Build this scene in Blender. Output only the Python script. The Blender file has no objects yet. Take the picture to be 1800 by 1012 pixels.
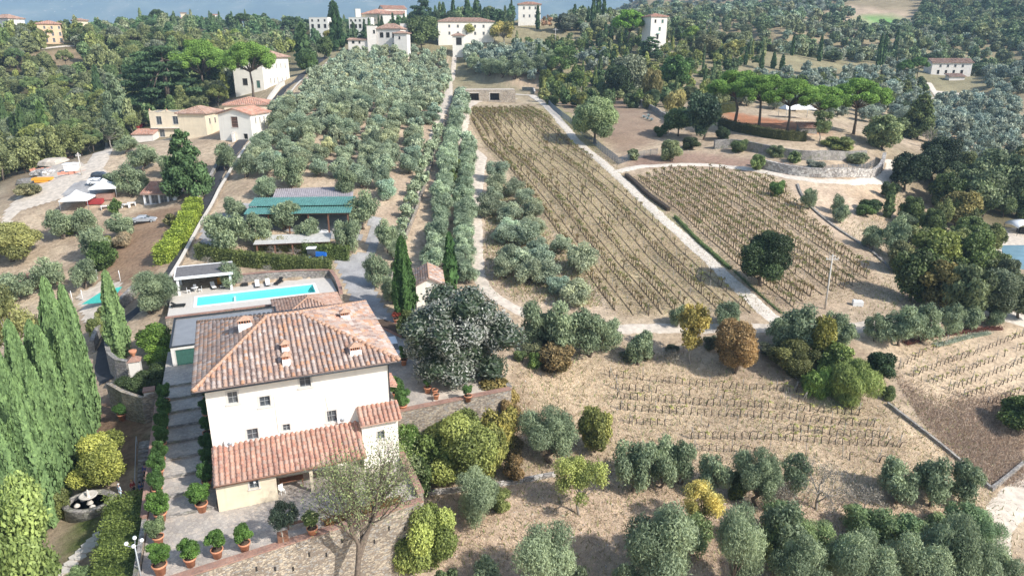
import bpy, bmesh, math, random
import numpy as np
from math import sin, cos, pi, atan2, sqrt, radians
from mathutils import Vector, Matrix
# ------------------------------------------------------------------ camera, world, sun, exposure
scene = bpy.context.scene
CAMZ = 40.0; PITCH = math.atan(416/1250.0); FPX = 1250.0
CP, SP = cos(PITCH), sin(PITCH)
cam_d = bpy.data.cameras.new('camera'); cam = bpy.data.objects.new('camera', cam_d)
scene.collection.objects.link(cam); scene.camera = cam
cam_d.sensor_width = 36; cam_d.lens = 25.0; cam_d.clip_start = 0.5; cam_d.clip_end = 40000
cam.location = (0, 0, CAMZ); cam.rotation_euler = (radians(90)-PITCH, 0, 0)
SUN_AZ = radians(120); SUN_EL = radians(38)
world = bpy.data.worlds.new('World'); scene.world = world; world.use_nodes = True
wn = world.node_tree; bg = wn.nodes['Background']
sky = wn.nodes.new('ShaderNodeTexSky'); sky.sky_type = 'NISHITA'; sky.sun_disc = False
sky.sun_elevation = SUN_EL; sky.sun_rotation = SUN_AZ; sky.altitude = 200; sky.dust_density = 1.5
wn.links.new(sky.outputs[0], bg.inputs[0]); bg.inputs[1].default_value = 0.15
sl = bpy.data.lights.new('sun', 'SUN'); sl.energy = 4.2; sl.angle = radians(1.2); sl.color = (1, 0.97, 0.93)
so = bpy.data.objects.new('sun', sl); scene.collection.objects.link(so)
sdir = Vector((sin(SUN_AZ)*cos(SUN_EL), cos(SUN_AZ)*cos(SUN_EL), sin(SUN_EL)))
so.rotation_euler = sdir.to_track_quat('Z', 'Y').to_euler(); so.location = (60, -40, 90)
scene.view_settings.view_transform = 'Standard'; scene.view_settings.look = 'None'
scene.view_settings.exposure = 0.6; scene.view_settings.gamma = 1
scene.cycles.max_bounces = 5; scene.cycles.transparent_max_bounces = 12
scene.cycles.volume_bounces = 0
COL = scene.collection
RNG = np.random.default_rng(7); random.seed(7)

# ------------------------------------------------------------------ pixel <-> place
def ray(u, v):
    a = (u-900)/FPX; b = (506-v)/FPX
    return np.array([a, CP+b*SP, -SP+b*CP])
def PZ(u, v, z):
    d = ray(u, v); t = (z-CAMZ)/d[2]; return (d[0]*t, d[1]*t)
def depth(x, y, z): return y*CP-(z-CAMZ)*SP
def proj(x, y, z):
    z = z-CAMZ; d = y*CP-z*SP; b = (y*SP+z*CP)/d; return (900+FPX*x/d, 506-FPX*b)
AX, AY, TH = -26.8, 55.3, radians(21.4)
EX = (cos(TH), sin(TH)); EY = (-sin(TH), cos(TH))
def LW(x, y): return (AX+x*EX[0]+y*EY[0], AY+x*EX[1]+y*EY[1])
def WL(x, y):
    x = x-AX; y = y-AY; return (x*EX[0]+y*EX[1], x*EY[0]+y*EY[1])

# ------------------------------------------------------------------ terrain heights
CTL = [(900,1012,-9),(1300,1012,-10),(1600,1012,-12),(1790,1012,-13.5),(560,1100,-6.5),(350,1100,-6),(900,900,-7),(760,960,-7.5),(640,1010,-7),
 (1100,880,-7.5),(1400,880,-8.5),(1600,880,-10),(1780,880,-11.5),(1780,770,-9.5),(820,780,-4.8),(760,840,-6),(870,760,-4.5),(930,820,-6),
 (1100,780,-6),(1350,780,-6.5),(1600,800,-8),(1000,700,-4),(930,690,-3),(1250,680,-4.5),(1500,720,-6),(1700,740,-7.5),(1650,650,-4),(1790,620,-4),
 (960,640,-2),(1200,620,-2.5),(1400,620,-2.5),(1580,600,-2),(1100,575,-.5),(1300,572,-.6),(1480,575,-.8),(1620,560,-1.5),(1790,560,-2.5),(930,560,0),(900,530,1.2),
 (1000,550,.4),(1200,550,.3),(1340,548,0),(1500,540,-.3),(830,480,3),(1000,450,4.2),(1150,450,3.4),(1290,470,2.5),(1450,480,1.6),(1560,520,-.4),
 (1620,450,0),(1700,500,-2.5),(1790,440,-3),(850,350,9.5),(1000,350,9.2),(1200,380,7),(1400,400,4.8),(1500,350,6.6),(1600,350,3),(1750,350,1),
 (830,250,15.5),(1000,250,15),(1090,290,12.3),(1300,300,11),(1500,320,9.2),(1570,290,10.3),(1700,280,6),(830,186,21),(960,186,20.8),(1050,220,18),
 (1200,240,15.8),(1290,262,14.5),(1450,285,12.5),(1350,222,18.6),(1500,232,17.2),(1700,210,12),(800,140,26),(860,146,25.2),(940,152,24.2),(1000,160,23.5),
 (1150,170,22),(1300,170,23),(1500,170,21),(1700,170,19),(1790,190,16),(800,105,32.5),(950,105,32.3),(1130,100,33),(1300,120,29),(1500,130,26.5),
 (1670,131,27),(1790,140,24),(640,450,5),(600,520,3.2),(650,560,1.8),(700,600,1.2),(760,600,1.2),(720,480,3.6),(600,400,8),(450,430,7),(450,360,11),(600,360,11),(380,410,8.3),(560,300,15),
 (430,320,14),(700,300,14.3),(750,400,7.4),(640,200,23),(540,200,23.5),(760,200,22.2),(640,140,29),(300,470,5),(340,405,8.5),(390,325,13),(430,262,17.6),(480,195,23.6),(530,145,28.8),(600,105,34.5),
 (150,320,12.4),(170,270,16),(320,244,17.6),(260,250,17),(260,350,9.8),(330,350,10.5),(100,330,11.4),(20,380,8),(50,430,4.5),(200,420,6),(100,500,1.2),(200,500,2.4),(30,560,-1),
 (150,570,-.6),(200,520,2),(20,700,-5),(60,850,-5.5),(20,1000,-5.5),(150,960,-3.3),(160,890,-3.1),(210,800,-2.7),(230,730,-2.3),(190,650,-1.6),(185,610,-.2),(240,560,1.6),(220,900,-3.2),
 (240,1000,-3.4),(60,300,10),(250,560,1.8)]
XYZ = []
for u, v, z in CTL:
    x, y = PZ(u, v, z); XYZ.append((x, y, z))
XYZ += [(-40,20,-7),(0,20,-11),(60,20,-14),(-80,20,-8),(100,50,-15),(-90,60,-9),(120,80,-12),(-140,100,-6),(-160,160,0),(-150,240,8),(-95,250,14),(-230,260,6),(-120,330,24),(-200,330,20),
 (-250,370,38),(-265,400,45),(-190,420,44),(-150,390,36),(-90,330,31),(-100,430,43),(-60,430,44),(-20,430,45),(20,430,44),(70,430,44),(110,430,45),(150,400,38),(-260,450,46),(-60,380,37.5),(0,370,35.5),(60,370,35.5),
 (200,420,35),(270,360,32),(250,450,42),(180,520,52),(100,520,55),(-60,560,58),(-160,560,57),(-280,600,58),(12,470,55),(-20,480,56),(60,470,56),(100,460,53),(-60,480,55),(-60,800,20),(-300,800,10),(60,620,62),(130,700,74),(60,800,62),
 (220,750,78),(310,640,62),(380,560,55),(350,430,46),(300,300,24),(420,420,62),(480,600,78),(300,1100,128),(500,1000,132),(190,1100,125),(700,1000,150),(700,600,110),(600,400,80),
 (420,250,30),(260,160,0),(200,120,-6),(500,150,10),(0,1200,-20),(-500,1200,-60),(-600,600,-30),(-600,200,-30),(0,2500,-80),(-2500,3000,-100),(2500,3000,60),(1200,1500,140),(1500,300,60),(-2500,0,-60),(2500,0,20),
 (0,-300,-30),(-400,-200,-30),(400,-200,-30),(0,6000,-80),(-6000,6000,-80),(6000,6000,0),(0,12000,-80),(-9000,12000,-80),(9000,12000,-80)]
XYZ = np.array(XYZ, float)
CC = 4.0
def _phi(r2): return np.sqrt(r2+CC*CC)
_n = len(XYZ)
_A = _phi(((XYZ[:,None,:2]-XYZ[None,:,:2])**2).sum(-1)); _A[np.diag_indices(_n)] -= 0.6
_M = np.zeros((_n+1,_n+1)); _M[:_n,:_n] = _A; _M[:_n,_n] = 1; _M[_n,:_n] = 1
_W = np.linalg.solve(_M, np.append(XYZ[:,2], 0))
def rbf(X, Y):
    X = np.asarray(X, float); Y = np.asarray(Y, float); out = np.full(X.shape, _W[_n])
    for i in range(_n): out = out+_W[i]*_phi((X-XYZ[i,0])**2+(Y-XYZ[i,1])**2)
    return out
def axis(lo, a, b, hi, step, g):
    mid = list(np.arange(a, b+.01, step)); s = step; p = b; up = []
    while p < hi: s *= g; p += s; up.append(p)
    s = step; p = a; dn = []
    while p > lo: s *= g; p -= s; dn.append(p)
    return np.array(dn[::-1]+mid+up)
GX = axis(-9000, -95, 120, 9000, .9, 1.045); GY = axis(-250, 34, 215, 12000, .9, 1.04)
_gx, _gy = np.meshgrid(GX, GY)
GZ = rbf(_gx, _gy)
# small natural unevenness
GZ = GZ+.12*np.sin(_gx*.31+1.3*np.sin(_gy*.17))*np.cos(_gy*.27)*(np.clip((_gy-60)/60, 0.3, 1))
GZ = GZ+2.5*np.sin(_gx*.021+.7)*np.sin(_gy*.017+1.1)*np.clip((_gy-450)/300, 0, 1)
# built platforms, in the villa's own axes: (x0, x1, y0, y1, z)
def pave_front(x): return -7.6+(x+2.4)*.142
PLAT = [(-5.9, 17.6, None, 21.2, 0.0), (-5.9, 17.6, 21.2, 27.2, 2.6), (-6.4, 17.9, 45.0, 57.2, 4.0), (17.0, 33.4, 11.9, 25.8, .5), (-5.9, 18.0, 34.0, 44.9, 2.3)]
def in_plat(lx, ly, k, ins):
    x0, x1, y0, y1, z = PLAT[k]
    yy = pave_front(lx) if y0 is None else y0
    return (lx > x0+ins) & (lx < x1-ins) & (ly > yy+ins) & (ly < y1-ins)
def apply_plat(X, Y, Zv, ins, dz=0):
    lx = (X-AX)*EX[0]+(Y-AY)*EX[1]; ly = (X-AX)*EY[0]+(Y-AY)*EY[1]
    for k in range(len(PLAT)):
        Zv = np.where(in_plat(lx, ly, k, ins), PLAT[k][4]+dz, Zv)
    # the stepped path rising beside the villa
    zp = np.clip((ly-.6)/26.0, 0, 1)*2.7
    Zv = np.where((lx > -5.9+ins) & (lx < -.3) & (ly > .6) & (ly < 34), zp+dz, Zv)
    return Zv
GZM = apply_plat(_gx, _gy, GZ, 1.0, -.35)
_lx = (_gx-AX)*EX[0]+(_gy-AY)*EX[1]; _ly = (_gx-AX)*EY[0]+(_gy-AY)*EY[1]
GZM = np.where(in_plat(_lx, _ly, 2, 1.0), 2.3, GZM)
# nothing of the ground may stand above the platforms beside their inner rims
def hz(x, y):
    i = int(np.clip(np.searchsorted(GX, x)-1, 0, len(GX)-2)); j = int(np.clip(np.searchsorted(GY, y)-1, 0, len(GY)-2))
    fx = (x-GX[i])/(GX[i+1]-GX[i]); fy = (y-GY[j])/(GY[j+1]-GY[j])
    return float((GZ[j,i]*(1-fx)+GZ[j,i+1]*fx)*(1-fy)+(GZ[j+1,i]*(1-fx)+GZ[j+1,i+1]*fx)*fy)
def hz_arr(X, Y):
    i = np.clip(np.searchsorted(GX, X)-1, 0, len(GX)-2); j = np.clip(np.searchsorted(GY, Y)-1, 0, len(GY)-2)
    fx = (X-GX[i])/(GX[i+1]-GX[i]); fy = (Y-GY[j])/(GY[j+1]-GY[j])
    return (GZ[j,i]*(1-fx)+GZ[j,i+1]*fx)*(1-fy)+(GZ[j+1,i]*(1-fx)+GZ[j+1,i+1]*fx)*fy
_T = np.concatenate([np.arange(30, 400, .25), np.arange(400, 3000, 1.5)])
def G(u, v):
    d = ray(u, v); P = d[None,:]*_T[:,None]; h = hz_arr(P[:,0], P[:,1])-(P[:,2]+CAMZ)
    k = np.argmax(h > 0)
    if h[k] <= 0: k = len(_T)-1
    f = h[k]/(h[k]-h[k-1]) if k > 0 and h[k] > 0 else 0
    t = _T[k]-(_T[k]-_T[k-1])*f
    x, y = d[0]*t, d[1]*t
    return np.array([x, y, hz(x, y)])
def GP(pts): return np.array([G(*p) for p in pts])
def height_for(p, vtop):
    lo, hi = 0.05, 80.
    for _ in range(40):
        m = (lo+hi)/2
        if proj(p[0], p[1], p[2]+m)[1] > vtop: lo = m
        else: hi = m
    return lo

# ------------------------------------------------------------------ object helpers
def link(o): COL.objects.link(o); return o
def tag(o, label=None, cat=None, group=None, kind=None):
    if label: o['label'] = label
    if cat: o['category'] = cat
    if group: o['group'] = group
    if kind: o['kind'] = kind
    return o
def empty(name, loc=(0,0,0), rz=0, label=None, cat=None, group=None):
    o = bpy.data.objects.new(name, None); o.empty_display_size = .5; link(o)
    o.location = loc; o.rotation_euler = (0, 0, rz); return tag(o, label, cat, group)
def copy_tree(o, parent=None):
    c = o.copy(); COL.objects.link(c)
    if parent: c.parent = parent
    for ch in o.children: copy_tree(ch, c)
    return c
def ordw(n):
    a = ['','first','second','third','fourth','fifth','sixth','seventh','eighth','ninth','tenth','eleventh','twelfth','thirteenth','fourteenth','fifteenth','sixteenth','seventeenth','eighteenth','nineteenth']
    t = {2:'twent',3:'thirt',4:'fort',5:'fift',6:'sixt',7:'sevent',8:'eight',9:'ninet'}
    if n < 20: return a[n]
    if n >= 100: return 'hundred-and-'+(ordw(n-100) if n > 100 else 'zeroth')
    return t[n//10]+('ieth' if n % 10 == 0 else 'y-'+a[n%10])
class MB:
    def __init__(s): s.v = []; s.f = []; s.m = []; s.a = []; s.smooth = []
    def add(s, vs, fs, mi=0, a=.5, sm=False):
        n = len(s.v); s.v += [tuple(p) for p in vs]
        for k, f in enumerate(fs):
            s.f.append(tuple(i+n for i in f)); s.m.append(mi); s.a.append(a[k] if isinstance(a, (list, np.ndarray)) else a); s.smooth.append(sm)
        return s
    def box(s, x0, x1, y0, y1, z0, z1, mi=0, a=.5):
        vs = [(x0,y0,z0),(x1,y0,z0),(x1,y1,z0),(x0,y1,z0),(x0,y0,z1),(x1,y0,z1),(x1,y1,z1),(x0,y1,z1)]
        return s.add(vs, [(0,3,2,1),(4,5,6,7),(0,1,5,4),(1,2,6,5),(2,3,7,6),(3,0,4,7)], mi, a)
    def prism(s, poly, z0, z1, mi=0, a=.5):
        n = len(poly); zz0 = z0 if hasattr(z0, '__len__') else [z0]*n; zz1 = z1 if hasattr(z1, '__len__') else [z1]*n
        vs = [(p[0],p[1],zz0[i]) for i, p in enumerate(poly)]+[(p[0],p[1],zz1[i]) for i, p in enumerate(poly)]
        fs = [tuple(range(n-1,-1,-1)), tuple(range(n,2*n))]+[(i,(i+1)%n,n+(i+1)%n,n+i) for i in range(n)]
        return s.add(vs, fs, mi, a)
    def tube(s, pts, rads, n=6, mi=0, a=.5, cap=True, sm=True):
        pts = [Vector(p) for p in pts]; vs = []; fs = []
        for i, p in enumerate(pts):
            d = (pts[min(i+1,len(pts)-1)]-pts[max(i-1,0)]); d = d.normalized() if d.length > 1e-6 else Vector((0,0,1))
            ref = Vector((1,0,0)) if abs(d.x) < .8 else Vector((0,1,0))
            e1 = d.cross(ref).normalized(); e2 = d.cross(e1)
            r = rads[i] if hasattr(rads, '__len__') else rads
            for k in range(n):
                t = 2*pi*k/n; vs.append(p+e1*(r*cos(t))+e2*(r*sin(t)))
        for i in range(len(pts)-1):
            for k in range(n):
                fs.append((i*n+k, i*n+(k+1)%n, (i+1)*n+(k+1)%n, (i+1)*n+k))
        if cap: fs += [tuple(range(n-1,-1,-1)), tuple(range((len(pts)-1)*n, len(pts)*n))]
        return s.add(vs, fs, mi, a, sm)
    def lathe(s, prof, n=16, c=(0,0,0), mi=0, a=.5, sm=True, sx=1, sy=1):
        vs = []; fs = []
        for r, z in prof:
            for k in range(n):
                t = 2*pi*k/n; vs.append((c[0]+sx*r*cos(t), c[1]+sy*r*sin(t), c[2]+z))
        for i in range(len(prof)-1):
            for k in range(n): fs.append((i*n+k, i*n+(k+1)%n, (i+1)*n+(k+1)%n, (i+1)*n+k))
        if prof[0][0] > 1e-4: fs.append(tuple(range(n-1,-1,-1)))
        if prof[-1][0] > 1e-4: fs.append(tuple(range((len(prof)-1)*n, len(prof)*n)))
        return s.add(vs, fs, mi, a, sm)
    def obj(s, name, mats, parent=None, loc=None, rz=0, color=None):
        me = bpy.data.meshes.new(name); me.from_pydata(s.v, [], s.f)
        if not isinstance(mats, (list, tuple)): mats = [mats]
        for m in mats: me.materials.append(m)
        me.polygons.foreach_set('material_index', s.m); me.polygons.foreach_set('use_smooth', s.smooth)
        at = me.attributes.new('v', 'FLOAT', 'FACE'); at.data.foreach_set('value', np.array(s.a, np.float32))
        me.update(); o = bpy.data.objects.new(name, me); link(o)
        if parent: o.parent = parent
        if loc is not None: o.location = loc
        o.rotation_euler = (0, 0, rz)
        if color: o.color = (*color, 1)
        return o
def np_mesh(name, V, F, mats, att=None, mi=None, smooth=False, col=None):
    """V (n,3), F (m,4) quads"""
    me = bpy.data.meshes.new(name); nf, k = F.shape
    me.vertices.add(len(V)); me.vertices.foreach_set('co', np.ascontiguousarray(V, np.float32).ravel())
    me.loops.add(nf*k); me.loops.foreach_set('vertex_index', np.ascontiguousarray(F, np.int32).ravel())
    me.polygons.add(nf); me.polygons.foreach_set('loop_start', np.arange(0, nf*k, k, dtype=np.int32))
    if not isinstance(mats, (list, tuple)): mats = [mats]
    for m in mats: me.materials.append(m)
    if mi is not None: me.polygons.foreach_set('material_index', np.asarray(mi, np.int32))
    me.polygons.foreach_set('use_smooth', np.full(nf, smooth))
    if att is not None:
        at = me.attributes.new('v', 'FLOAT', 'FACE'); at.data.foreach_set('value', np.asarray(att, np.float32))
    if col is not None:
        at = me.attributes.new('tint', 'FLOAT_COLOR', 'FACE' if len(col) == nf and len(col) != len(V) else 'POINT')
        c4 = np.ones((len(col), 4), np.float32); c4[:,:3] = col; at.data.foreach_set('color', c4.ravel())
    me.update(calc_edges=True); me.validate(); return me
def mobj(name, me, parent=None, loc=None, rz=0, color=None):
    o = bpy.data.objects.new(name, me); link(o)
    if parent: o.parent = parent
    if loc is not None: o.location = loc
    o.rotation_euler = (0, 0, rz)
    if color is not None: o.color = (*color, 1)
    return o

# ------------------------------------------------------------------ materials
def newmat(name):
    m = bpy.data.materials.new(name); m.use_nodes = True; nt = m.node_tree; nt.nodes.clear()
    out = nt.nodes.new('ShaderNodeOutputMaterial'); return m, nt, out
def N(nt, t, **kw):
    n = nt.nodes.new(t)
    for k, v in kw.items():
        if hasattr(n, k): setattr(n, k, v)
    return n
def setin(n, **kw):
    for k, v in kw.items(): n.inputs[k.replace('_', ' ')].default_value = v
def noise(nt, scale, detail=6, rough=.6, coord='Object', vec=None):
    tc = N(nt, 'ShaderNodeTexCoord'); nz = N(nt, 'ShaderNodeTexNoise'); nz.inputs['Scale'].default_value = scale
    nz.inputs['Detail'].default_value = detail; nz.inputs['Roughness'].default_value = rough
    nt.links.new(vec if vec else tc.outputs[coord], nz.inputs['Vector']); return nz
def ramp(nt, src, stops):
    r = N(nt, 'ShaderNodeValToRGB'); els = r.color_ramp.elements
    while len(els) < len(stops): els.new(.5)
    for e, (p, c) in zip(els, stops): e.position = p; e.color = (*c, 1) if len(c) == 3 else c
    nt.links.new(src, r.inputs['Fac']); return r
def mixc(nt, a, b, fac, mode='MIX'):
    m = N(nt, 'ShaderNodeMix'); m.data_type = 'RGBA'; m.blend_type = mode
    def put(sock, x):
        if hasattr(x, 'links') or hasattr(x, 'is_linked'): nt.links.new(x, sock)
        elif isinstance(x, (int, float)): sock.default_value = x
        else: sock.default_value = (*x, 1)
    put(m.inputs['A' if False else 6], a); put(m.inputs[7], b)
    if hasattr(fac, 'is_linked'): nt.links.new(fac, m.inputs[0])
    else: m.inputs[0].default_value = fac
    return m.outputs[2]
def finish(nt, out, color, rough=.8, bump=None, bstr=.3, bdist=.05, metal=0, spec=.3, trans=None):
    p = N(nt, 'ShaderNodeBsdfPrincipled'); p.inputs['Roughness'].default_value = rough; p.inputs['Metallic'].default_value = metal
    p.inputs['Specular IOR Level'].default_value = spec
    if hasattr(color, 'is_linked'): nt.links.new(color, p.inputs['Base Color'])
    else: p.inputs['Base Color'].default_value = (*color, 1)
    if bump is not None:
        b = N(nt, 'ShaderNodeBump'); b.inputs['Strength'].default_value = bstr; b.inputs['Distance'].default_value = bdist
        nt.links.new(bump, b.inputs['Height']); nt.links.new(b.outputs[0], p.inputs['Normal'])
    nt.links.new(p.outputs[0], out.inputs[0]); return p
def M_plain(name, c, rough=.7, metal=0, var=.15, scale=3, spec=.3, bump=0):
    m, nt, out = newmat(name); nz = noise(nt, scale)
    c0 = tuple(x*(1-var) for x in c); c1 = tuple(min(1, x*(1+var)) for x in c)
    r = ramp(nt, nz.outputs[0], [(.3, c0), (.7, c1)])
    finish(nt, out, r.outputs[0], rough, nz.outputs[0] if bump else None, bump, .03, metal, spec); return m
def M_stone(name, cols, mortar, scale=2.2, zs=2.2, bump=.8, moss=None):
    m, nt, out = newmat(name); tc = N(nt, 'ShaderNodeTexCoord'); mp = N(nt, 'ShaderNodeMapping'); mp.inputs['Scale'].default_value = (1, 1, zs)
    nt.links.new(tc.outputs['Object'], mp.inputs[0])
    wob = noise(nt, 2.5, 3, .5, vec=mp.outputs[0]); add = N(nt, 'ShaderNodeMixRGB'); add.blend_type = 'ADD'; add.inputs[0].default_value = .12
    nt.links.new(mp.outputs[0], add.inputs[1]); nt.links.new(wob.outputs[1], add.inputs[2])
    v = N(nt, 'ShaderNodeTexVoronoi'); v.inputs['Scale'].default_value = scale; nt.links.new(add.outputs[0], v.inputs['Vector'])
    e = N(nt, 'ShaderNodeTexVoronoi'); e.feature = 'DISTANCE_TO_EDGE'; e.inputs['Scale'].default_value = scale; nt.links.new(add.outputs[0], e.inputs['Vector'])
    sep = N(nt, 'ShaderNodeSeparateColor'); nt.links.new(v.outputs['Color'], sep.inputs[0])
    n = len(cols); r = ramp(nt, sep.outputs[0], [(i/(n-1), c) for i, c in enumerate(cols)]); r.color_ramp.interpolation = 'CONSTANT' if n > 4 else 'LINEAR'
    er = ramp(nt, e.outputs['Distance'], [(0, (0,0,0)), (.07, (1,1,1))])
    c = mixc(nt, mortar, r.outputs[0], er.outputs[0])
    big = noise(nt, .35, 5); br = ramp(nt, big.outputs[0], [(.3, (.72,.70,.68)), (.7, (1.15,1.12,1.08))])
    c = mixc(nt, c, br.outputs[0], 1.0, 'MULTIPLY')
    if moss:
        mo = noise(nt, .8, 6, .7); mr = ramp(nt, mo.outputs[0], [(.52, (0,0,0)), (.66, (.7,.7,.7))]); c = mixc(nt, c, moss, mr.outputs[0])
    fine = noise(nt, 14, 3)
    ad = N(nt, 'ShaderNodeMath'); ad.operation = 'MULTIPLY_ADD'; nt.links.new(fine.outputs[0], ad.inputs[0]); ad.inputs[1].default_value = .3; nt.links.new(er.outputs[0], ad.inputs[2])
    finish(nt, out, c, .9, ad.outputs[0], bump, .06); return m
def M_leaf(name, rough=.55, spec=.3, transl=.25, sat=1.0):
    m, nt, out = newmat(name); oi = N(nt, 'ShaderNodeObjectInfo'); at = N(nt, 'ShaderNodeAttribute'); at.attribute_name = 'v'
    r = ramp(nt, at.outputs['Fac'], [(0, (.30,.34,.30)), (.3, (.62,.66,.62)), (.6, (1.0,1.0,1.0)), (1, (1.65,1.6,1.45))])  # dark end, reached by the crown cores, paints the shade inside crowns
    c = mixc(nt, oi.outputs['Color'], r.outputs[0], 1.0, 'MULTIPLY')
    p = finish(nt, out, c, rough, spec=spec)
    tr = N(nt, 'ShaderNodeBsdfTranslucent'); nt.links.new(c, tr.inputs[0]); mx = N(nt, 'ShaderNodeMixShader'); mx.inputs[0].default_value = transl
    nt.links.new(p.outputs[0], mx.inputs[1]); nt.links.new(tr.outputs[0], mx.inputs[2]); nt.links.new(mx.outputs[0], out.inputs[0]); return m
def M_tint(name, rough=.8, spec=.2, transl=0, nscale=None, bump=None, bscale=6):
    """colour from the mesh attribute 'tint' (each leaf's or tile's own colour)"""
    m, nt, out = newmat(name); at = N(nt, 'ShaderNodeAttribute'); at.attribute_name = 'tint'; c = at.outputs['Color']
    if nscale:
        nz = noise(nt, nscale, 8, .65); r = ramp(nt, nz.outputs[0], [(.28, (.62,.6,.6)), (.5, (1,1,1)), (.72, (1.3,1.28,1.22))]); c = mixc(nt, c, r.outputs[0], 1.0, 'MULTIPLY')
    bn = noise(nt, bscale, 5).outputs[0] if bump else None
    p = finish(nt, out, c, rough, bn, bump or 0, .08, spec=spec)
    if transl:
        tr = N(nt, 'ShaderNodeBsdfTranslucent'); nt.links.new(c, tr.inputs[0]); mx = N(nt, 'ShaderNodeMixShader'); mx.inputs[0].default_value = transl
        nt.links.new(p.outputs[0], mx.inputs[1]); nt.links.new(tr.outputs[0], mx.inputs[2]); nt.links.new(mx.outputs[0], out.inputs[0])
    return m
def M_tile(name, cols):
    m, nt, out = newmat(name); at = N(nt, 'ShaderNodeAttribute'); at.attribute_name = 'v'
    n = len(cols); r = ramp(nt, at.outputs['Fac'], [(i/n, c) for i, c in enumerate(cols)]); r.color_ramp.interpolation = 'CONSTANT'
    nz = noise(nt, 11, 5, .7); lr = ramp(nt, nz.outputs[0], [(.47, (0,0,0)), (.60, (.6,.6,.6))]); c = mixc(nt, r.outputs[0], (.45,.40,.355), lr.outputs[0])
    nb = noise(nt, .5, 5, .6); b2 = ramp(nt, nb.outputs[0], [(.3, (.75,.72,.72)), (.7, (1.15,1.12,1.1))]); c = mixc(nt, c, b2.outputs[0], 1.0, 'MULTIPLY')
    finish(nt, out, c, .85, nz.outputs[0], .3, .03); return m
def M_stucco(name, c, stain=.12):
    m, nt, out = newmat(name); nz = noise(nt, .6, 8, .65); c0 = tuple(x*(1-stain*1.6) for x in c)
    r = ramp(nt, nz.outputs[0], [(.25, c0), (.6, c)]); fine = noise(nt, 12, 4)
    tc = N(nt, 'ShaderNodeTexCoord'); mp = N(nt, 'ShaderNodeMapping'); mp.inputs['Scale'].default_value = (2.2, 2.2, .12); nt.links.new(tc.outputs['Object'], mp.inputs[0])
    st = noise(nt, 1.0, 5, .6, vec=mp.outputs[0]); sr = ramp(nt, st.outputs[0], [(.55, (1,1,1)), (.78, (.9,.885,.86))])
    cc = mixc(nt, r.outputs[0], sr.outputs[0], 1.0, 'MULTIPLY')
    finish(nt, out, cc, .9, fine.outputs[0], .15, .02); return m
def M_silver():
    m, nt, out = newmat('silvery_glossy_foliage'); at = N(nt, 'ShaderNodeAttribute'); at.attribute_name = 'v'
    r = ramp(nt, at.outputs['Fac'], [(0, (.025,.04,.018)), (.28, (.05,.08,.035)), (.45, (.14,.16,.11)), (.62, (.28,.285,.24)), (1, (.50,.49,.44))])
    finish(nt, out, r.outputs[0], .42, spec=.5); return m
MT = {}
MT['leaf'] = M_leaf('foliage'); MT['shiny'] = M_silver(); MT['needle'] = M_leaf('needles', .7, .15, .12)
MT['tleaf'] = M_tint('mixed_foliage', .6, .25, .2)
MT['bark'] = M_plain('bark', (.16,.125,.095), .9, var=.4, scale=5, bump=.6); MT['palebark'] = M_plain('pale_bark', (.33,.295,.25), .9, var=.3, scale=5, bump=.4)
MT['villa'] = M_stucco('cream_plaster', (.85,.80,.70), .07); MT['cream'] = M_stucco('old_cream_plaster', (.74,.63,.46), .12)
MT['whitewall'] = M_stucco('white_plaster', (.76,.71,.64), .10); MT['orange'] = M_stucco('orange_plaster', (.76,.54,.34), .1)
MT['stonewall'] = M_stone('rubble_stone', [(.30,.25,.20),(.44,.38,.30),(.36,.34,.31),(.52,.45,.35),(.26,.22,.18),(.46,.43,.38)], (.36,.31,.25), 3.6, 2.0)
MT['stonegrey'] = M_stone('grey_stone', [(.30,.28,.26),(.42,.40,.37),(.36,.34,.31),(.24,.23,.22),(.5,.47,.42)], (.22,.2,.18), 3.2, 1.8, moss=(.16,.17,.08))
MT['drystone'] = M_stone('dry_stone', [(.42,.40,.38),(.58,.55,.51),(.34,.31,.28),(.66,.63,.58),(.46,.42,.36)], (.10,.085,.07), 1.5, 1.5, 1.0)
MT['paving'] = M_stone('stone_paving', [(.42,.385,.35),(.50,.46,.41),(.45,.41,.37),(.54,.48,.41),(.38,.35,.32)], (.33,.30,.27), 3.4, 1.0, .25)
MT['driveway'] = M_stone('driveway_cobbles', [(.33,.33,.335),(.40,.40,.40),(.36,.355,.35),(.44,.43,.42)], (.27,.265,.26), 4.0, 1.0, .2)
MT['brick'] = M_stone('brick_coping', [(.34,.19,.145),(.42,.25,.19),(.38,.25,.20),(.31,.18,.145)], (.28,.2,.16), 4.5, 2, .3)
MT['tile'] = M_tile('old_roof_tiles', [(.42,.22,.145),(.38,.25,.19),(.44,.29,.21),(.35,.27,.23),(.43,.35,.30),(.46,.24,.13),(.26,.18,.15),(.46,.39,.35),(.38,.31,.27)])
MT['newtile'] = M_tile('red_roof_tiles', [(.44,.19,.12),(.50,.24,.155),(.38,.18,.125),(.50,.30,.215),(.42,.28,.215)])
MT['browntile'] = M_tile('brown_roof_tiles', [(.34,.19,.13),(.40,.24,.17),(.29,.17,.12),(.43,.29,.22),(.36,.25,.2)])
MT['ridge'] = M_plain('ridge_tiles', (.45,.28,.19), .85, var=.3, scale=6)
MT['greymetal'] = M_plain('grey_metal', (.40,.42,.43), .5, .3, .1); MT['darkmetal'] = M_plain('dark_metal', (.05,.055,.06), .5, .4)
MT['white'] = M_plain('white_paint', (.82,.82,.80), .5, var=.04); MT['pane'] = M_plain('window_glass', (.08,.09,.10), .12, var=.3, spec=.8)
MT['stonetrim'] = M_plain('stone_trim', (.62,.58,.52), .8, var=.08); MT['darkin'] = M_plain('dark_interior', (.03,.028,.025), .9)
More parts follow.
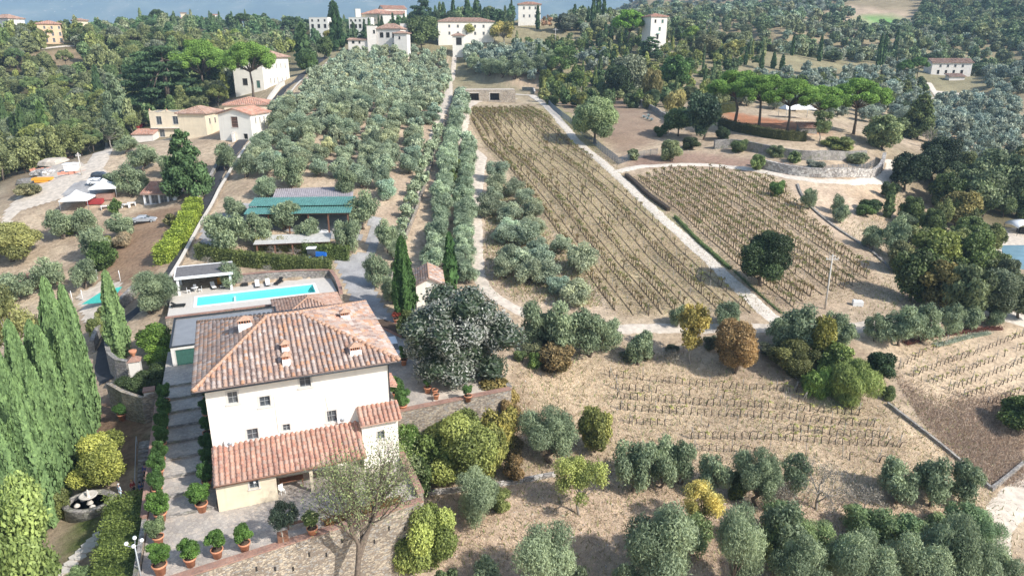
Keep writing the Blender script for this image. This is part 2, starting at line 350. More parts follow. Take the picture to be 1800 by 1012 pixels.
MT['greendoor'] = M_plain('green_door', (.05,.13,.10), .6, var=.2); MT['shutter'] = M_plain('green_shutter', (.10,.20,.16), .6, var=.2)
MT['vinewood'] = M_plain('vine_wood', (.085,.065,.05), .9, var=.3, scale=6); MT['frame'] = M_plain('grey_window_frame', (.30,.31,.31), .6); MT['wood'] = M_plain('brown_timber', (.20,.10,.06), .8, var=.3, scale=5); MT['terracotta'] = M_plain('terracotta', (.56,.25,.14), .75, var=.2, scale=5)
MT['soil'] = M_plain('pot_soil', (.09,.06,.04), 1, var=.4, scale=8); MT['asphalt'] = M_plain('asphalt', (.055,.055,.058), .85, var=.25, scale=1.2)
MT['gravel'] = M_plain('white_gravel', (.60,.53,.44), .95, var=.22, scale=1.6, bump=.2); MT['dirt'] = M_plain('dirt_track', (.55,.475,.385), .95, var=.25, scale=1.1, bump=.2)
MT['slab'] = M_plain('poolside_slabs', (.58,.53,.46), .8, var=.08, scale=2); MT['flatroof'] = M_plain('flat_roof_felt', (.25,.26,.27), .7, var=.1, scale=.8)
MT['thatch'] = M_plain('slate_grey_roofing', (.17,.16,.155), .9, var=.3, scale=3, bump=.5); MT['blue'] = M_plain('blue_paint', (.02,.13,.46), .35, var=.1)
MT['silver'] = M_plain('silver_car_paint', (.50,.52,.54), .3, .3, .05); MT['carwhite'] = M_plain('white_car_paint', (.80,.80,.80), .3, var=.03, spec=.5)
MT['navy'] = M_plain('dark_car_paint', (.035,.045,.06), .25, var=.1, spec=.6); MT['rubber'] = M_plain('rubber', (.02,.02,.02), .8)
MT['cushion'] = M_plain('cushion', (.85,.84,.80), .8, var=.04); MT['orangecloth'] = M_plain('orange_cloth', (.80,.36,.04), .8, var=.1)
MT['wicker'] = M_plain('black_wicker', (.02,.02,.02), .6, var=.4, scale=20); MT['red'] = M_plain('red_cloth', (.36,.05,.05), .7, var=.15)
MT['teal'] = M_plain('teal_tarpaulin', (.05,.36,.30), .5, var=.1); MT['netting'] = M_plain('orange_netting', (.58,.26,.18), .7, var=.15)
MT['fenceblue'] = M_plain('blue_grey_mesh_fence', (.09,.12,.15), .6, var=.2); MT['water2'] = M_plain('pond_cover', (.19,.32,.38), .25, var=.15, scale=.6)
# ------------------------------------------------------------------ foliage
def unit(a): return a/np.maximum(np.linalg.norm(a, axis=-1, keepdims=True), 1e-9)
def leaf_quads(P, Nv, T, l, w):
    T = unit(T-(T*Nv).sum(-1, keepdims=True)*Nv); B = np.cross(Nv, T); n = len(P)
    l = np.broadcast_to(l, (n,))[:,None]; w = np.broadcast_to(w, (n,))[:,None]
    V = np.stack([P-T*l/2, P+B*w/2, P+T*l/2, P-B*w/2], 1).reshape(-1, 3)
    return V, np.arange(4*n).reshape(n, 4)
def lobe_leaves(rng, lobes, N, l, w, jit=.7, up=.25, cull=.72, tdir=None, fill=.25, lobevar=.5):
    lobes = np.asarray(lobes, float); pr = lobes[:,3]**2; pr /= pr.sum(); M = int(N*2.2)
    k = rng.choice(len(lobes), M, p=pr); d = rng.normal(size=(M, 3)); d[:,2] += up; d = unit(d)
    rr = lobes[k,3]*(1-fill*rng.random(M)**1.6)*(1+.10*rng.normal(size=M)); P = lobes[k,:3]+d*rr[:,None]*np.array([1, 1, 1])*np.stack([np.ones(M), np.ones(M), lobes[k,4]], 1)
    inside = np.zeros(M, bool)
    for L in lobes:
        q = (P-L[:3])/np.array([1, 1, L[4]]); inside |= (q**2).sum(1) < (cull*L[3])**2
    keep = np.where(~inside)[0][:N]; P = P[keep]; d = d[keep]; k = k[keep]; n = len(P)
    Nv = unit(d+jit*rng.normal(size=(n, 3)))
    T = rng.normal(size=(n, 3)) if tdir is None else np.asarray(tdir)[None,:]+.45*rng.normal(size=(n, 3))
    V, F = leaf_quads(P, Nv, T, l*(.7+.6*rng.random(n)), w*(.7+.6*rng.random(n)))
    lv = rng.random(len(lobes)); att = np.clip(.5+lobevar*(lv[k]-.5)+.45*(rng.random(n)-.5), 0, 1)
    return V, F, att
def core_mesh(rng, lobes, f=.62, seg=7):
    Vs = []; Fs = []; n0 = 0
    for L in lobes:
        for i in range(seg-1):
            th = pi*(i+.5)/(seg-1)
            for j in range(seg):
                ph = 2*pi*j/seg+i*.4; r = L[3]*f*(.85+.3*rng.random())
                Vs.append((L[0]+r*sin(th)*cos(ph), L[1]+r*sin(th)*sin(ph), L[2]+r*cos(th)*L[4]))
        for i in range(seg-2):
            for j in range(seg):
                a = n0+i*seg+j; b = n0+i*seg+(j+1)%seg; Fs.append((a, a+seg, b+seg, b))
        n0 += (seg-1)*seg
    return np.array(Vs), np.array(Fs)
def cat(parts):
    V = []; F = []; A = []; n = 0
    for v, f, a in parts:
        V.append(v); F.append(f+n); A.append(np.broadcast_to(a, (len(f),))); n += len(v)
    return np.concatenate(V), np.concatenate(F), np.concatenate(A)
def ell_lobes(rng, n, c, R, r, sq=.85, bottom=None):
    out = []; k = 0
    while len(out) < n and k < 4000:
        k += 1; d = unit(rng.normal(size=3)); q = rng.random()**.4; p = np.array(c)+d*np.array(R)*q
        if bottom is not None and p[2] < bottom: continue
        rr = r*(.75+.5*rng.random())
        if all(np.linalg.norm(p-np.array(o[:3])) > .55*min(rr, o[3]) for o in out): out.append((p[0], p[1], p[2], rr, sq))
    return out
def limb_trunk(rng, base_r, fork, targets, bend=.04, n=6, stems=1):
    mb = MB()
    for s in range(stems):
        ox, oy = (rng.normal(size=2)*.03 if stems > 1 else (0, 0))
        p0 = (ox, oy, -.03); p1 = (ox+bend*rng.normal(), oy+bend*rng.normal(), fork*.55); p2 = (ox*2+bend*rng.normal(), oy*2+bend*rng.normal(), fork)
        mb.tube([p0, p1, p2], [base_r*1.25, base_r*.9, base_r*.75], n)
        for t in targets[s::stems]:
            a = np.array(p2); b = np.array(t[:3]); m = (a+b)/2+rng.normal(size=3)*bend+np.array([0, 0, .02])
            mb.tube([a, m, b], [base_r*.6, base_r*.36, base_r*.10], 4)
    return mb
def k_olive(rng, lod):
    L = ell_lobes(rng, 19, (0, 0, .50), (.36, .36, .34), .155, 1.0, .14)
    N, l, w = [(19000, .040, .011), (4200, .07, .026), (520, .15, .085)][lod]
    V, F, A = lobe_leaves(rng, L, N, l, w, .9, .3, .55, (0,0,.6), .65)
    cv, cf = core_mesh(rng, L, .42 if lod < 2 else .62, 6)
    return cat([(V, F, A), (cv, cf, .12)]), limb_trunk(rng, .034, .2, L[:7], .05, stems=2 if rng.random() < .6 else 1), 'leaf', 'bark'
def k_broad(rng, lod):
    L = ell_lobes(rng, 24, (0, 0, .53), (.34, .34, .35), .155, .95, .15)
    N, l, w = [(17000, .034, .022), (4500, .06, .04), (600, .14, .10)][lod]
    V, F, A = lobe_leaves(rng, L, N, l, w, .75, .3, .75, None, .32, .65); cv, cf = core_mesh(rng, L, .74, 6)
    return cat([(V, F, A), (cv, cf, .08)]), limb_trunk(rng, .024, .3, L[:8], .03), 'leaf', 'bark'
def k_airy(rng, lod):
    L = ell_lobes(rng, 20, (0, 0, .62), (.36, .36, .30), .13, .8, .3)
    N, l, w = [(9500, .032, .020), (3200, .055, .036), (500, .12, .08)][lod]
    V, F, A = lobe_leaves(rng, L, N, l, w, .9, .3, .3, None, .8, .7)
    return (V, F, A), limb_trunk(rng, .02, .3, L[:16], .03), 'leaf', 'palebark'
def k_magnolia(rng, lod):
    L = ell_lobes(rng, 80, (0, 0, .58), (.40, .40, .36), .12, .9, .24)
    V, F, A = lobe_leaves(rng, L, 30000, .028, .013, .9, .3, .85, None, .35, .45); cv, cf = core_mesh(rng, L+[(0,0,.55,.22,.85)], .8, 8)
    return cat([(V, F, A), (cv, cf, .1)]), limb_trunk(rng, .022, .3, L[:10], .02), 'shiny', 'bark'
def k_bush(rng, lod):
    L = ell_lobes(rng, 24, (0, 0, .42), (.36, .36, .38), .155, .95, .10)
    N, l, w = [(17000, .034, .021), (4000, .062, .04), (500, .15, .10)][lod]
    V, F, A = lobe_leaves(rng, L, N, l, w, .8, .3, .78, None, .28, .65); cv, cf = core_mesh(rng, L, .76, 6)
    return cat([(V, F, A), (cv, cf, .08)]), limb_trunk(rng, .018, .1, L[:4], .02, stems=2), 'leaf', 'bark'
def k_reed(rng, lod):
    L = ell_lobes(rng, 20, (0, 0, .42), (.32, .32, .34), .17, 1.2, .1); N, l, w = [(14000, .075, .011), (4000, .11, .025), (500, .2, .07)][lod]
    V, F, A = lobe_leaves(rng, L, N, l, w, .6, .3, .75, (0, 0, 1.4), .35, .6); cv, cf = core_mesh(rng, L, .68, 6)
    return cat([(V, F, A), (cv, cf, .1)]), limb_trunk(rng, .012, .15, L[:6], .02, stems=3), 'leaf', 'bark'
def k_conifer(rng, lod):
    L = []
    for i in range(34):
        z = .1+.84*(i/33)**.95; R = .42*(1-z)**.75+.03; a = i*2.4+rng.normal()*.3; q = R*(.65+.3*rng.random())
        L.append((q*cos(a), q*sin(a), z, .045+.14*(1-z)**.7, .6))
    N, l, w = [(16000, .04, .014), (5000, .065, .028), (700, .13, .07)][lod]
    V, F, A = lobe_leaves(rng, L, N, l, w, .6, .3, .6, None, .4, .6)
    cv, cf = core_mesh(rng, L+[(0, 0, .35, .24, 1.3), (0, 0, .6, .15, 1.4)], .72, 6); return cat([(V, F, A), (cv, cf, .08)]), limb_trunk(rng, .02, .85, [], .0), 'needle', 'bark'
def k_cedar(rng, lod):
    L = []
    for i in range(9):
        z = .22+.74*i/8; R = .46*(1-(z-.2)**2*.9)*(1 if i < 8 else .5)
        for j in range(7 if i < 7 else 4):
            a = j*2*pi/7+i*1.1+rng.normal()*.25; q = R*(.3+.65*rng.random()); L.append((q*cos(a), q*sin(a), z+.02*rng.normal(), .09+.05*rng.random(), .3))
    N, l, w = [(10000, .05, .02), (4000, .07, .03), (900, .12, .06)][lod]
    V, F, A = lobe_leaves(rng, L, N, l, w, .5, .6, .5, None, .4, .5); cv, cf = core_mesh(rng, L, .6, 5)
    return cat([(V, F, A), (cv, cf, .08)]), limb_trunk(rng, .03, .8, L[::6], .0), 'needle', 'bark'
def k_umbrella(rng, lod):
    L = []
    for i in range(34):
        q = .42*sqrt(rng.random()); a = 2.4*i; z = .86-.30*(q/.45)**2+.02*rng.normal(); L.append((q*cos(a), q*sin(a), z, .085+.03*rng.random(), .75))
    for i in range(12):
        a = i*2*pi/12+.2*rng.normal(); L.append((.40*cos(a), .40*sin(a), .60+.05*rng.normal(), .07, .7))
    N, l, w = [(15000, .024, .013), (7000, .036, .02), (1400, .075, .04)][lod]
    V, F, A = lobe_leaves(rng, L, N, l, w, .7, .5, .78, None, .25, .45); cv, cf = core_mesh(rng, L, .74, 6)
    return cat([(V, F, A), (cv, cf, .1)]), limb_trunk(rng, .022, .45, L[::4]+L[-12::3], .02), 'needle', 'bark'
def k_cypress(rng, lod):
    N, l, w = [(30000, .017, .05), (6000, .034, .12), (420, .10, .42)][lod]
    # unit height, unit width; leaves are upright sprays on a spindle with vertical ribs
    z = rng.random(N)**.85; a = rng.random(N)*2*pi; ph = rng.random(7)*6.3
    R = .5*np.clip(1.08*(1-z)**.50*np.minimum(1, (z+.10)/.34)**.5, 0, 1)*(1+.16*np.sin(5*a+ph[0]+3*z)+.11*np.sin(9*a+ph[1]-5*z)+.09*np.sin(14*z*2+ph[2]+2*a)); R *= (1-.2*rng.random(N)**2)
    P = np.stack([R*np.cos(a), R*np.sin(a), .02+.98*z], 1); d = np.stack([np.cos(a), np.sin(a), .25+0*a], 1)
    Nv = unit(d+.55*rng.normal(size=(N, 3))); T = np.stack([.6*rng.normal(size=N), .6*rng.normal(size=N), np.ones(N)], 1)
    B = unit(np.cross(Nv, T)); n = N; L_ = (l*(.6+.8*rng.random(n)))[:,None]; W_ = (w*(.6+.8*rng.random(n)))[:,None]
    Tz = T*np.array([.35, .35, 1]); V = np.stack([P-Tz*L_/2, P+B*W_/2*np.array([1, 1, .12]), P+Tz*L_/2, P-B*W_/2*np.array([1, 1, .12])], 1).reshape(-1, 3)
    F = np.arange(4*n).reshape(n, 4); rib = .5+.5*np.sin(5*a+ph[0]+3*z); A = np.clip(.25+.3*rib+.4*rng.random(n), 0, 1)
    cv = []; cf = []; S = 9; H_ = 10
    for i in range(H_):
        zz = i/(H_-1); r = .5*.84*min(1, 1.08*(1-zz)**.50*min(1, (zz+.10)/.34)**.5)
        for j in range(S): cv.append((r*cos(2*pi*j/S), r*sin(2*pi*j/S), .02+.95*zz))
    for i in range(H_-1):
        for j in range(S): cf.append((i*S+j, i*S+(j+1)%S, (i+1)*S+(j+1)%S, (i+1)*S+j))
    return cat([(V, F, A), (np.array(cv), np.array(cf), .15)]), limb_trunk(rng, .05, .12, [], 0), 'needle', 'bark'
KINDS = dict(olive=k_olive, broad=k_broad, airy=k_airy, magnolia=k_magnolia, bush=k_bush, reed=k_reed, conifer=k_conifer, cedar=k_cedar, umbrella=k_umbrella, cypress=k_cypress)
NVAR = dict(olive=5, broad=4, airy=3, bush=3, cypress=3, umbrella=3)
PROTO = {}
def proto(kind, lod, var):
    var %= NVAR.get(kind, 2) if kind != 'magnolia' else 1
    key = (kind, lod, var)
    if key not in PROTO:
        rng = np.random.default_rng(100*var+sum(map(ord, kind))+lod)
        (V, F, A), tmb, lm, bm = KINDS[kind](rng, lod)
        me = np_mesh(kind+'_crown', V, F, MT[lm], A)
        t = bpy.data.meshes.new(kind+'_trunk'); t.from_pydata(tmb.v, [], tmb.f); t.materials.append(MT[bm]); t.polygons.foreach_set('use_smooth', [True]*len(t.polygons)); t.update()
        PROTO[key] = (me, t, V, F, A)
    return PROTO[key]
KNAME = dict(olive='olive_tree', broad='broadleaf_tree', airy='deciduous_tree', magnolia='magnolia_tree', bush='shrub', reed='bamboo_clump', conifer='conifer_tree', cedar='cedar_tree', umbrella='umbrella_pine', cypress='cypress_tree')
KCAT = dict(olive='olive tree', broad='tree', airy='tree', magnolia='tree', bush='shrub', reed='bamboo', conifer='conifer', cedar='cedar', umbrella='pine tree', cypress='cypress')
_vc = [0]
def tree(kind, p, W, H, color, label, group=None, lod=None, name=None, catg=None, rz=None):
    d = depth(*p); lod = (0 if W/d > .075 else 1 if W/d > .022 else 2) if lod is None else lod
    _vc[0] += 1; pr = proto(kind, lod, _vc[0])
    rz = RNG.random()*6.28 if rz is None else rz
    r = empty(name or KNAME[kind], tuple(p), rz, label, catg or KCAT[kind], group)
    r.scale = (W, W, H)
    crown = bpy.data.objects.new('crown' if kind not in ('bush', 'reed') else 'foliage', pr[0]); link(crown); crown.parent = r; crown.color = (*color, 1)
    if lod < 2 or kind in ('umbrella',):
        t = bpy.data.objects.new('trunk' if kind not in ('bush', 'reed') else 'stem', pr[1]); link(t); t.parent = r
    return r
def treepx(kind, u, vb, vt, wpx, color, label, group=None, **k):
    p = G(u, vb); d = depth(*p); W = wpx*d/FPX; H = height_for(p, vt)
    p[2] -= .15; p[1] += 0
    return tree(kind, p, W, H, color, label, group, **k)
def merge_stuff(name, items, label, catg, trunks=False):
    """items: (kind, x, y, z, W, H, rz, color); one mesh of very many far plants"""
    Vs = []; Fs = []; Cs = []; n = 0
    for kind, x, y, z, W, H, rz, c in items:
        _, _, V, F, A = proto(kind, 2, int(abs(x*7+y*3))); cr, sr = cos(rz), sin(rz)
        X = V[:,0]*W; Y = V[:,1]*W; Vs.append(np.stack([x+X*cr-Y*sr, y+X*sr+Y*cr, z+V[:,2]*H], 1)); Fs.append(F+n); n += len(V)
        g = np.interp(A, [0, .5, 1], [.5, .95, 1.5]); Cs.append(g[:,None]*np.array(c)[None,:])
    me = np_mesh(name, np.concatenate(Vs), np.concatenate(Fs), MT['tleaf'], col=np.clip(np.concatenate(Cs), 0, 1))
    return tag(mobj(name, me), label, catg, kind='stuff')

def box_foliage(rng, pts, wid, h, N, l=.16, w=.09, top_j=.30, z0f=0):
    """clipped hedge following the ground line pts [(x,y,z)], as small leaves over a solid body"""
    pts = np.array(pts, float); seg = np.linalg.norm(np.diff(pts[:,:2], axis=0), axis=1); cum = np.append(0, np.cumsum(seg)); Lt = cum[-1]
    s = rng.random(N)*Lt; side = rng.random(N); P = np.stack([np.interp(s, cum, pts[:,i]) for i in range(3)], 1)
    tng = np.stack([np.interp(s+.4, cum, pts[:,i])-np.interp(s-.4, cum, pts[:,i]) for i in range(2)]+[0*s], 1); tng = unit(tng+1e-9); nrm = np.stack([-tng[:,1], tng[:,0], 0*s], 1)
    pt = wid/(wid+2*h); top = side < pt; lf = (side >= pt) & (side < pt+(1-pt)/2)
    off = np.where(top, (rng.random(N)-.5)*wid, np.where(lf, wid/2, -wid/2)); zz = np.where(top, h, rng.random(N)*h)
    ends = rng.random(N) < max(.03, wid*h*1.2/(Lt*(wid+2*h))); e1 = rng.random(N) < .5; s = np.where(ends, np.where(e1, .05, Lt-.05), s); P = np.stack([np.interp(s, cum, pts[:,i]) for i in range(3)], 1); top = top & ~ends; lf = lf & ~ends; off = np.where(ends, (rng.random(N)-.5)*wid, off)
    bul = .10*np.sin(s*1.7)+.08*np.sin(s*3.1+2)+.05*np.sin(s*7+off*3)
    P = P+nrm*(off*(1+bul*.8))[:,None]; P[:,2] += zz*(1+bul*.5)+z0f
    Nv = np.where(top[:,None], np.array([0, 0, 1.]), nrm*np.where(lf, 1, -1)[:,None]); Nv = np.where(ends[:,None], tng*np.where(e1, -1, 1)[:,None], Nv); Nv = unit(Nv+.55*rng.normal(size=(N, 3)))
    P += rng.normal(size=P.shape)*top_j*.5
    V, F = leaf_quads(P, Nv, rng.normal(size=(N, 3)), l*(.7+.6*rng.random(N)), w*(.7+.6*rng.random(N)))
    A = np.clip(.5+.25*np.sin(s*.9)*np.sin(s*2.3+1)+.5*(rng.random(N)-.5), 0, 1)
    cv = []; cf = []; M = max(2, int(Lt/1.0)); 
    for i in range(M+1):
        si = .25+(Lt-.5)*i/M; c = np.array([np.interp(si, cum, pts[:,k]) for k in range(3)]); t = np.array([np.interp(si+.4, cum, pts[:,k])-np.interp(si-.4, cum, pts[:,k]) for k in range(2)]); t /= max(np.linalg.norm(t), 1e-9); nn = np.array([-t[1], t[0], 0])
        q = wid/2-.08; cv += [c+nn*q+(0, 0, z0f-.3), c+nn*q+(0, 0, h-.1+z0f), c-nn*q+(0, 0, h-.1+z0f), c-nn*q+(0, 0, z0f-.3)]
    for i in range(M):
        for k in range(4): cf.append((4*i+k, 4*i+(k+1)%4, 4*i+4+(k+1)%4, 4*i+4+k))
    cf += [(0, 3, 2, 1), (4*M, 4*M+1, 4*M+2, 4*M+3)]
    return cat([(V, F, A), (np.array(cv), np.array(cf), .15)])
def hedge(pts, wid, h, color, label, dens=26, name='hedge', group=None, l=.2, w=.12, z0f=0, catg='hedge'):
    pts = np.array(pts, float); Lt = np.linalg.norm(np.diff(pts[:,:2], axis=0), axis=1).sum(); base = pts[0].copy()
    V, F, A = box_foliage(RNG, pts-base, wid, h, int(Lt*(wid+2*h)*dens), l, w, z0f=z0f)
    return tag(mobj(name, np_mesh(name, V, F, MT['leaf'], A), loc=base, color=color), label, catg, group)
def bare(p, H, W, label, seed=0, mat='palebark', leaves=0, color=(.3,.3,.1), name='bare_tree', group=None, lean=(0,0)):
    rng = np.random.default_rng(seed); mb = MB(); tips = []
    def grow(a, d, L, r, lv):
        b = a+d*L; m = (a+b)/2+rng.normal(size=3)*L*.06; mb.tube([a, m, b], [r, r*.8, r*.6], 5 if lv < 2 else 3, cap=False); tips.append((b, lv))
        if lv >= 5: return
        for _ in range(4 if lv < 2 else 3 if lv < 4 else 2):
            nd = d+rng.normal(size=3)*(.55 if lv else .45)*np.array([W/H*1.4, W/H*1.4, .7])+np.array([0, 0, .08]); nd /= np.linalg.norm(nd); grow(b if rng.random() < .6 else a+d*L*(.5+.5*rng.random()), nd, L*(.62+.2*rng.random()), r*.58, lv+1)
    grow(np.zeros(3)-np.array([0, 0, .2]), unit(np.array([lean[0], lean[1], 1.])), H*.28, H*.022, 0)
    r = empty(name, tuple(p), 0, label, 'tree', group); mb.obj('trunk', MT[mat], r)
    if leaves:
        T_ = np.array([t for t, lv in tips if lv >= 3]); k = rng.integers(0, len(T_), leaves); P = T_[k]+rng.normal(size=(leaves, 3))*H*.04
        V, F = leaf_quads(P, unit(rng.normal(size=(leaves, 3))+[0, 0, .5]), rng.normal(size=(leaves, 3)), .20, .10)
        mobj('crown', np_mesh('leaves', V, F, MT['leaf'], rng.random(leaves)), r, color=color)
    return r

# ------------------------------------------------------------------ roofs, walls, buildings
def tiles(poly, pitch=.42, row=.44, lift=.02, rng=RNG, th=.16):
    """poly: planar slope, first edge = eave. Returns MB with a solid slab and barrel tiles on it"""
    P = [Vector(p) for p in poly]; e = (P[1]-P[0]).normalized(); nrm = Vector((0,0,0))
    for i in range(len(P)): nrm += P[i].cross(P[(i+1) % len(P)])
    nrm.normalize()
    if nrm.z < 0: nrm = -nrm
    up = nrm.cross(e).normalized(); 
    if up.z < 0: up = -up
    st = [((p-P[0]).dot(e), (p-P[0]).dot(up)) for p in P]; mb = MB()
    n = len(P); low = [p-Vector((0,0,th)) for p in P]
    mb.add(list(P)+low, [tuple(range(n)), tuple(range(2*n-1, n-1, -1))]+[(i, (i+1)%n, n+(i+1)%n, n+i) for i in range(n)], 0, .70)  # slab tone, dark in the old tile palette, paints shade between tile columns
    def inside(s, t):
        c = False
        for i in range(n):
            (x1, y1), (x2, y2) = st[i], st[(i+1)%n]
            if (y1 > t) != (y2 > t) and s < (x2-x1)*(t-y1)/(y2-y1)+x1: c = not c
        return c
    s0 = min(a for a, b in st); s1 = max(a for a, b in st); t1 = max(b for a, b in st); r = pitch*.34
    for i in range(int((s1-s0)/pitch)+1):
        s = s0+(i+.5)*pitch
        for j in range(int(t1/row)+1):
            t = j*row; 
            if not inside(s, min(t+row*.5, t1)) : continue
            sj = s+rng.normal()*.015; av = (rng.random()*.75+.25*((sin(i*.7+j*.31)+sin(j*.9+i*.13))/4+.5))%1
            vs = []
            for tt, rr, hh in ((t-.03, r*1.12, .07), (t+row*1.02, r*.92, .01)):
                for k in range(5):
                    an = pi*k/4; vs.append(P[0]+e*(sj+rr*cos(an))+up*tt+nrm*(lift+hh+rr*.85*sin(an)))
            mb.add(vs, [(k, k+1, k+6, k+5) for k in range(4)]+[(4, 3, 2, 1, 0)], 0, av, True)
    return mb
def roof_obj(slopes, parent, mat, ridges=(), pitch=.42, row=.44, name='roof', rr=.14, ridgemat='ridge', th=.16):
    mb = MB()
    for s in slopes:
        t = tiles(s, pitch, row, th=th); n = len(mb.v); mb.v += t.v; mb.f += [tuple(i+n for i in f) for f in t.f]; mb.m += t.m; mb.a += t.a; mb.smooth += t.smooth
    for a, b in ridges: 
        a = Vector(a)+Vector((0,0,.08)); b = Vector(b)+Vector((0,0,.08)); k = max(1, int((b-a).length/.5))
        for i in range(k): mb.tube([a.lerp(b, i/k), a.lerp(b, (i+1.1)/k)], [rr*1.12, rr*.9], 6, 1, random.random())
    return mb.obj(name, [MT[mat], MT[ridgemat]], parent)
def hip_slopes(x0, x1, y0, y1, z, rx0, rx1, ry, rz_):
    A, B, C, D = (x0,y0,z), (x1,y0,z), (x1,y1,z), (x0,y1,z); R0, R1 = (rx0,ry,rz_), (rx1,ry,rz_)
    return [[A,B,R1,R0],[C,D,R0,R1],[B,C,R1],[D,A,R0]], [(R0,R1),(A,R0),(B,R1),(C,R1),(D,R0)]
def panel(mb, o, ud, W, z0, z1, holes, depth_=.28, mi=0):
    """wall face from o along ud; outward normal = ud x up. holes: (x0,x1,za,zb)"""
    ud = Vector((ud[0], ud[1], 0)).normalized(); nn = Vector((ud.y, -ud.x, 0)); o = Vector((o[0], o[1], 0))
    xs = sorted({0, W}|{h[0] for h in holes}|{h[1] for h in holes}); zs = sorted({z0, z1}|{h[2] for h in holes}|{h[3] for h in holes})
    def P(x, z, d=0): return o+ud*x+Vector((0,0,z))-nn*d
    for i in range(len(xs)-1):
        for j in range(len(zs)-1):
            cx = (xs[i]+xs[i+1])/2; cz = (zs[j]+zs[j+1])/2
            if any(h[0] < cx < h[1] and h[2] < cz < h[3] for h in holes): continue
            mb.add([P(xs[i],zs[j]),P(xs[i+1],zs[j]),P(xs[i+1],zs[j+1]),P(xs[i],zs[j+1])], [(0,1,2,3)], mi)
    for a, b, c, d in holes:
        q = depth_
        for e in ([P(a,c),P(b,c),P(b,c,q),P(a,c,q)], [P(b,c),P(b,d),P(b,d,q),P(b,c,q)], [P(b,d),P(a,d),P(a,d,q),P(b,d,q)], [P(a,d),P(a,c),P(a,c,q),P(a,d,q)]): mb.add(e, [(0,1,2,3)], mi)
def window(parent, o, ud, hole, style='pane', trim=.14, name='window'):
    a, b, c, d = hole; ud = Vector((ud[0], ud[1], 0)).normalized(); nn = Vector((ud.y, -ud.x, 0)); o = Vector((o[0], o[1], 0)); w = b-a; h = d-c
    base = o+ud*(a+w/2)+Vector((0,0,c)); ang = atan2(ud.y, ud.x)
    mb = MB()
    if trim:
        t = trim; mb.box(-w/2-t, -w/2, -.035, .03, -.002, h, 0); mb.box(w/2, w/2+t, -.035, .03, -.002, h, 0); mb.box(-w/2-t, w/2+t, -.035, .03, h, h+t, 0); mb.box(-w/2-t*1.6, w/2+t*1.6, -.10, .03, -t, -.002, 0)
    f = .06
    mb.box(-w/2, -w/2+f, .12, .19, 0, h, 1); mb.box(w/2-f, w/2, .12, .19, 0, h, 1); mb.box(-w/2+f, w/2-f, .121, .189, 0, f, 1); mb.box(-w/2+f, w/2-f, .121, .189, h-f, h, 1)
    if style in ('pane', 'arch'):
        mb.box(-.03, .03, .122, .188, f, h-f, 1); mb.box(-w/2+f, -.03, .124, .18, h*.5-.02, h*.5+.02, 1); mb.box(.03, w/2-f, .124, .18, h*.5-.02, h*.5+.02, 1)
    wo = mb.obj(name, [MT['stonetrim'], MT['frame' if style == 'pane' else 'darkmetal']], parent, loc=base, rz=ang)
    pb = MB(); pb.box(-w/2, w/2, .2, .24, 0, h, 0)
    if style == 'shutter':
        for k in range(max(3, int(h/.16))): pb.box(-w/2+.05, w/2-.05, .10, .16, k*.16+.02, min(h, k*.16+.13), 0)
        pb.obj('shutter', MT['shutter'], wo)
    else: pb.obj('pane', MT['pane' if style != 'dark' else 'darkin'], wo)
    return wo
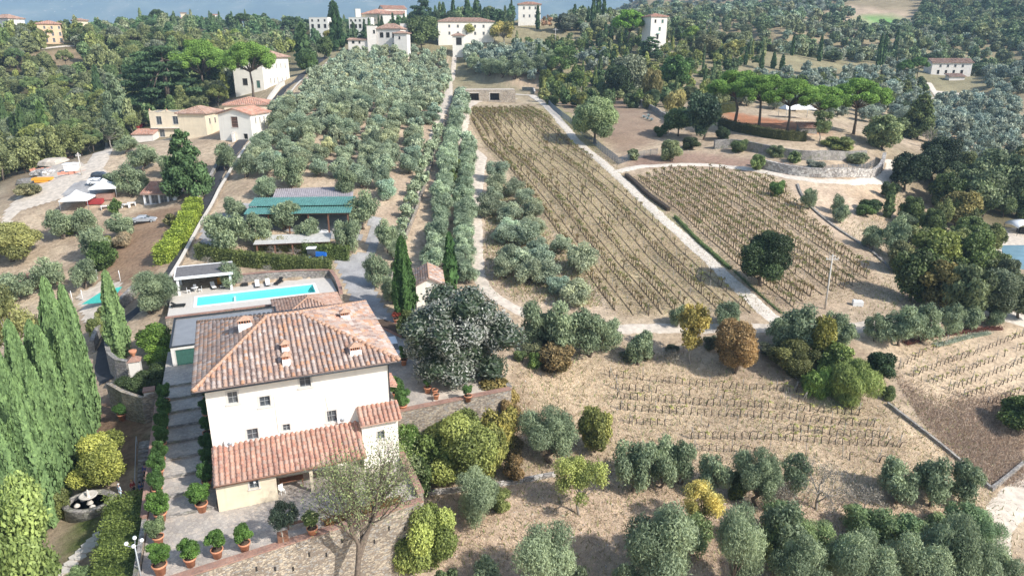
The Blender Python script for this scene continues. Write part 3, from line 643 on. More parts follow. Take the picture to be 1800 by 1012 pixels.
def house(name, label, loc, rz, w, d, h, roof='hip', rh=1.6, mat='cream', tile='tile', wins={}, over=.6, pitch=.5, group=None, catg='house', below=2.5, cornice=None):
    """w along local x (front = -y side), d along local y; wins: side -> [(x0,x1,z0,z1,style)]"""
    r = empty(name, loc, rz, label, catg, group); mb = MB()
    sides = {'f': ((0,0), (1,0), w), 'r': ((w,0), (0,1), d), 'b': ((w,d), (-1,0), w), 'l': ((0,d), (0,-1), d)}
    for s, (o, ud, W) in sides.items():
        ws = wins.get(s, []); panel(mb, o, ud, W, -below, h, [x[:4] for x in ws])
    if roof == 'gable': 
        for x in (0, w): mb.add([(x,0,h),(x,d,h),(x,d/2,h+rh)], [(0,1,2)] if x else [(0,2,1)])
    if roof == 'gablef':
        for y in (0, d): mb.add([(0,y,h),(w,y,h),(w/2,y,h+rh)], [(0,1,2)] if y == 0 else [(0,2,1)])
    mb.obj('wall', MT[mat], r)
    for s, (o, ud, W) in sides.items():
        for x in wins.get(s, []): window(r, o, ud, x[:4], x[4] if len(x) > 4 else 'pane', trim=.1 if len(x) < 6 else x[5], name='door' if len(x) > 4 and x[4] == 'door' else 'window')
    o = over
    if roof == 'hip':
        a = min(w, d)/2
        if w >= d: sl_, rd = hip_slopes(-o, w+o, -o, d+o, h, d/2, max(w-d/2, d/2+.1), d/2, h+rh)
        else:
            A, B, C, D = (-o,-o,h), (w+o,-o,h), (w+o,d+o,h), (-o,d+o,h); R0, R1 = (w/2,w/2,h+rh), (w/2,d-w/2,h+rh)
            sl_ = [[A,B,R0],[C,D,R1],[B,C,R1,R0],[D,A,R0,R1]]; rd = [(R0,R1),(A,R0),(B,R0),(C,R1),(D,R1)]
        roof_obj(sl_, r, tile, rd, pitch, pitch)
    elif roof == 'gable':
        k = rh/(d/2)*o; A, B, C, D = (-o,-o,h-k), (w+o,-o,h-k), (w+o,d+o,h-k), (-o,d+o,h-k); R0, R1 = (-o,d/2,h+rh), (w+o,d/2,h+rh)
        roof_obj([[A,B,R1,R0],[C,D,R0,R1]], r, tile, [(R0,R1)], pitch, pitch)
    elif roof == 'gablef':
        k = rh/(w/2)*o; A, B, C, D = (-o,-o,h-k), (w+o,-o,h-k), (w+o,d+o,h-k), (-o,d+o,h-k); R0, R1 = (w/2,-o,h+rh), (w/2,d+o,h+rh)
        roof_obj([[B,C,R1,R0],[D,A,R0,R1]], r, tile, [(R0,R1)], pitch, pitch)
    elif roof == 'shed':
        roof_obj([[(-o,-o,h-.1),(w+o,-o,h-.1),(w+o,d+o,h+rh),(-o,d+o,h+rh)]], r, tile, [], pitch, pitch)
        sb = MB()
        for x in (0, w): sb.add([(x,0,h-.02),(x,d,h-.02),(x,d,h+rh-.2)], [(0,1,2)])
        sb.add([(0,d,h-.02),(w,d,h-.02),(w,d,h+rh-.2),(0,d,h+rh-.2)], [(0,1,2,3)]); sb.obj('gable', MT[mat], r)
    elif roof == 'flat':
        fb = MB(); fb.box(.12, w-.12, .12, d-.12, h-.25, h-.12, 0); fb.obj('roof', MT['flatroof'], r)
        pb = MB(); pb.box(-.1, w+.1, -.1, .15, h, h+.12); pb.box(-.1, w+.1, d-.15, d+.1, h, h+.12); pb.box(-.1, .15, .151, d-.151, h, h+.119); pb.box(w-.15, w+.1, .151, d-.151, h, h+.119); pb.obj('cornice', MT[cornice or mat], r)
    return r
def chimney(parent, x, y, z, w=.8, d=.6, h=1.3, dark='tile'):
    mb = MB(); mb.box(-w/2, w/2, -d/2, d/2, -.8, h, 0)
    c = mb.obj('chimney', MT['white'], parent, loc=(x, y, z))
    m = MB(); k = 5
    for i in range(k+1):
        xx = -w/2+.04+(w-.08)*i/k
        for yy in (-d/2+.04, d/2-.04): m.box(xx-.035, xx+.035, yy-.035, yy+.035, h, h+.34, 0)
    m.box(-w/2+.12, w/2-.12, -d/2+.1, d/2-.1, h+.001, h+.3, 1)
    m.obj('smoke_vents', [MT['terracotta'], MT['darkin']], c)
    o = .14; b = MB(); A, B, C, D = (-w/2-o,-d/2-o,h+.34), (w/2+o,-d/2-o,h+.34), (w/2+o,d/2+o,h+.34), (-w/2-o,d/2+o,h+.34); t = (0,0,h+.75)
    b.add([A,B,C,D,t], [(0,1,4),(1,2,4),(2,3,4),(3,0,4),(3,2,1,0)], 0, .9); b.obj('cap', MT['ridge'], c); return c
def wall_line(name, pts, th, h, mat, label, cap=None, below=1.0, catg='wall', capmat='stonegrey', capw=.12, group=None, hs=None):
    """free-standing wall along [(x,y,z_base)]; h above base (or per-point top heights hs, absolute)"""
    pts = [np.array(p, float) for p in pts]; L = []; R = []; base = pts[0].copy()
    for i, p in enumerate(pts):
        t = pts[min(i+1, len(pts)-1)][:2]-pts[max(i-1, 0)][:2]; t = t/np.linalg.norm(t); n = np.array([-t[1], t[0]]); L.append(p[:2]+n*th/2-base[:2]); R.append(p[:2]-n*th/2-base[:2])
    def band(w0, lo, hi, mi):
        m = MB(); vs = []
        for i, p in enumerate(pts):
            c = (L[i]+R[i])/2; n = (L[i]-R[i])/th; a = c+n*(th/2+w0); b = c-n*(th/2+w0)
            vs += [(*a, lo[i]), (*a, hi[i]), (*b, hi[i]), (*b, lo[i])]
        fs = []
        for i in range(len(pts)-1):
            for k in range(4): fs.append((4*i+k, 4*i+(k+1)%4, 4*i+4+(k+1)%4, 4*i+4+k))
        fs += [(0,3,2,1), tuple(4*(len(pts)-1)+k for k in range(4))]; m.add(vs, fs, 0); return m
    top = [(hs[i] if hs else p[2]+h)-base[2] for i, p in enumerate(pts)]; lo = [p[2]-below-base[2] for p in pts]
    r = empty(name, tuple(base), 0, label, catg, group); band(0, lo, top, 0).obj('masonry', MT[mat], r)
    if cap: band(capw, [t+.002 for t in top], [t+cap for t in top], 0).obj('coping', MT[capmat], r)
    return r
def resample(P, step, zf=hz):
    P = np.array(P, float)[:,:2]; s = np.append(0, np.cumsum(np.linalg.norm(np.diff(P, axis=0), axis=1))); n = max(2, int(s[-1]/step)+1); q = np.linspace(0, s[-1], n)
    # smooth the polyline a little
    X = np.interp(q, s, P[:,0]); Y = np.interp(q, s, P[:,1])
    for _ in range(3):
        if n > 4: X[1:-1] = .25*X[:-2]+.5*X[1:-1]+.25*X[2:]; Y[1:-1] = .25*Y[:-2]+.5*Y[1:-1]+.25*Y[2:]
    return np.stack([X, Y, hz_arr(X, Y) if zf else 0*X], 1)
def gzm_arr(X, Y):
    i = np.clip(np.searchsorted(GX, X)-1, 0, len(GX)-2); j = np.clip(np.searchsorted(GY, Y)-1, 0, len(GY)-2)
    fx = (X-GX[i])/(GX[i+1]-GX[i]); fy = (Y-GY[j])/(GY[j+1]-GY[j])
    return (GZM[j,i]*(1-fx)+GZM[j,i+1]*fx)*(1-fy)+(GZM[j+1,i]*(1-fx)+GZM[j+1,i+1]*fx)*fy
def ribbon(name, pts, width, mat, step=.8, lift=.07, cross=6, jag=.12, label=None):
    """a road or path sheet draped over the ground"""
    P = resample(pts, step); n = len(P); W = width if hasattr(width, '__len__') else [width]*2
    ws = np.interp(np.linspace(0, 1, n), np.linspace(0, 1, len(W)), W); V = []; F = []
    for i in range(n):
        t = P[min(i+1,n-1),:2]-P[max(i-1,0),:2]; t = t/max(np.linalg.norm(t), 1e-6); nn = np.array([-t[1], t[0]])
        jl = RNG.normal()*jag; jr = RNG.normal()*jag
        for k in range(cross+1):
            f = -.5+k/cross; o = f*ws[i]+(jl if k == 0 else jr if k == cross else 0); V.append(P[i,:2]+nn*o)
        if i < n-1:
            for k in range(cross): a = i*(cross+1)+k; F.append((a, a+1, a+cross+2, a+cross+1))
    V = np.array(V); z = gzm_arr(V[:,0], V[:,1])+lift+.0006*np.maximum(0, V[:,1]-120)
    for i in range(n): z[i*(cross+1)] -= lift*1.6; z[i*(cross+1)+cross] -= lift*1.6
    V = np.column_stack([V, z]); o = mobj(name, np_mesh(name, V, np.array(F)[:,::-1], MT[mat], smooth=True)); return tag(o, label, kind='structure')
def pip(px, py, poly):
    c = np.zeros(np.shape(px), bool); n = len(poly)
    for i in range(n):
        x1, y1 = poly[i][:2]; x2, y2 = poly[(i+1)%n][:2]
        with np.errstate(divide='ignore', invalid='ignore'): c ^= ((y1 > py) != (y2 > py)) & (px < (x2-x1)*(py-y1)/(y2-y1)+x1)
    return c
def sheet(name, poly, mat, step=.8, lift=.06, label=None):
    """ground patch draped over the ground inside a polygon"""
    poly = np.array(poly)[:,:2]; x = np.arange(poly[:,0].min(), poly[:,0].max()+step, step); y = np.arange(poly[:,1].min(), poly[:,1].max()+step, step)
    X, Y = np.meshgrid(x, y); ins = pip(X, Y, poly); idx = -np.ones(X.shape, int); quads = ins[:-1,:-1]&ins[1:,:-1]&ins[:-1,1:]&ins[1:,1:]
    use = np.zeros(X.shape, bool); use[:-1,:-1] |= quads; use[1:,:-1] |= quads; use[:-1,1:] |= quads; use[1:,1:] |= quads
    idx[use] = np.arange(use.sum()); V = np.stack([X[use], Y[use], gzm_arr(X[use], Y[use])+lift], 1); j, i = np.where(quads)
    F = np.stack([idx[j,i], idx[j,i+1], idx[j+1,i+1], idx[j+1,i]], 1); return tag(mobj(name, np_mesh(name, V, F, MT[mat], smooth=True)), label, kind='structure')
# ------------------------------------------------------------------ ground sheet
REG = [  # (pixel polygon, colour) painted in order: what grows or lies there
 ([(430,330),(520,185),(590,100),(790,95),(790,150),(740,300),(690,420),(640,400),(560,350)], (.48,.38,.28)),
 ([(830,188),(940,188),(1000,240),(1130,350),(1345,548),(1085,558),(1000,450),(868,275),(832,225)], (.42,.335,.215)),
 ([(840,300),(1000,450),(1085,556),(900,530),(845,480)], (.55,.44,.33)),
 ([(1100,305),(1250,292),(1380,325),(1500,420),(1570,520),(1480,545),(1340,560),(1200,420)], (.46,.355,.25)),
 ([(1380,320),(1500,325),(1560,330),(1480,420),(1420,380)], (.62,.49,.36)),
 ([(930,640),(1200,640),(1420,690),(1560,720),(1680,800),(1500,850),(1050,800),(960,720)], (.58,.46,.325)),
 ([(700,870),(1000,830),(1300,860),(1700,900),(1700,1012),(650,1012)], (.58,.45,.34)),
 ([(1520,600),(1800,570),(1800,700),(1650,720),(1560,650)], (.56,.44,.31)),
 ([(1560,650),(1640,720),(1800,690),(1800,850),(1740,850),(1640,760)], (.44,.34,.26)),
 ([(930,158),(1100,165),(1180,230),(1100,275),(1010,200)], (.30,.215,.155)),
 ([(1100,275),(1200,265),(1400,290),(1400,315),(1250,290),(1110,296)], (.30,.20,.155)),
 ([(1250,190),(1330,205),(1450,225),(1440,238),(1300,225)], (.48,.21,.11)),
 ([(850,130),(950,130),(1000,160),(900,150)], (.50,.38,.27)),
 ([(60,90),(120,82),(160,100),(140,120),(60,125),(40,110)], (.33,.25,.16)),
 ([(1455,10),(1600,20),(1590,50),(1460,45)], (.52,.40,.29)),
 ([(150,480),(240,370),(330,360),(300,460),(240,510)], (.30,.20,.13)),
 ([(0,300),(120,250),(110,300),(20,350)], (.30,.23,.15)),
 ([(100,860),(260,820),(270,700),(170,700),(100,800)], (.20,.125,.085)),
 ([(60,1012),(110,900),(200,890),(190,960),(150,1012)], (.34,.26,.18)),
 ([(102,990),(140,890),(212,890),(190,930),(130,985)], (.085,.12,.03)),
 ([(1125,355),(1140,358),(1205,405),(1195,410)], (.16,.24,.07)),
 ([(955,178),(985,190),(1060,262),(1050,268),(965,200)], (.24,.25,.09)),
 ([(1430,690),(1500,712),(1490,722),(1440,708)], (.12,.22,.04)),
 ([(1514,26),(1588,30),(1582,56),(1508,50)], (.17,.36,.10)), ([(1505,54),(1575,58),(1570,66),(1500,62)], (.22,.30,.36)), ([(1480,330),(1650,340),(1640,420),(1560,400)], (.50,.38,.26)),
]
def paint(X, Y):
    sh = X.shape; col = np.zeros(sh+(3,)); nz = .5+.5*np.sin(X*.13+2*np.sin(Y*.09))*np.cos(Y*.11+1.5*np.sin(X*.07)); rn = RNG.random(sh)
    straw = np.array([.54,.44,.32]); brown = np.array([.40,.31,.22]); col[:] = brown+(straw-brown)*np.clip(nz*.7+rn*.5-.1, 0, 1)[...,None]
    far = np.clip((Y-240)/140, 0, 1)[...,None]; col = col*(1-far)+far*np.array([.28,.25,.15])
    hill = np.clip((Y-420)/120, 0, 1)[...,None]*np.clip((X+40)/60, 0, 1)[...,None]; col = col*(1-hill*.8)+hill*.8*np.array([.34,.27,.17])
    side = np.clip((-X-95)/40, 0, 1)[...,None]*np.clip((Y-120)/60, 0, 1)[...,None]; col = col*(1-side)+side*np.array([.10,.095,.05])
    deep = np.clip((X-95)/30, 0, 1)[...,None]*np.clip((240-Y)/40, 0, 1)[...,None]*np.clip((Y-105)/10, 0, 1)[...,None]; col = col*(1-deep)+deep*np.array([.16,.14,.08])
    vf = np.clip((Y-1200)/1500, 0, 1)[...,None]; col = col*(1-vf)+vf*np.array([.09,.11,.05])
    for poly, c in REG:
        W = GP(poly); w = np.zeros(sh); k = 6
        for _ in range(k):
            s = .35+.006*np.abs(Y); w += pip(X+RNG.normal(size=sh)*s, Y+RNG.normal(size=sh)*s, W)
        w = (w/k)[...,None]*(.82+.3*rn[...,None]-.12); col = col*(1-w)+w*np.array(c)
    return np.clip(col*(.9+.2*rn[...,None]), 0, 1)
def ground():
    ny, nx = _gx.shape; V = np.stack([_gx.ravel(), _gy.ravel(), GZM.ravel()], 1); i = np.arange(ny*nx).reshape(ny, nx)
    F = np.stack([i[:-1,:-1].ravel(), i[:-1,1:].ravel(), i[1:,1:].ravel(), i[1:,:-1].ravel()], 1)
    m, nt, out = newmat('ground_earth'); at = N(nt, 'ShaderNodeAttribute'); at.attribute_name = 'tint'
    n1 = noise(nt, 1.7, 9, .7); r1 = ramp(nt, n1.outputs[0], [(.3, (.62,.58,.55)), (.5, (1,1,1)), (.7, (1.32,1.3,1.24))])
    n2 = noise(nt, .12, 6, .6); r2 = ramp(nt, n2.outputs[0], [(.3, (.8,.76,.74)), (.7, (1.15,1.14,1.1))])
    c = mixc(nt, at.outputs['Color'], r1.outputs[0], 1.0, 'MULTIPLY'); c = mixc(nt, c, r2.outputs[0], 1.0, 'MULTIPLY')
    g = noise(nt, .35, 7, .7); gr = ramp(nt, g.outputs[0], [(.58, (0,0,0)), (.72, (.35,.35,.35))]); c = mixc(nt, c, (.15,.16,.07), gr.outputs[0])
    n3 = noise(nt, 4.5, 6, .75); finish(nt, out, c, .95, n3.outputs[0], .8, .22, spec=.1)
    me = np_mesh('ground', V, F, m, col=paint(_gx, _gy).reshape(-1, 3), smooth=True); o = mobj('ground', me); tag(o, kind='structure')
    # distant mountains across the valley
    xs = np.linspace(-7500, 7500, 150); ys = np.linspace(4700, 6300, 36); X, Y = np.meshgrid(xs, ys); f = (Y-4700)/1600
    Z = -90+f**.8*(640+40*np.sin(X*.0007+.6)+26*np.sin(X*.0019+2)+16*np.sin(X*.0043+Y*.001))*1.0+34*np.sin(X*.004+Y*.003)*np.sin(Y*.0055+X*.001)*np.minimum(1, f*5)+16*np.sin(X*.011+Y*.009)*np.minimum(1, f*5)
    V = np.stack([X.ravel(), Y.ravel(), Z.ravel()], 1); i = np.arange(X.size).reshape(X.shape); F = np.stack([i[:-1,:-1].ravel(), i[:-1,1:].ravel(), i[1:,1:].ravel(), i[1:,:-1].ravel()], 1)
    m, nt, out = newmat('mountain_woods'); n1 = noise(nt, .0035, 9, .68); c = ramp(nt, n1.outputs[0], [(.35, (.07,.10,.08)), (.55, (.13,.16,.11)), (.7, (.28,.26,.19))]).outputs[0]
    tc = N(nt, 'ShaderNodeTexCoord'); v = N(nt, 'ShaderNodeTexVoronoi'); v.inputs['Scale'].default_value = .018; nt.links.new(tc.outputs['Object'], v.inputs['Vector'])
    vr = ramp(nt, v.outputs['Distance'], [(.10, (1,1,1)), (.17, (0,0,0))]); n2 = noise(nt, .0016, 4, .6); nr = ramp(nt, n2.outputs[0], [(.5, (0,0,0)), (.6, (1,1,1))])
    mu = N(nt, 'ShaderNodeMath'); mu.operation = 'MULTIPLY'; nt.links.new(vr.outputs[0], mu.inputs[0]); nt.links.new(nr.outputs[0], mu.inputs[1])
    c = mixc(nt, c, (.6,.52,.44), mu.outputs[0]); finish(nt, out, c, .95)
    tag(mobj('mountains', np_mesh('mountains', V, F, m, smooth=True)), kind='structure')
    # the air between
    hb = MB(); hb.box(-9500, 9500, -300, 12500, -260, 750); m, nt, out = newmat('haze'); pv = N(nt, 'ShaderNodeVolumePrincipled'); pv.inputs['Density'].default_value = 1.7e-4; pv.inputs['Color'].default_value = (.52,.76,1,1); pv.inputs['Anisotropy'].default_value = 0
    nt.links.new(pv.outputs[0], out.inputs['Volume']); tag(hb.obj('haze', m), kind='stuff')
ground()

# ------------------------------------------------------------------ roads, tracks, paving (sheets over the ground)
ribbon('gravel_track', GP([(905,166),(935,168),(955,182),(985,215),(1010,245),(1045,275),(1075,300),(1095,318),(1130,352),(1165,385),(1205,418),(1245,455),(1290,498),(1330,533),(1352,556),(1385,574)]), [3.2,2.8,2.6,2.8,3.2], 'gravel', label='white gravel track beside the vineyard')
ribbon('gravel_path', GP([(1083,302),(1130,292),(1180,290),(1250,290),(1310,296),(1380,310),(1440,319),(1500,322),(1545,316),(1570,303),(1572,290),(1560,281)]), [2.6,2.4,2.3,2.6,4], 'gravel')
ribbon('farm_track', GP([(905,174),(870,176),(835,178),(820,186),(815,215),(808,245),(830,262),(845,275),(840,310),(836,350),(836,400),(838,440),(842,490),(860,515),(890,535),(925,552),(980,572),(1060,580),(1100,578),(1200,576),(1300,576),(1400,578),(1490,578),(1530,572),(1590,562),(1700,556)]), [4.5,4,3.4,3.2,3.2,3,2.6,2.6,2.8,4], 'dirt')
ribbon('gravel_yard', GP([(1700,548),(1740,548),(1800,562),(1850,580)]), [4,7,9], 'gravel')
ribbon('grove_track', GP([(799,98),(797,120),(790,145),(788,165),(778,195),(765,235),(752,280),(740,320),(722,370),(706,415)]), [2.4,3,3.4,2.8,2.6,2.2], 'dirt')
ribbon('right_track', GP([(1770,1030),(1752,985),(1745,945),(1760,905),(1800,865),(1830,840)]), [3.6,3.8,3.6], 'dirt')
ribbon('house_drive', GP([(1600,185),(1650,172),(1640,158),(1632,146)]), [3,3], 'gravel')
ribbon('house_drive', GP([(1640,160),(1690,166)]), [3,3], 'gravel')
ribbon('ridge_road', GP([(72,86),(110,82),(165,80)]), [3,3], 'gravel')
ribbon('yard_track', GP([(195,245),(180,268),(168,292),(150,315)]), [3.4,3.6,5], 'dirt')
sheet('gravel_yard', GP([(0,378),(20,355),(60,322),(75,296),(120,285),(165,290),(195,300),(200,330),(150,345),(95,355),(40,372),(15,400),(0,400)]), 'dirt')
sheet('parking_area', GP([(100,345),(130,322),(200,305),(205,335),(180,345),(120,356)]), 'driveway', lift=.11)
ribbon('asphalt_lane', GP([(578,98),(556,112),(532,130),(508,150),(488,172),(470,195),(448,222),(428,246),(405,275),(383,308),(367,345),(350,385),(334,415),(320,445),(305,470),(285,500),(255,535),(222,560),(196,585),(184,612),(180,645),(190,670)]), [3.4,3.4,3.6,3.6,3.2,2.6,2.4], 'asphalt', lift=.10)
sheet('driveway', GP([(636,378),(672,378),(668,430),(652,470),(668,520),(700,560),(735,590),(720,640),(660,640),(640,560),(612,530),(592,480),(582,455),(640,440),(646,400)]), 'driveway')
sheet('yard', GP([(350,400),(420,355),(640,380),(640,425),(460,405),(400,425),(345,440)]), 'driveway')
sheet('tan_yard', GP([(130,520),(180,490),(220,492),(200,560),(140,570)]), 'dirt')
# ------------------------------------------------------------------ platforms: paving, steps, retaining walls (villa axes)
VR = (AX, AY, 0)
def vobj(mb, name, mat, label=None, cat=None, kind=None, group=None):
    o = mb.obj(name, mat, loc=VR, rz=TH); return tag(o, label, cat, group, kind)
b = MB(); F_ = [(-5.9, pave_front(-5.9)), (-2.4, pave_front(-2.4)), (17.6, pave_front(17.6)), (17.6, 3.9), (-.2, 3.9), (-.2, .55), (-5.9, .55)]
b.prism(F_, -1.2, 0); vobj(b, 'terrace_paving', MT['paving'], kind='structure')
b = MB(); b.box(-1.6, 18, 3.9, 23, -1.0, -.01); vobj(b, 'villa_footing', MT['paving'], kind='structure')
b = MB(); NS = 9
for k in range(NS):
    y0 = .55+k*2.92; b.box(-5.9, -.2 if y0 < 3 else -.1, y0, y0+2.92+(8 if k == NS-1 else 0), -1, .3*(k+1), 0)
vobj(b, 'paved_steps', MT['paving'], kind='structure')
b = MB()
for k in range(NS): b.box(-5.7, -.3, .55+k*2.92-.03, .55+k*2.92+.22, .3*(k+1)-.2, .3*(k+1)+.012, 0)
vobj(b, 'step_edges', MT['stonegrey'], kind='structure')
b = MB(); b.prism([(17.1,11.6),(33.2,12.3),(33.2,25.8),(17.1,25.8)], -1, .5); vobj(b, 'side_terrace', MT['paving'], kind='structure')
b = MB(); b.prism([(23.6,11.9),(33.0,12.3),(33.0,25.0),(25.2,25.0),(25.2,20)], .3, .62); vobj(b, 'tree_bed', MT['dirt'], kind='structure')
b = MB(); b.box(-6.4, 17.9, 45.0, 57.2, 2.6, 4.0)
# poolside deck with an opening for the basin
b = MB(); px0, px1, py0, py1 = -2.6, 14.7, 48.6, 53.0
for (a0, a1, c0, c1) in ((-6.4, px0, 45, 57.2), (px1, 17.9, 45, 57.2), (px0, px1, 45, py0), (px0, px1, py1, 57.2)): b.box(a0, a1, c0, c1, 1.6, 4.0)
vobj(b, 'pool_terrace', MT['slab'], kind='structure')
m, nt, out = newmat('pool_water'); fr = N(nt, 'ShaderNodeFresnel'); fr.inputs[0].default_value = 1.33; nz = noise(nt, 1.5, 3); bp = N(nt, 'ShaderNodeBump'); bp.inputs['Strength'].default_value = .15; bp.inputs['Distance'].default_value = .05; nt.links.new(nz.outputs[0], bp.inputs['Height'])
nt.links.new(bp.outputs[0], fr.inputs['Normal']); tb = N(nt, 'ShaderNodeBsdfTransparent'); tb.inputs[0].default_value = (.90,1,1,1); gl = N(nt, 'ShaderNodeBsdfGlossy'); gl.inputs['Roughness'].default_value = .05; nt.links.new(bp.outputs[0], gl.inputs['Normal'])
mx = N(nt, 'ShaderNodeMixShader'); lw = N(nt, 'ShaderNodeLayerWeight'); lw.inputs[0].default_value = .5; nt.links.new(bp.outputs[0], lw.inputs['Normal']); pw = N(nt, 'ShaderNodeMath'); pw.operation = 'POWER'; pw.inputs[1].default_value = 5; nt.links.new(lw.outputs['Facing'], pw.inputs[0]); pm = N(nt, 'ShaderNodeMath'); pm.operation = 'MULTIPLY_ADD'; pm.inputs[1].default_value = .55; pm.inputs[2].default_value = .02; nt.links.new(pw.outputs[0], pm.inputs[0]); nt.links.new(pm.outputs[0], mx.inputs[0]); nt.links.new(tb.outputs[0], mx.inputs[1]); nt.links.new(gl.outputs[0], mx.inputs[2]); nt.links.new(mx.outputs[0], out.inputs[0]); MT['poolwater'] = m
MT['poolbasin'] = M_plain('pool_basin', (.16,.74,.68), .5, var=.04)
pool = empty('swimming_pool', (*LW(6, 50.8), 4.0), TH, 'long turquoise swimming pool with white rim behind the villa', 'swimming pool')
b = MB(); x0, x1, y0, y1 = px0-6+.001, px1-6-.001, py0-50.8+.001, py1-50.8-.001
b.add([(x0,y0,0),(x1,y0,0),(x1,y1,0),(x0,y1,0),(x0,y0,-.8),(x1,y0,-1.0),(x1,y1,-1.0),(x0,y1,-.8)], [(4,5,6,7),(0,1,5,4)[::-1],(1,2,6,5)[::-1],(2,3,7,6)[::-1],(3,0,4,7)[::-1]]); b.obj('basin', MT['poolbasin'], pool)
b = MB(); b.add([(x0,y0,-.15),(x1,y0,-.15),(x1,y1,-.15),(x0,y1,-.15)], [(0,1,2,3)]); b.obj('water', MT['poolwater'], pool)
b = MB(); r_ = .45; b.box(x0-r_, x1+r_, y0-r_, y0+.02, -.02, .05); b.box(x0-r_, x1+r_, y1-.02, y1+r_, -.02, .05); b.box(x0-r_, x0+.02, y0+.021, y1-.021, -.02, .049); b.box(x1-.02, x1+r_, y0+.021, y1-.021, -.02, .049); b.box(x0+5.2, x0+5.5, y0+.022, y1-.022, -.95, -.5); b.obj('rim', MT['white'], pool)
# retaining walls
def lwall(name, pts, th, top, bottoms, mat, label, cap=.1, capmat='brick', capw=.1):
    P = [(*LW(x, y), bz) for (x, y), bz in zip(pts, bottoms)]
    return wall_line(name, P, th, 0, mat, label, cap, below=1.5, capmat=capmat, capw=capw, hs=list(top) if hasattr(top, '__len__') else [top]*len(P))
def gl(x, y): return hz(*LW(x, y))
xs_ = [-6.0, -2, 3, 8, 13, 17.75]
lwall('retaining_wall', [(x, pave_front(x)-.3) for x in xs_]+[], .6, .05, [min(gl(x, pave_front(x)-1.2), -1)-1 for x in xs_], 'stonewall', 'tall rubble retaining wall with drain slots below the villa terrace', .12)
_rw = [o for o in bpy.data.objects if o.get('label', '').startswith('tall rubble')][0]
for i in range(15):
    x = -4.5+i*1.45; zz = -1.3-1.5*((i*37) % 5)/5; wx, wy = LW(x, pave_front(x)-.60); s_ = MB(); s_.box(-.07, .07, -.05, .02, -.22, .22); so_ = s_.obj('drain_slot', MT['darkin'], _rw); so_.location = (wx-_rw.location[0], wy-_rw.location[1], zz-_rw.location[2]); so_.rotation_euler = (0, 0, TH+.141)
lwall('parapet', [(17.75, pave_front(17.75)+.2), (17.75, -1), (17.6, 3.2)], .5, .45, [-2.5, -2.5, -2], 'stonewall', 'short brick capped wall closing the terrace right of the villa', .12)
lwall('retaining_wall', [(17.2, 11.3), (22, 11.6), (27, 11.8), (33.3, 12.1)], .6, .85, [-3.6, -4, -4, -4], 'stonewall', 'stone retaining wall with brick coping under the side terrace', .12)
lwall('retaining_wall', [(33.35, 12.5), (33.35, 18), (33.2, 25)], .5, .8, [-4, -2.5, 0], 'stonewall', 'stone wall end turning back beside the dark glossy tree', .1, 'stonegrey')
lwall('pool_wall', [(-6.6, 44.7), (0, 44.75), (8, 44.8), (18, 44.9)], .5, 4.06, [1.8, 1.8, 1.8, 1.8], 'stonewall', 'rubble wall with brick edge holding up the pool terrace', .1)
lwall('pool_back_wall', [(3.3, 57.4), (8, 57.3), (12.5, 57.0), (17.9, 56.2)], .5, [5.6, 5.6, 5.5, 5.2], [3.2]*4, 'stonegrey', 'low rough stone wall behind the pool loungers', .08)
lwall('pool_side_wall', [(18.1, 56.0), (18.4, 52), (18.4, 48), (18.1, 45)], .4, [5.2, 5.0, 4.6, 4.4], [2.5]*4, 'stonewall', 'brick capped wall between the pool and the driveway', .1)
lwall('garden_wall', [(-6.15, .6), (-6.15, 6), (-6.1, 12), (-6.05, 20.5)], .4, [.75, 1.3, 1.9, 2.7], [-3.6]*4, 'brick', 'red brick garden wall beside the stepped path', .08)
lwall('garden_wall', [(-6.2, 25.6), (-8.3, 25), (-10.6, 27.6), (-12.6, 31)], .5, [1.6, 1.3, 1.3, 1.2], [-3.2]*4, 'stonewall', 'rough stone wall between the lower garden and the lane', .0)
_gw = [(*PZ(u, v, 1.5), -1.5) for u, v in ((199,572),(190,588),(187,604),(191,619),(204,630),(222,633),(236,630))]
wall_line('gate_wall', _gw, .5, 0, 'stonegrey', 'curved grey stone wall round the foot of the single cypress', .12, 1.5, capmat='stonegrey', capw=.04, hs=[1.9,1.7,1.5,1.4,1.4,1.4,1.4])
lwall('terrace_edge_wall', [(-6.15, -8.0), (-6.15, -4), (-6.15, .5)], .35, .5, [-3.5]*3, 'stonewall', 'low stone edge between the clipped hedge and the terrace', .08, 'stonegrey', .02)
# ------------------------------------------------------------------ the villa
villa = empty('villa', VR, TH, 'large cream villa with hipped terracotta tile roof, nearest the camera', 'villa')
Y0, Y1, X0, X1, EZ = 3.75, 20.4, 0.0, 17.0, 10.75
def px_on_facade(u, v, ly):
    """local x,z on the plane local y = ly"""
    d = ray(u, v); nx, ny = EY; t = (ly+AX*nx+AY*ny)/(d[0]*nx+d[1]*ny); return WL(d[0]*t, d[1]*t)[0], CAMZ+d[2]*t
def hole_px(u0, v0, u1, v1, ly):
    a = px_on_facade(u0, (v0+v1)/2, ly)[0]; b_ = px_on_facade(u1, (v0+v1)/2, ly)[0]; um = (u0+u1)/2
    return (a, b_, px_on_facade(um, v1, ly)[1], px_on_facade(um, v0, ly)[1])
fh = [hole_px(400,688,418,709,Y0), hole_px(456,696,475,714,Y0), hole_px(526,655,546,680,Y0), hole_px(434,753,454,772,Y0), hole_px(497,745,510,757,Y0), hole_px(575,721,592,741,Y0)]
mb = MB(); panel(mb, (X0,Y0), (1,0), X1, -.5, EZ, fh)
rh_ = [(2,3.1,6.5,8.3),(7,8.1,6.5,8.3),(12,13.1,6.5,8.3),(2,3.1,1.6,3.4),(12,13.1,1.6,3.4)]
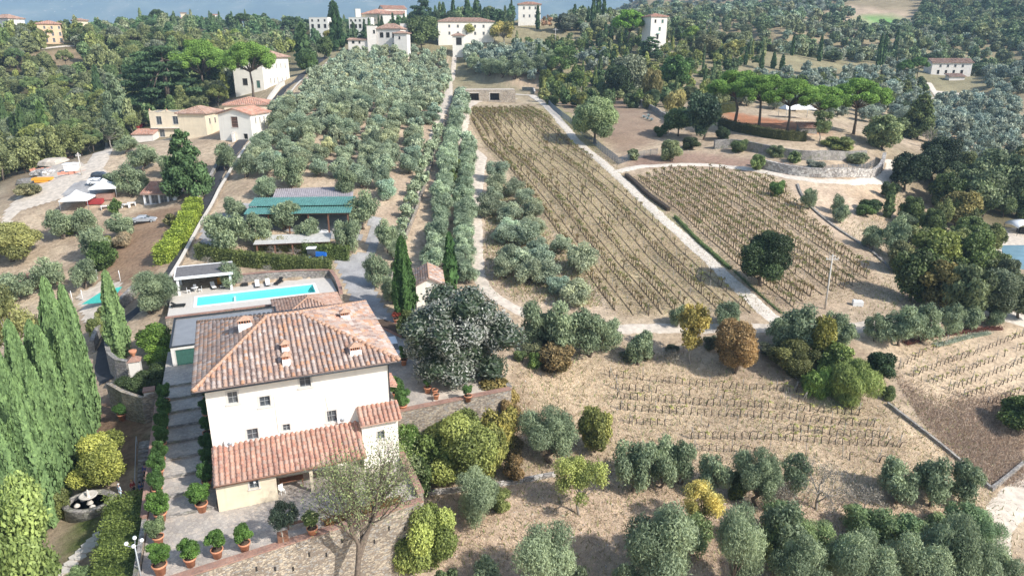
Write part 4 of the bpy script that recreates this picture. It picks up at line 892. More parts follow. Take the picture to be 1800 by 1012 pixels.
panel(mb, (X1,Y0), (0,1), Y1-Y0, -.5, EZ, rh_); panel(mb, (X1,Y1), (-1,0), X1, -.5, EZ, [(3,4,6,8),(9,10,6,8)]); panel(mb, (X0,Y1), (0,-1), Y1-Y0, -.5, EZ, [(2,3.1,6.5,8.3),(8,9.1,6.5,8.3),(12,13,6.5,8.3)])
mb.obj('wall', MT['villa'], villa)
for k, h in enumerate(fh): window(villa, (X0,Y0), (1,0), h, 'pane', .16)
for h in rh_: window(villa, (X1,Y0), (0,1), h, 'shutter')
for h in [(2,3.1,6.5,8.3),(8,9.1,6.5,8.3),(12,13,6.5,8.3)]: window(villa, (X0,Y1), (0,-1), h, 'shutter')
for h in [(3,4,6,8),(9,10,6,8)]: window(villa, (X1,Y1), (-1,0), h, 'shutter')
sl_, rd = hip_slopes(-.9, 17.95, 2.8, 21.3, 11.0, 6.3, 9.4, 12.0, 14.0)
roof = roof_obj(sl_, villa, 'tile', rd, .5, .47, rr=.2)
mb = MB(); mb.box(-.8, 17.85, 2.9, 21.2, EZ-.0, 10.83); mb.obj('eaves', MT['wood'], villa)
mb = MB(); mb.tube([(-.95,2.68,10.86),(18,2.68,10.86)], .09, 8); mb.tube([(-.99,2.75,10.85),(-.99,21.3,10.85)], .09, 8); mb.tube([(18.05,2.75,10.85),(18.05,21.3,10.85)], .09, 8)
mb.tube([(16.9,2.72,10.8),(16.92,3.6,10.3),(16.95,3.68,9.9),(16.95,3.68,5.9)], .05, 6); mb.obj('gutter', MT['darkmetal'], villa)
def roof_z(x, y):
    z = 11+3*min((y-2.8)/9.2, (x+.9)/7.2, (17.95-x)/8.55, (21.3-y)/9.3); return max(11, z)
def on_roof(u, v):
    d = ray(u, v); 
    for t in np.arange(55, 95, .05):
        p = d*t; lx, ly = WL(p[0], p[1]); 
        if -.9 < lx < 18 and 2.8 < ly < 21.3 and p[2]+CAMZ < roof_z(lx, ly): return lx, ly, roof_z(lx, ly)
    return None
for u, v, w, dd, h in ((432,579,1.35,.9,.85),(607,561,1.0,.7,.6),(502,617,.7,.6,.55),(504,641,.75,.6,.7),(625,622,1.1,.75,.55)):
    q = on_roof(u, v)
    if q: chimney(villa, q[0], q[1], q[2]-.05, w, dd, h)
# lean-to along the front
lt = MB(); panel(lt, (0,0), (1,0), 5.0, -.3, 2.95, [hole_px(438,843,455,858,0)]); panel(lt, (0,Y0), (0,-1), Y0, -.3, 2.95, []); lt.add([(0,Y0,2.95),(0,0,2.95),(0,Y0,4.3)], [(0,1,2)])
lt.add([(5.0,0,-.3),(5.2,0,-.3),(5.2,Y0,-.3),(5.0,Y0,-.3),(5.0,0,2.95),(5.2,0,2.95),(5.2,Y0,2.95),(5.0,Y0,2.95)], [(1,2,6,5),(2,3,7,6),(4,5,6,7),(0,1,5,4)])
for xp in (8.2, 11.9): pp = MB(); pp.box(xp, xp+.3, 0, .3, -.3, 2.95); pp.obj('porch_pillar', MT['cream'], villa)
lto = lt.obj('porch_wall', MT['cream'], villa); window(villa, (0,0), (1,0), hole_px(438,843,455,858,0), 'pane', .1)
roof_obj([[(-.12,-.35,2.95),(13.6,-.35,2.95),(13.6,Y0-.02,4.62),(-.12,Y0-.02,4.62)]], villa, 'newtile', [], .47, .45, 'porch_roof')
mb = MB(); mb.tube([(-.15,-.45,2.88),(13.6,-.45,2.88)], .07, 6); mb.obj('porch_gutter', MT['wood'], villa)
# wing at the right with its own tiled lean-to roof
wg = MB(); panel(wg, (13.7,2.3), (1,0), 3.6, -3, 5.2, [(1.5,2.2,3.0,3.9)]); panel(wg, (13.7,Y0), (0,-1), Y0-2.3, -3, 5.2, []); panel(wg, (17.3,2.3), (0,1), 1.8, -3, 5.2, [])
wg.add([(13.7,Y0,5.2),(13.7,2.3,5.2),(13.7,Y0,6.0)], [(0,1,2)]); wg.add([(17.3,2.3,5.2),(17.3,4.1,5.2),(17.3,4.1,6.1)], [(0,1,2)]); wg.obj('wing_wall', MT['villa'], villa)
window(villa, (13.7,2.3), (1,0), (1.5,2.2,3.0,3.9), 'pane', .1)
roof_obj([[(13.5,1.75,5.15),(17.55,1.75,5.15),(17.55,Y0-.02,6.25),(13.5,Y0-.02,6.25)]], villa, 'newtile', [], .47, .45, 'wing_roof')
roof_obj([[(17.02,8.2,6.1),(17.02,11.6,6.1),(18.6,11.6,5.6),(18.6,8.2,5.6)][::-1]], villa, 'newtile', [], .42, .45, 'door_canopy')
def ac(x, y, z, rz=0):
    mb = MB(); mb.box(-.42,.42,-.3,0,0,.6); o = mb.obj('air_conditioner', MT['white'], villa, loc=(x,y,z), rz=rz); f = MB(); f.lathe([(.0,0),(.24,0),(.24,.02),(0,.03)], 14); g = f.obj('fan', MT['greymetal'], o, loc=(.05,-.3,.3)); g.rotation_euler = (pi/2,0,0)
a_, z_ = px_on_facade(403, 777, Y0); ac(a_, Y0-.02, z_-.3); a_, z_ = px_on_facade(600, 735, Y0); ac(a_, Y0-.02, z_-.3)
# pipe traces and lamp
mb = MB(); mb.tube([(5.9,Y0-.04,8.9),(5.95,Y0-.04,5)], .02, 4); mb.obj('wall_cable', MT['stonetrim'], villa); mb = MB(); mb.tube([(10.6,Y0-.04,8.2),(10.9,Y0-.04,5)], .02, 4); mb.obj('wall_cable', MT['stonetrim'], villa)
mb = MB(); mb.lathe([(0,-.1),(.1,-.06),(.12,.05),(0,.12)], 8, (3.3,-.15,2.45)); mb.tube([(3.3,0,2.4),(3.3,-.15,2.45)], .03, 5); mb.obj('wall_lamp', MT['white'], villa)
# porch furniture
t = empty('garden_table', (*LW(6.6, 1.9), 0), TH, 'dark table standing in the shade of the villa porch', 'table'); mb = MB(); mb.box(-1.1,1.1,-.45,.45,.72,.77); mb.obj('tabletop', MT['wood'], t)
for sx in (-1,1):
    for sy in (-1,1): m_ = MB(); m_.box(sx*1.0-.04, sx*1.0+.04, sy*.36-.04, sy*.36+.04, 0, .72); m_.obj('leg', MT['wood'], t)
def chair(x, y, z, rz, label, mat='white', group=None):
    c = empty('chair', (*LW(x, y), z), rz, label, 'chair', group); m_ = MB(); m_.box(-.23,.23,-.23,.23,.42,.46); m_.obj('seat', MT[mat], c); m_ = MB(); m_.box(-.23,.23,.2,.24,.46,.92); m_.obj('backrest', MT[mat], c)
    for sx in (-.2,.2):
        for sy in (-.2,.2): m_ = MB(); m_.box(sx-.025,sx+.025,sy-.025,sy+.025,0,.42); m_.obj('leg', MT[mat], c)
    return c
chair(5.6, .9, 0, TH+.4, 'white chair in the villa porch opening')
def AT(u, y):
    """place on the ground at distance y in the direction of pixel column u"""
    a = (u-900)/FPX; z = 40.
    for _ in range(6): x = a*(y*CP-(z-CAMZ)*SP); z = hz(x, y)
    return np.array([x, y, z])
def hp(name, label, u0, u1, y0, y1, veave, d, hg=None, **k):
    """house whose front runs between two columns at distances y0, y1"""
    p0 = AT(u0, y0); p1 = AT(u1, y1); w = float(np.hypot(*(p1-p0)[:2])); z = min(p0[2], p1[2]); p0[2] = z
    h = height_for(p0, veave)
    if hg and hg < h: p0[2] += h-hg; k['below'] = h-hg+3; h = hg
    return house(name, label, tuple(p0), atan2(p1[1]-p0[1], p1[0]-p0[0]), w, d, h, **k), w, h
def wrow(n, w, z0, z1, ww, st='pane', m=.12):
    return [(w*(m+(1-2*m)*(i+.5)/n)-ww/2, w*(m+(1-2*m)*(i+.5)/n)+ww/2, z0, z1, st) for i in range(n)]
# garage with flat roof, green doors, and the hipped annex behind the villa
g = house('garage', 'low grey flat roofed garage with green doors behind the villa', (*LW(-5.0, 29.7), 2.6), TH, 13.1, 10.7, 2.6, 'flat', mat='whitewall', cornice='darkmetal', wins={'f': [(.5, 5.2, .05, 2.2, 'dark')]})
m_ = MB(); m_.box(.5, 5.2, .05, .15, .0, 2.2)
for k in range(24): m_.box(.52+k*.195, .58+k*.195, .02, .051, .02, 2.18)
m_.obj('door', MT['greendoor'], g)
house('annex', 'small annex with weathered hipped tile roof between villa and pool', (*LW(8.3, 34.2), 1.8), TH, 8.6, 9.4, 3.2, 'hip', 1.7, 'cream', 'browntile', over=.5, pitch=.42, wins={'r': [(2,3,1,2.2,'pane')]})
house('garden_shed', 'small cream shed with old gabled tile roof beside two cypresses', (*AT(733, 103.3)[:2], hz(*AT(733,103.3)[:2])), radians(8), 4.0, 7.5, 4.3, 'gablef', 1.0, 'villa', 'tile', over=.35, pitch=.42, wins={'f': [(1.5,2.5,0,2.1,'dark')]})
# pool pergola
pg = empty('pool_pergola', (*LW(-5.2, 55.0), 4.0), TH, 'white poolside pergola with dark weathered roof', 'pergola')
b = MB(); b.box(-.3, 8.0, -.3, 6.0, 2.75, 2.9); b.obj('roof', MT['thatch'], pg)
b = MB(); b.box(-.4, 8.1, -.45, -.3, 2.6, 3.0); b.box(-.4, 8.1, 6.0, 6.12, 2.6, 3.0); b.box(-.45, -.3, -.299, 5.999, 2.6, 2.99); b.box(8.0, 8.12, -.299, 5.999, 2.6, 2.99); b.obj('fascia', MT['white'], pg)
for x in (0, 7.6):
    for y in (0, 5.5): b = MB(); b.box(x-.16, x+.16, y-.16, y+.16, 0, 2.75); b.obj('post', MT['white'], pg)
b = MB(); b.box(-.1, 7.7, 5.75, 5.95, 0, 2.6); b.obj('back_wall', MT['stonewall'], pg)
def lounger(x, y, z, rz, label, fr='wicker', group='sun loungers by the pool', cu='cushion'):
    c = empty('sun_lounger', (*LW(x, y), z), TH+rz, label, 'sun lounger', group); m_ = MB(); m_.box(-.35,.35,-1,1,.22,.32); m_.obj('frame', MT[fr], c)
    m_ = MB(); m_.box(-.32,.32,-.98,.3,.32,.40); m_.add([(-.32,.3,.32),(.32,.3,.32),(.32,1,.75),(-.32,1,.75),(-.32,.3,.42),(.32,.3,.42),(.32,.96,.86),(-.32,.96,.86)], [(0,3,2,1),(4,5,6,7),(0,1,5,4),(1,2,6,5),(2,3,7,6),(3,0,4,7)]); m_.obj('cushion', MT[cu], c)
    for sx in (-.3,.3):
        for sy in (-.8,.8): m_ = MB(); m_.box(sx-.03,sx+.03,sy-.03,sy+.03,0,.22); m_.obj('leg', MT[fr], c)
lounger(6.3, 55.2, 4, 0, 'left of the two white loungers side by side by the pool')
lounger(7.9, 55.3, 4, 0, 'right of the two white loungers side by side by the pool')
lounger(9.6, 55.4, 4, -.6, 'black wicker lounger without cushion at the pool wall', cu='wicker')
lounger(-.3, 56.8, 4, .2, 'white lounger under the left half of the pergola'); lounger(1.3, 56.9, 4, -.3, 'white lounger under the right half of the pergola')
lounger(-5.1, 49.2, 4, 1.5, 'dark lounger at the left end of the pool beside the olive', cu='wicker')
lounger(.6, 58.6, 4, 0, 'lounger with orange towel at the back of the pergola', cu='orangecloth')
t = empty('poolside_table', (*LW(-3.0, 55.9), 4), TH, 'white round table under the pergola', 'table'); m_ = MB(); m_.lathe([(0,.7),(.55,.7),(.55,.74),(0,.74)], 16); m_.obj('tabletop', MT['white'], t); m_ = MB(); m_.tube([(0,0,0),(0,0,.7)], .05, 6); m_.obj('leg', MT['white'], t)
for k, (x, y, r, l) in enumerate(((-3.9,55.6,1.6,'white chair left of the round pergola table'),(-2.2,55.6,-1.5,'white chair right of the round pergola table'),(-3.0,56.8,0,'white chair behind the round pergola table'))): chair(x, y, 4, TH+r, l)
m_ = MB(); m_.box(-.5,.5,-.4,.4,.0,.4); tag(m_.obj('side_table', MT['wicker'], loc=(*LW(4.4, 56.3), 4), rz=TH), 'low black box table by the stone wall near the pergola', 'table')
# barn with green metal roof, grey roof behind, carport
def open_shed(name, label, p0, p1, dpt, hf, hb, mat, posts, roofw=.3, ribs=0, split=None):
    w = float(np.hypot(*(p1-p0)[:2])); rz = atan2(p1[1]-p0[1], p1[0]-p0[0]); z = min(p0[2], p1[2]); r = empty(name, (p0[0], p0[1], z), rz, label, 'shed')
    segs = [(0, dpt)] if not split else [(0, split), (split, dpt)]
    for i, (a, b_) in enumerate(segs):
        za = hf+(hb-hf)*a/dpt+(.35 if i else 0); zb = hf+(hb-hf)*b_/dpt+(.35 if i else 0); m_ = MB(); A_ = -roofw if i == 0 else a-.3; B_ = b_+roofw
        m_.add([(-roofw,A_,za),(w+roofw,A_,za),(w+roofw,B_,zb),(-roofw,B_,zb),(-roofw,A_,za+.08),(w+roofw,A_,za+.08),(w+roofw,B_,zb+.08),(-roofw,B_,zb+.08)], [(0,3,2,1),(4,5,6,7),(0,1,5,4),(1,2,6,5),(2,3,7,6),(3,0,4,7)], 0)
        if ribs:
            n = int((w+.6)/ribs)
            for k in range(n+1):
                x = -roofw+k*ribs; m_.add([(x,A_,za+.08),(x+.12,A_,za+.08),(x+.12,B_,zb+.08),(x,B_,zb+.08),(x,A_,za+.2),(x+.12,A_,za+.2),(x+.12,B_,zb+.2),(x,B_,zb+.2)], [(4,5,6,7),(0,1,5,4),(1,2,6,5),(3,0,4,7)], 0)
        m_.obj('roof', MT[mat], r)
    for k in range(posts):
        x = .2+(w-.4)*k/(posts-1)
        m_ = MB(); m_.box(x-.12, x+.12, 0, .24, -1, hf); m_.obj('post', MT['wood'], r); m_ = MB(); m_.box(x-.12, x+.12, dpt-.24, dpt, -1, hb); m_.obj('post', MT['wood'], r)
    m_ = MB(); m_.box(0, w, .05, .19, hf-.3, hf-.01); m_.obj('beam', MT['wood'], r)
    return r, w
MT['greenroof'] = M_plain('green_metal_roof', (.115,.265,.235), .45, var=.18, scale=.8); MT['paleroof'] = M_plain('pale_cement_roof', (.50,.48,.43), .85, var=.18, scale=1.5); MT['greyrib'] = M_plain('grey_fibre_roof', (.36,.33,.34), .8, var=.25, scale=1.5)
z0 = hz(-43, 129); p0 = np.array([-48.5, 127.6, z0]); p1 = np.array([-30.2, 129.0, z0]); bn, w_ = open_shed('barn', 'long open barn with green ribbed metal roof', p0, p1, 7.5, 3.6, 4.6, 'greenroof', 6, .4, .45, 3.3)
m_ = MB(); m_.box(0, w_, 7.2, 7.5, -1, 4.2); m_.obj('back_wall', MT['stonegrey'], bn)
open_shed('storage_shed', 'shed with grey corrugated roof behind the green barn', p0+[2.2, 9.6, .6], np.array([-32, 140, z0+.6]), 6, 3.9, 4.6, 'greyrib', 5, .4, .4)
z0 = hz(-38, 120); open_shed('carport', 'low carport with pale flat sheet roof over a tractor', np.array([-44.6, 119.6, z0]), np.array([-32.4, 121.6, z0]), 4.2, 2.5, 2.9, 'paleroof', 5, .3)
# ------------------------------------------------------------------ cars and tractor
def car(name, label, p, rz, paint, L=4.2, W=1.75, H=1.5, kind='car', van=False):
    r = empty(name, (p[0], p[1], p[2]+.02), rz, label, 'van' if van else 'car'); h = L/2
    if van: prof = [(-h,.35),(-h,1.0),(-h+.15,H*.97),(-h+.5,H),(h-1.45,H),(h-.85,1.12),(h-.12,.92),(h,.7),(h,.35)]
    elif kind == 'sedan': prof = [(-h,.4),(-h+.03,.85),(-h+.75,.95),(-h+1.25,H-.03),(-h+1.7,H),(h-1.95,H),(h-1.2,.98),(h-.2,.82),(h,.65),(h,.35)]
    else: prof = [(-h,.4),(-h+.04,.95),(-h+.35,H-.08),(-h+.8,H),(h-1.9,H),(h-1.15,.98),(h-.2,.84),(h,.65),(h,.35)]
    def lay(y, ins, top):
        return [(x*(1-.0), y, z if z < .96 else z-top) for x, z in prof]
    mb = MB(); sec = []
    for y, f in ((-W/2+.02, 0), (-W/2+.0, 0), (-W/2+.2, 1), (W/2-.2, 1), (W/2, 0)): sec.append((y, f))
    secs = [(-W/2+.03, .93, .0), (-W/2, 1.0, 0), (-W/2+.18, 1.0, 1), (W/2-.18, 1.0, 1), (W/2, 1.0, 0), (W/2-.03, .93, 0)]
    vs = []; n = len(prof)
    for y, sc, roof in secs[1:5]:
        for x, z in prof:
            zz = z if roof or z < 1.0 else 1.0+(z-1.0)*.0+0
            vs.append((x, y, zz))
    fs = [tuple(range(n))[::-1], tuple(range(3*n, 4*n))]+[(i*n+k, i*n+(k+1)%n, (i+1)*n+(k+1)%n, (i+1)*n+k) for i in range(3) for k in range(n)]
    mb.add(vs, fs, 0); bo = mb.obj('body', MT[paint], r); bv = bo.modifiers.new('bevel', 'BEVEL'); bv.width = .06; bv.segments = 2; bv.limit_method = 'ANGLE'
    g = MB(); e = .012; yi = W/2-.17
    a = next(i for i in range(n) if prof[i][1] >= H-.001); b_ = max(i for i in range(n) if prof[i][1] >= H-.001); f0 = prof[b_]; f1 = prof[b_+1]; q0 = prof[a]; q1 = prof[a-1]
    g.add([(f0[0]+.02,-yi,f0[1]-.04+e),(f0[0]+.02,yi,f0[1]-.04+e),(f1[0]-.02+.03,yi+.05,f1[1]+.05),(f1[0]-.02+.03,-yi-.05,f1[1]+.05)], [(0,1,2,3)]); g.obj('windscreen', MT['pane'], r)
    g = MB(); xr = prof[a-1]; g.add([(q1[0]-.02,-yi,max(q1[1],1.0)-.02),(q1[0]-.02,yi,max(q1[1],1.0)-.02),(q0[0]-.05,yi,q0[1]-.02),(q0[0]-.05,-yi,q0[1]-.02)], [(0,3,2,1)]); g.obj('rear_window', MT['pane'], r)
    for s in (-1, 1):
        g = MB(); ya = s*(W/2+.004); yb = s*(W/2-.16)
        xa, xb = (q1[0]+.25, f1[0]-.15); g.add([(xa,ya,1.0),(xb,ya,1.0),(f0[0]-.02,yb,H-.08),(q0[0]+.1,yb,H-.08)], [(0,1,2,3) if s < 0 else (3,2,1,0)]); g.obj('side_window', MT['pane'], r)
        for x in (-h+.75, h-.8):
            wm = MB(); wm.lathe([(.0,-.1),(.31,-.1),(.33,-.07),(.33,.07),(.31,.1),(.0,.1)], 16); wo = wm.obj('wheel', MT['rubber'], r, loc=(x, s*(W/2-.07), .33)); wo.rotation_euler = (pi/2, 0, 0)
            rm = MB(); rm.lathe([(0,-.115),(.19,-.112),(.2,.112),(0,.115)], 12); rm.obj('rim', MT['greymetal'], wo)
        hl = MB(); hl.box(h-.1, h+.012, s*(W/2-.28)-.17, s*(W/2-.28)+.17, .62, .74); hl.obj('headlight', MT['cushion'], r)
    return r
def G0(u, v): return G(u, v)
car('parked_car', 'white hatchback on the left gravel yard, in front of the dark car', G(174, 325), radians(8), 'carwhite')
car('parked_car', 'dark blue hatchback parked just behind the white one', G(180, 314), radians(3), 'navy')
car('parked_car', 'silver saloon car among bushes below the small tiled cottage', G(254, 391), radians(12), 'silver', L=4.5, H=1.42, kind='sedan')
car('parked_van', 'white van parked on the driveway right of the villa', (*LW(22.0, 26.9), 1.15), TH-radians(95), 'carwhite', L=4.3, H=1.85, van=True)
car('parked_car', 'white car in the shade under the right end of the green barn', np.array([-36.5, 129.0, hz(-36.5,129)]), radians(5), 'carwhite')
tp = np.array([-34.5, 119.8, hz(-34.5, 119.8)]); tr = empty('tractor', tuple(tp), radians(5), 'blue tractor with a cab at the right end of the carport', 'tractor')
m_ = MB(); m_.prism([(.2,-.38),(1.9,-.3),(2.05,-.2),(2.05,.2),(1.9,.3),(.2,.38)], .75, [1.5,1.35,1.3,1.3,1.35,1.5]); m_.obj('bonnet', MT['blue'], tr)
m_ = MB(); m_.prism([(-1.1,-.65),(.25,-.6),(.25,.6),(-1.1,.65)], 1.0, 2.2); m_.obj('cab', MT['pane'], tr); m_ = MB(); m_.box(-1.25,.35,-.75,.75,2.2,2.32); m_.obj('cab_roof', MT['white'], tr); m_ = MB(); m_.box(-1.1,1.9,-.25,.25,.5,.8); m_.obj('chassis', MT['darkmetal'], tr)
for x, rr_, wd in ((-.7,.72,.4),(1.45,.48,.28)):
    for s in (-.78,.78): m_ = MB(); m_.lathe([(0,-wd/2),(rr_*.93,-wd/2),(rr_,-wd/3),(rr_,wd/3),(rr_*.93,wd/2),(0,wd/2)], 18); w__ = m_.obj('wheel', MT['rubber'], tr, loc=(x, s, rr_)); w__.rotation_euler = (pi/2,0,0); k_ = MB(); k_.lathe([(0,-wd/2-.01),(rr_*.5,-wd/2-.01),(rr_*.5,wd/2+.01),(0,wd/2+.01)], 12); k_.obj('rim', MT['blue'], w__)
# ------------------------------------------------------------------ left side: cottage, marquees, hamlet on the lane
q = G(254, 361); house('cottage', 'small white cottage with red tile roof under a dark conifer', tuple(q), radians(4), 6.8, 5.5, 2.6, 'shed', 1.5, 'white', 'newtile', wins={'f': [(.4,1.1,.3,2.2,'pane'),(1.6,3.0,.3,2.2,'pane'),(3.4,4.8,.3,2.2,'pane'),(5.2,6.0,.3,2.2,'pane')]}, over=.45, pitch=.4)
def marquee(u, v, s, label, rz=0, group=None):
    p = G(u, v); r = empty('marquee', tuple(p), rz, label, 'marquee'); m_ = MB(); m_.add([(-s,-s,2.2),(s,-s,2.2),(s,s,2.2),(-s,s,2.2),(0,0,3.9),(-s,-s,1.95),(s,-s,1.95),(s,s,1.95),(-s,s,1.95)]+[(.35*a*s,.35*b_*s,3.05) for a,b_ in ((-1,-1),(1,-1),(1,1),(-1,1))], [(0,1,10,9),(9,10,4),(1,2,11,10),(10,11,4),(2,3,12,11),(11,12,4),(3,0,9,12),(12,9,4),(0,5,6,1),(1,6,7,2),(2,7,8,3),(3,8,5,0)]); m_.obj('canopy', MT['white'], r)
    for a in (-1,1):
        for b_ in (-1,1): m_ = MB(); m_.tube([(a*s*.97,b_*s*.97,0),(a*s*.97,b_*s*.97,2.2)], .05, 6); m_.obj('pole', MT['greymetal'], r)
    return r
marquee(140, 366, 2.7, 'white peaked marquee at the near edge of the gravel yard', .2); marquee(187, 345, 2.6, 'white peaked marquee beside the olive, right of the other one', .3)
hw = [(2.2,3.9,4.6,7.2,'pane'),(7.6,9.3,4.6,7.2,'pane'),(2.6,4.3,.4,2.9,'pane'),(8.0,9.2,.4,2.6,'dark')]
q = G(268, 243); r, = [house('farmhouse', 'ochre house with tall windows and scalloped parapet at the lane', tuple(q), radians(4), 17.5, 8, 8.6, 'flat', mat='cream', wins={'f': hw})]
for k in (0.4, 6.0, 17.0): m_ = MB(); m_.lathe([(.22,0),(.18,.3),(.28,.5),(.1,.8),(0,1.2)], 8, (k, .2, 8.7)); m_.obj('finial', MT['terracotta'], r)
for x0, x1 in ((.2,5.6),(5.8,11.2),(11.4,16.8)):
    m_ = MB(); n = 10; top = [(x0+(x1-x0)*i/n, 8.72+.75*(abs(i/n*2-1))**2.4) for i in range(n+1)]; vs = [(x, y, z) for y in (-.02,.22) for x, z in top]+[(x, y, 8.68) for y in (-.02,.22) for x, z in top]; N_ = n+1
    m_.add(vs, [f for i in range(n) for f in ((i,i+1,N_+i+1,N_+i),(i,2*N_+i,2*N_+i+1,i+1),(N_+i,N_+i+1,3*N_+i+1,3*N_+i))], 0); m_.obj('parapet', MT['cream'], r)
m_ = MB(); m_.box(.2,17.3,-.9,-.02,3.3,3.5); m_.obj('balcony', MT['stonetrim'], r)
q = G(318, 246); house('farmhouse', 'cream outbuilding with brown hipped roof between the lane houses', tuple(q), radians(-4), 7.4, 9.5, 6.8, 'hip', 1.5, 'cream', 'browntile', wins={'r': [(2,2.7,4,5.4,'dark'),(5,5.7,4,5.4,'dark')]}, over=.5)
q = G(388, 247); house('farmhouse', 'cream gabled house with brick lattice window beside the lane', tuple(q), radians(-12), 9.0, 9, 6.6, 'gablef', 1.3, 'villa', 'newtile', wins={'f': [(3.6,5.4,3.3,5.9,'dark'),(3.2,4.4,-.2,1.7,'dark'),(6.6,7.7,.5,1.8,'dark')], 'r': [(2,2.4,4.2,5.6,'dark'),(4,4.4,4.2,5.6,'dark'),(6,6.4,4.2,5.6,'dark')]}, over=.4)
m_ = MB(); q2 = G(388, 247); cr = Matrix.Rotation(radians(-12), 3, 'Z')
for i in range(7):
    for j in range(5): m_.box(3.62+j*.37, 3.62+j*.37+.22, .05, .16, 3.32+i*.38, 3.32+i*.38+.2)
o_ = m_.obj('brick_lattice', MT['brick'], [o for o in bpy.data.objects if o.get('label','').startswith('cream gabled house')][0])
q = G(398, 221); house('farmhouse', 'long low house with red tile hipped roof along the lane wall', tuple(q), radians(14), 12, 13, 5.6, 'hip', 1.6, 'cream', 'newtile', over=.5)
q = G(415, 171); bw = 12.0; house('manor_house', 'tall cream manor house with green shutters beside the upper lane', tuple(q), radians(-3), bw, 30, 15.2, 'hip', 2.6, 'villa', 'browntile', wins={'f': [(3,4.3,10.6,12.9,'shutter'),(8.6,9.9,10.6,12.9,'shutter'),(3.4,5.4,4.6,7.2,'dark'),(9.0,10.4,3.6,6.4,'shutter')], 'r': [(x,x+.9,10.6,12.6,'pane') for x in (3,7,11,15,20,25)]+[(x,x+.9,5,7,'pane') for x in (7,11,15,20,25)]}, over=.9)
q = G(234, 252); house('outbuilding', 'low white outbuilding with a single sloping tile roof left of the ochre house', tuple(q), radians(8), 6.5, 7, 3.0, 'shed', 1.0, 'whitewall', 'newtile', over=.3)
m_ = MB(); m_.box(-3,3,-2,2,0,1.6); tag(m_.obj('awning', MT['red'], loc=tuple(G(238, 225)), rz=.2), 'deep red awning roof behind the low white outbuilding', 'awning')
# ------------------------------------------------------------------ houses along the ridge
hp('apartment_house', 'orange four storey house with terrace railings on the left ridge', 71, 112, 395, 400, 42, 10, hg=10.5, roof='hip', rh=1.6, mat='orange', tile='newtile', wins={'f': wrow(3,13,1.0,3.0,1.1)+wrow(3,13,4.2,6.0,1.0)+wrow(3,13,7.6,9.0,.9), 'r': wrow(2,10,1,2.6,.9)+wrow(2,10,4.4,6,.9)}, pitch=.8)
hp('townhouse', 'pale cream block house right of the orange house on the left ridge', 135, 160, 420, 424, 36, 9, hg=8, roof='hip', rh=1, mat='cream', tile='browntile', wins={'f': wrow(2,9,1.2,2.8,.9)+wrow(2,9,4.6,6,.9), 'r': wrow(3,9,4.6,6,.9)}, pitch=.8)
hp('country_house', 'grey roofed white house at the left edge of the photo', -8, 24, 445, 440, 33, 10, hg=7, roof='hip', rh=2.2, mat='whitewall', tile='browntile', wins={'f': wrow(3,11,1.5,3,.9)}, pitch=.8)
r, w, h = hp('country_house', 'white villa with a small square belvedere on the far left ridge', 312, 344, 600, 604, 33, 12, hg=8.5, roof='hip', rh=1.5, mat='whitewall', tile='browntile', wins={'f': wrow(5,15,1.2,3,1.1)+wrow(5,15,4.6,6.2,1.1)}, pitch=.9)
m_ = MB(); m_.box(w*.25, w*.55, 4, 8, h, h+4.2); m_.obj('belvedere', MT['cream'], r); m_ = MB(); m_.prism([(w*.25-.4,3.6),(w*.55+.4,3.6),(w*.55+.4,8.4),(w*.25-.4,8.4)], h+4.2, h+4.7); m_.obj('belvedere_roof', MT['browntile'], r)
r, w, h = hp('country_house', 'long white house with a central tower on the far left ridge', 349, 396, 600, 610, 35, 12, hg=8.5, roof='hip', rh=1.5, mat='whitewall', tile='browntile', wins={'f': wrow(6,22,1.2,3,1.1)+wrow(6,22,4.4,6,1.1)}, pitch=.9)
m_ = MB(); m_.box(w*.5, w*.8, 4, 8, h, h+4); m_.obj('tower', MT['whitewall'], r); m_ = MB(); m_.prism([(w*.5-.4,3.6),(w*.8+.4,3.6),(w*.8+.4,8.4),(w*.5-.4,8.4)], h+4, h+4.6); m_.obj('tower_roof', MT['newtile'], r)
aw = lambda n, w: [(w*(i+.5)/n-.9, w*(i+.5)/n+.9, 1.0, 3.4, 'dark') for i in range(n)]+[(w*(i+.5)/n-.6, w*(i+.5)/n+.6, 5.0, 6.4, 'dark') for i in range(n)]
hp('arcade_building', 'cream arcaded wing left of the tall dark cypress on the ridge', 548, 581, 500, 498, 31, 6, hg=7.6, roof='flat', mat='villa', wins={'f': aw(3, 13)})
hp('arcade_building', 'cream arcaded wing right of the tall dark cypress on the ridge', 617, 655, 498, 496, 31, 6, hg=7.6, roof='flat', mat='villa', wins={'f': aw(5, 15)})
hp('monastery', 'long ochre monastery range with red tile roof on the ridge', 638, 672, 545, 540, 25, 30, hg=11, roof='hip', rh=3.5, mat='cream', tile='newtile', wins={'f': wrow(3,14,6,7.6,1)}, pitch=.9)
hp('monastery', 'pale monastery church wing rising behind the ochre range', 676, 716, 560, 566, 15, 20, hg=14, roof='gable', rh=2.5, mat='villa', tile='newtile', wins={'f': wrow(4,17,9,10.6,1)}, pitch=.9)
hp('monastery', 'square cream corner tower at the left end of the monastery', 628, 637, 540, 541, 16, 6, hg=14, roof='flat', mat='villa')
hp('monastery', 'low tile roofed cloister wing at the foot of the pale church', 672, 712, 525, 527, 25, 8, hg=8, roof='shed', rh=2.5, mat='villa', tile='newtile', pitch=.9)
r, w, h = hp('country_house', 'white villa with three dark arches above the olive grove', 664, 706, 398, 396, 51, 9, hg=9, roof='hip', rh=2.6, mat='whitewall', tile='browntile', wins={'f': [(1.6,3.6,4.6,7.2,'dark'),(5.0,7.0,4.6,7.2,'dark'),(8.4,10.4,4.6,7.2,'dark'),(9.4,10.4,1,2.8,'dark')]}, pitch=.7)
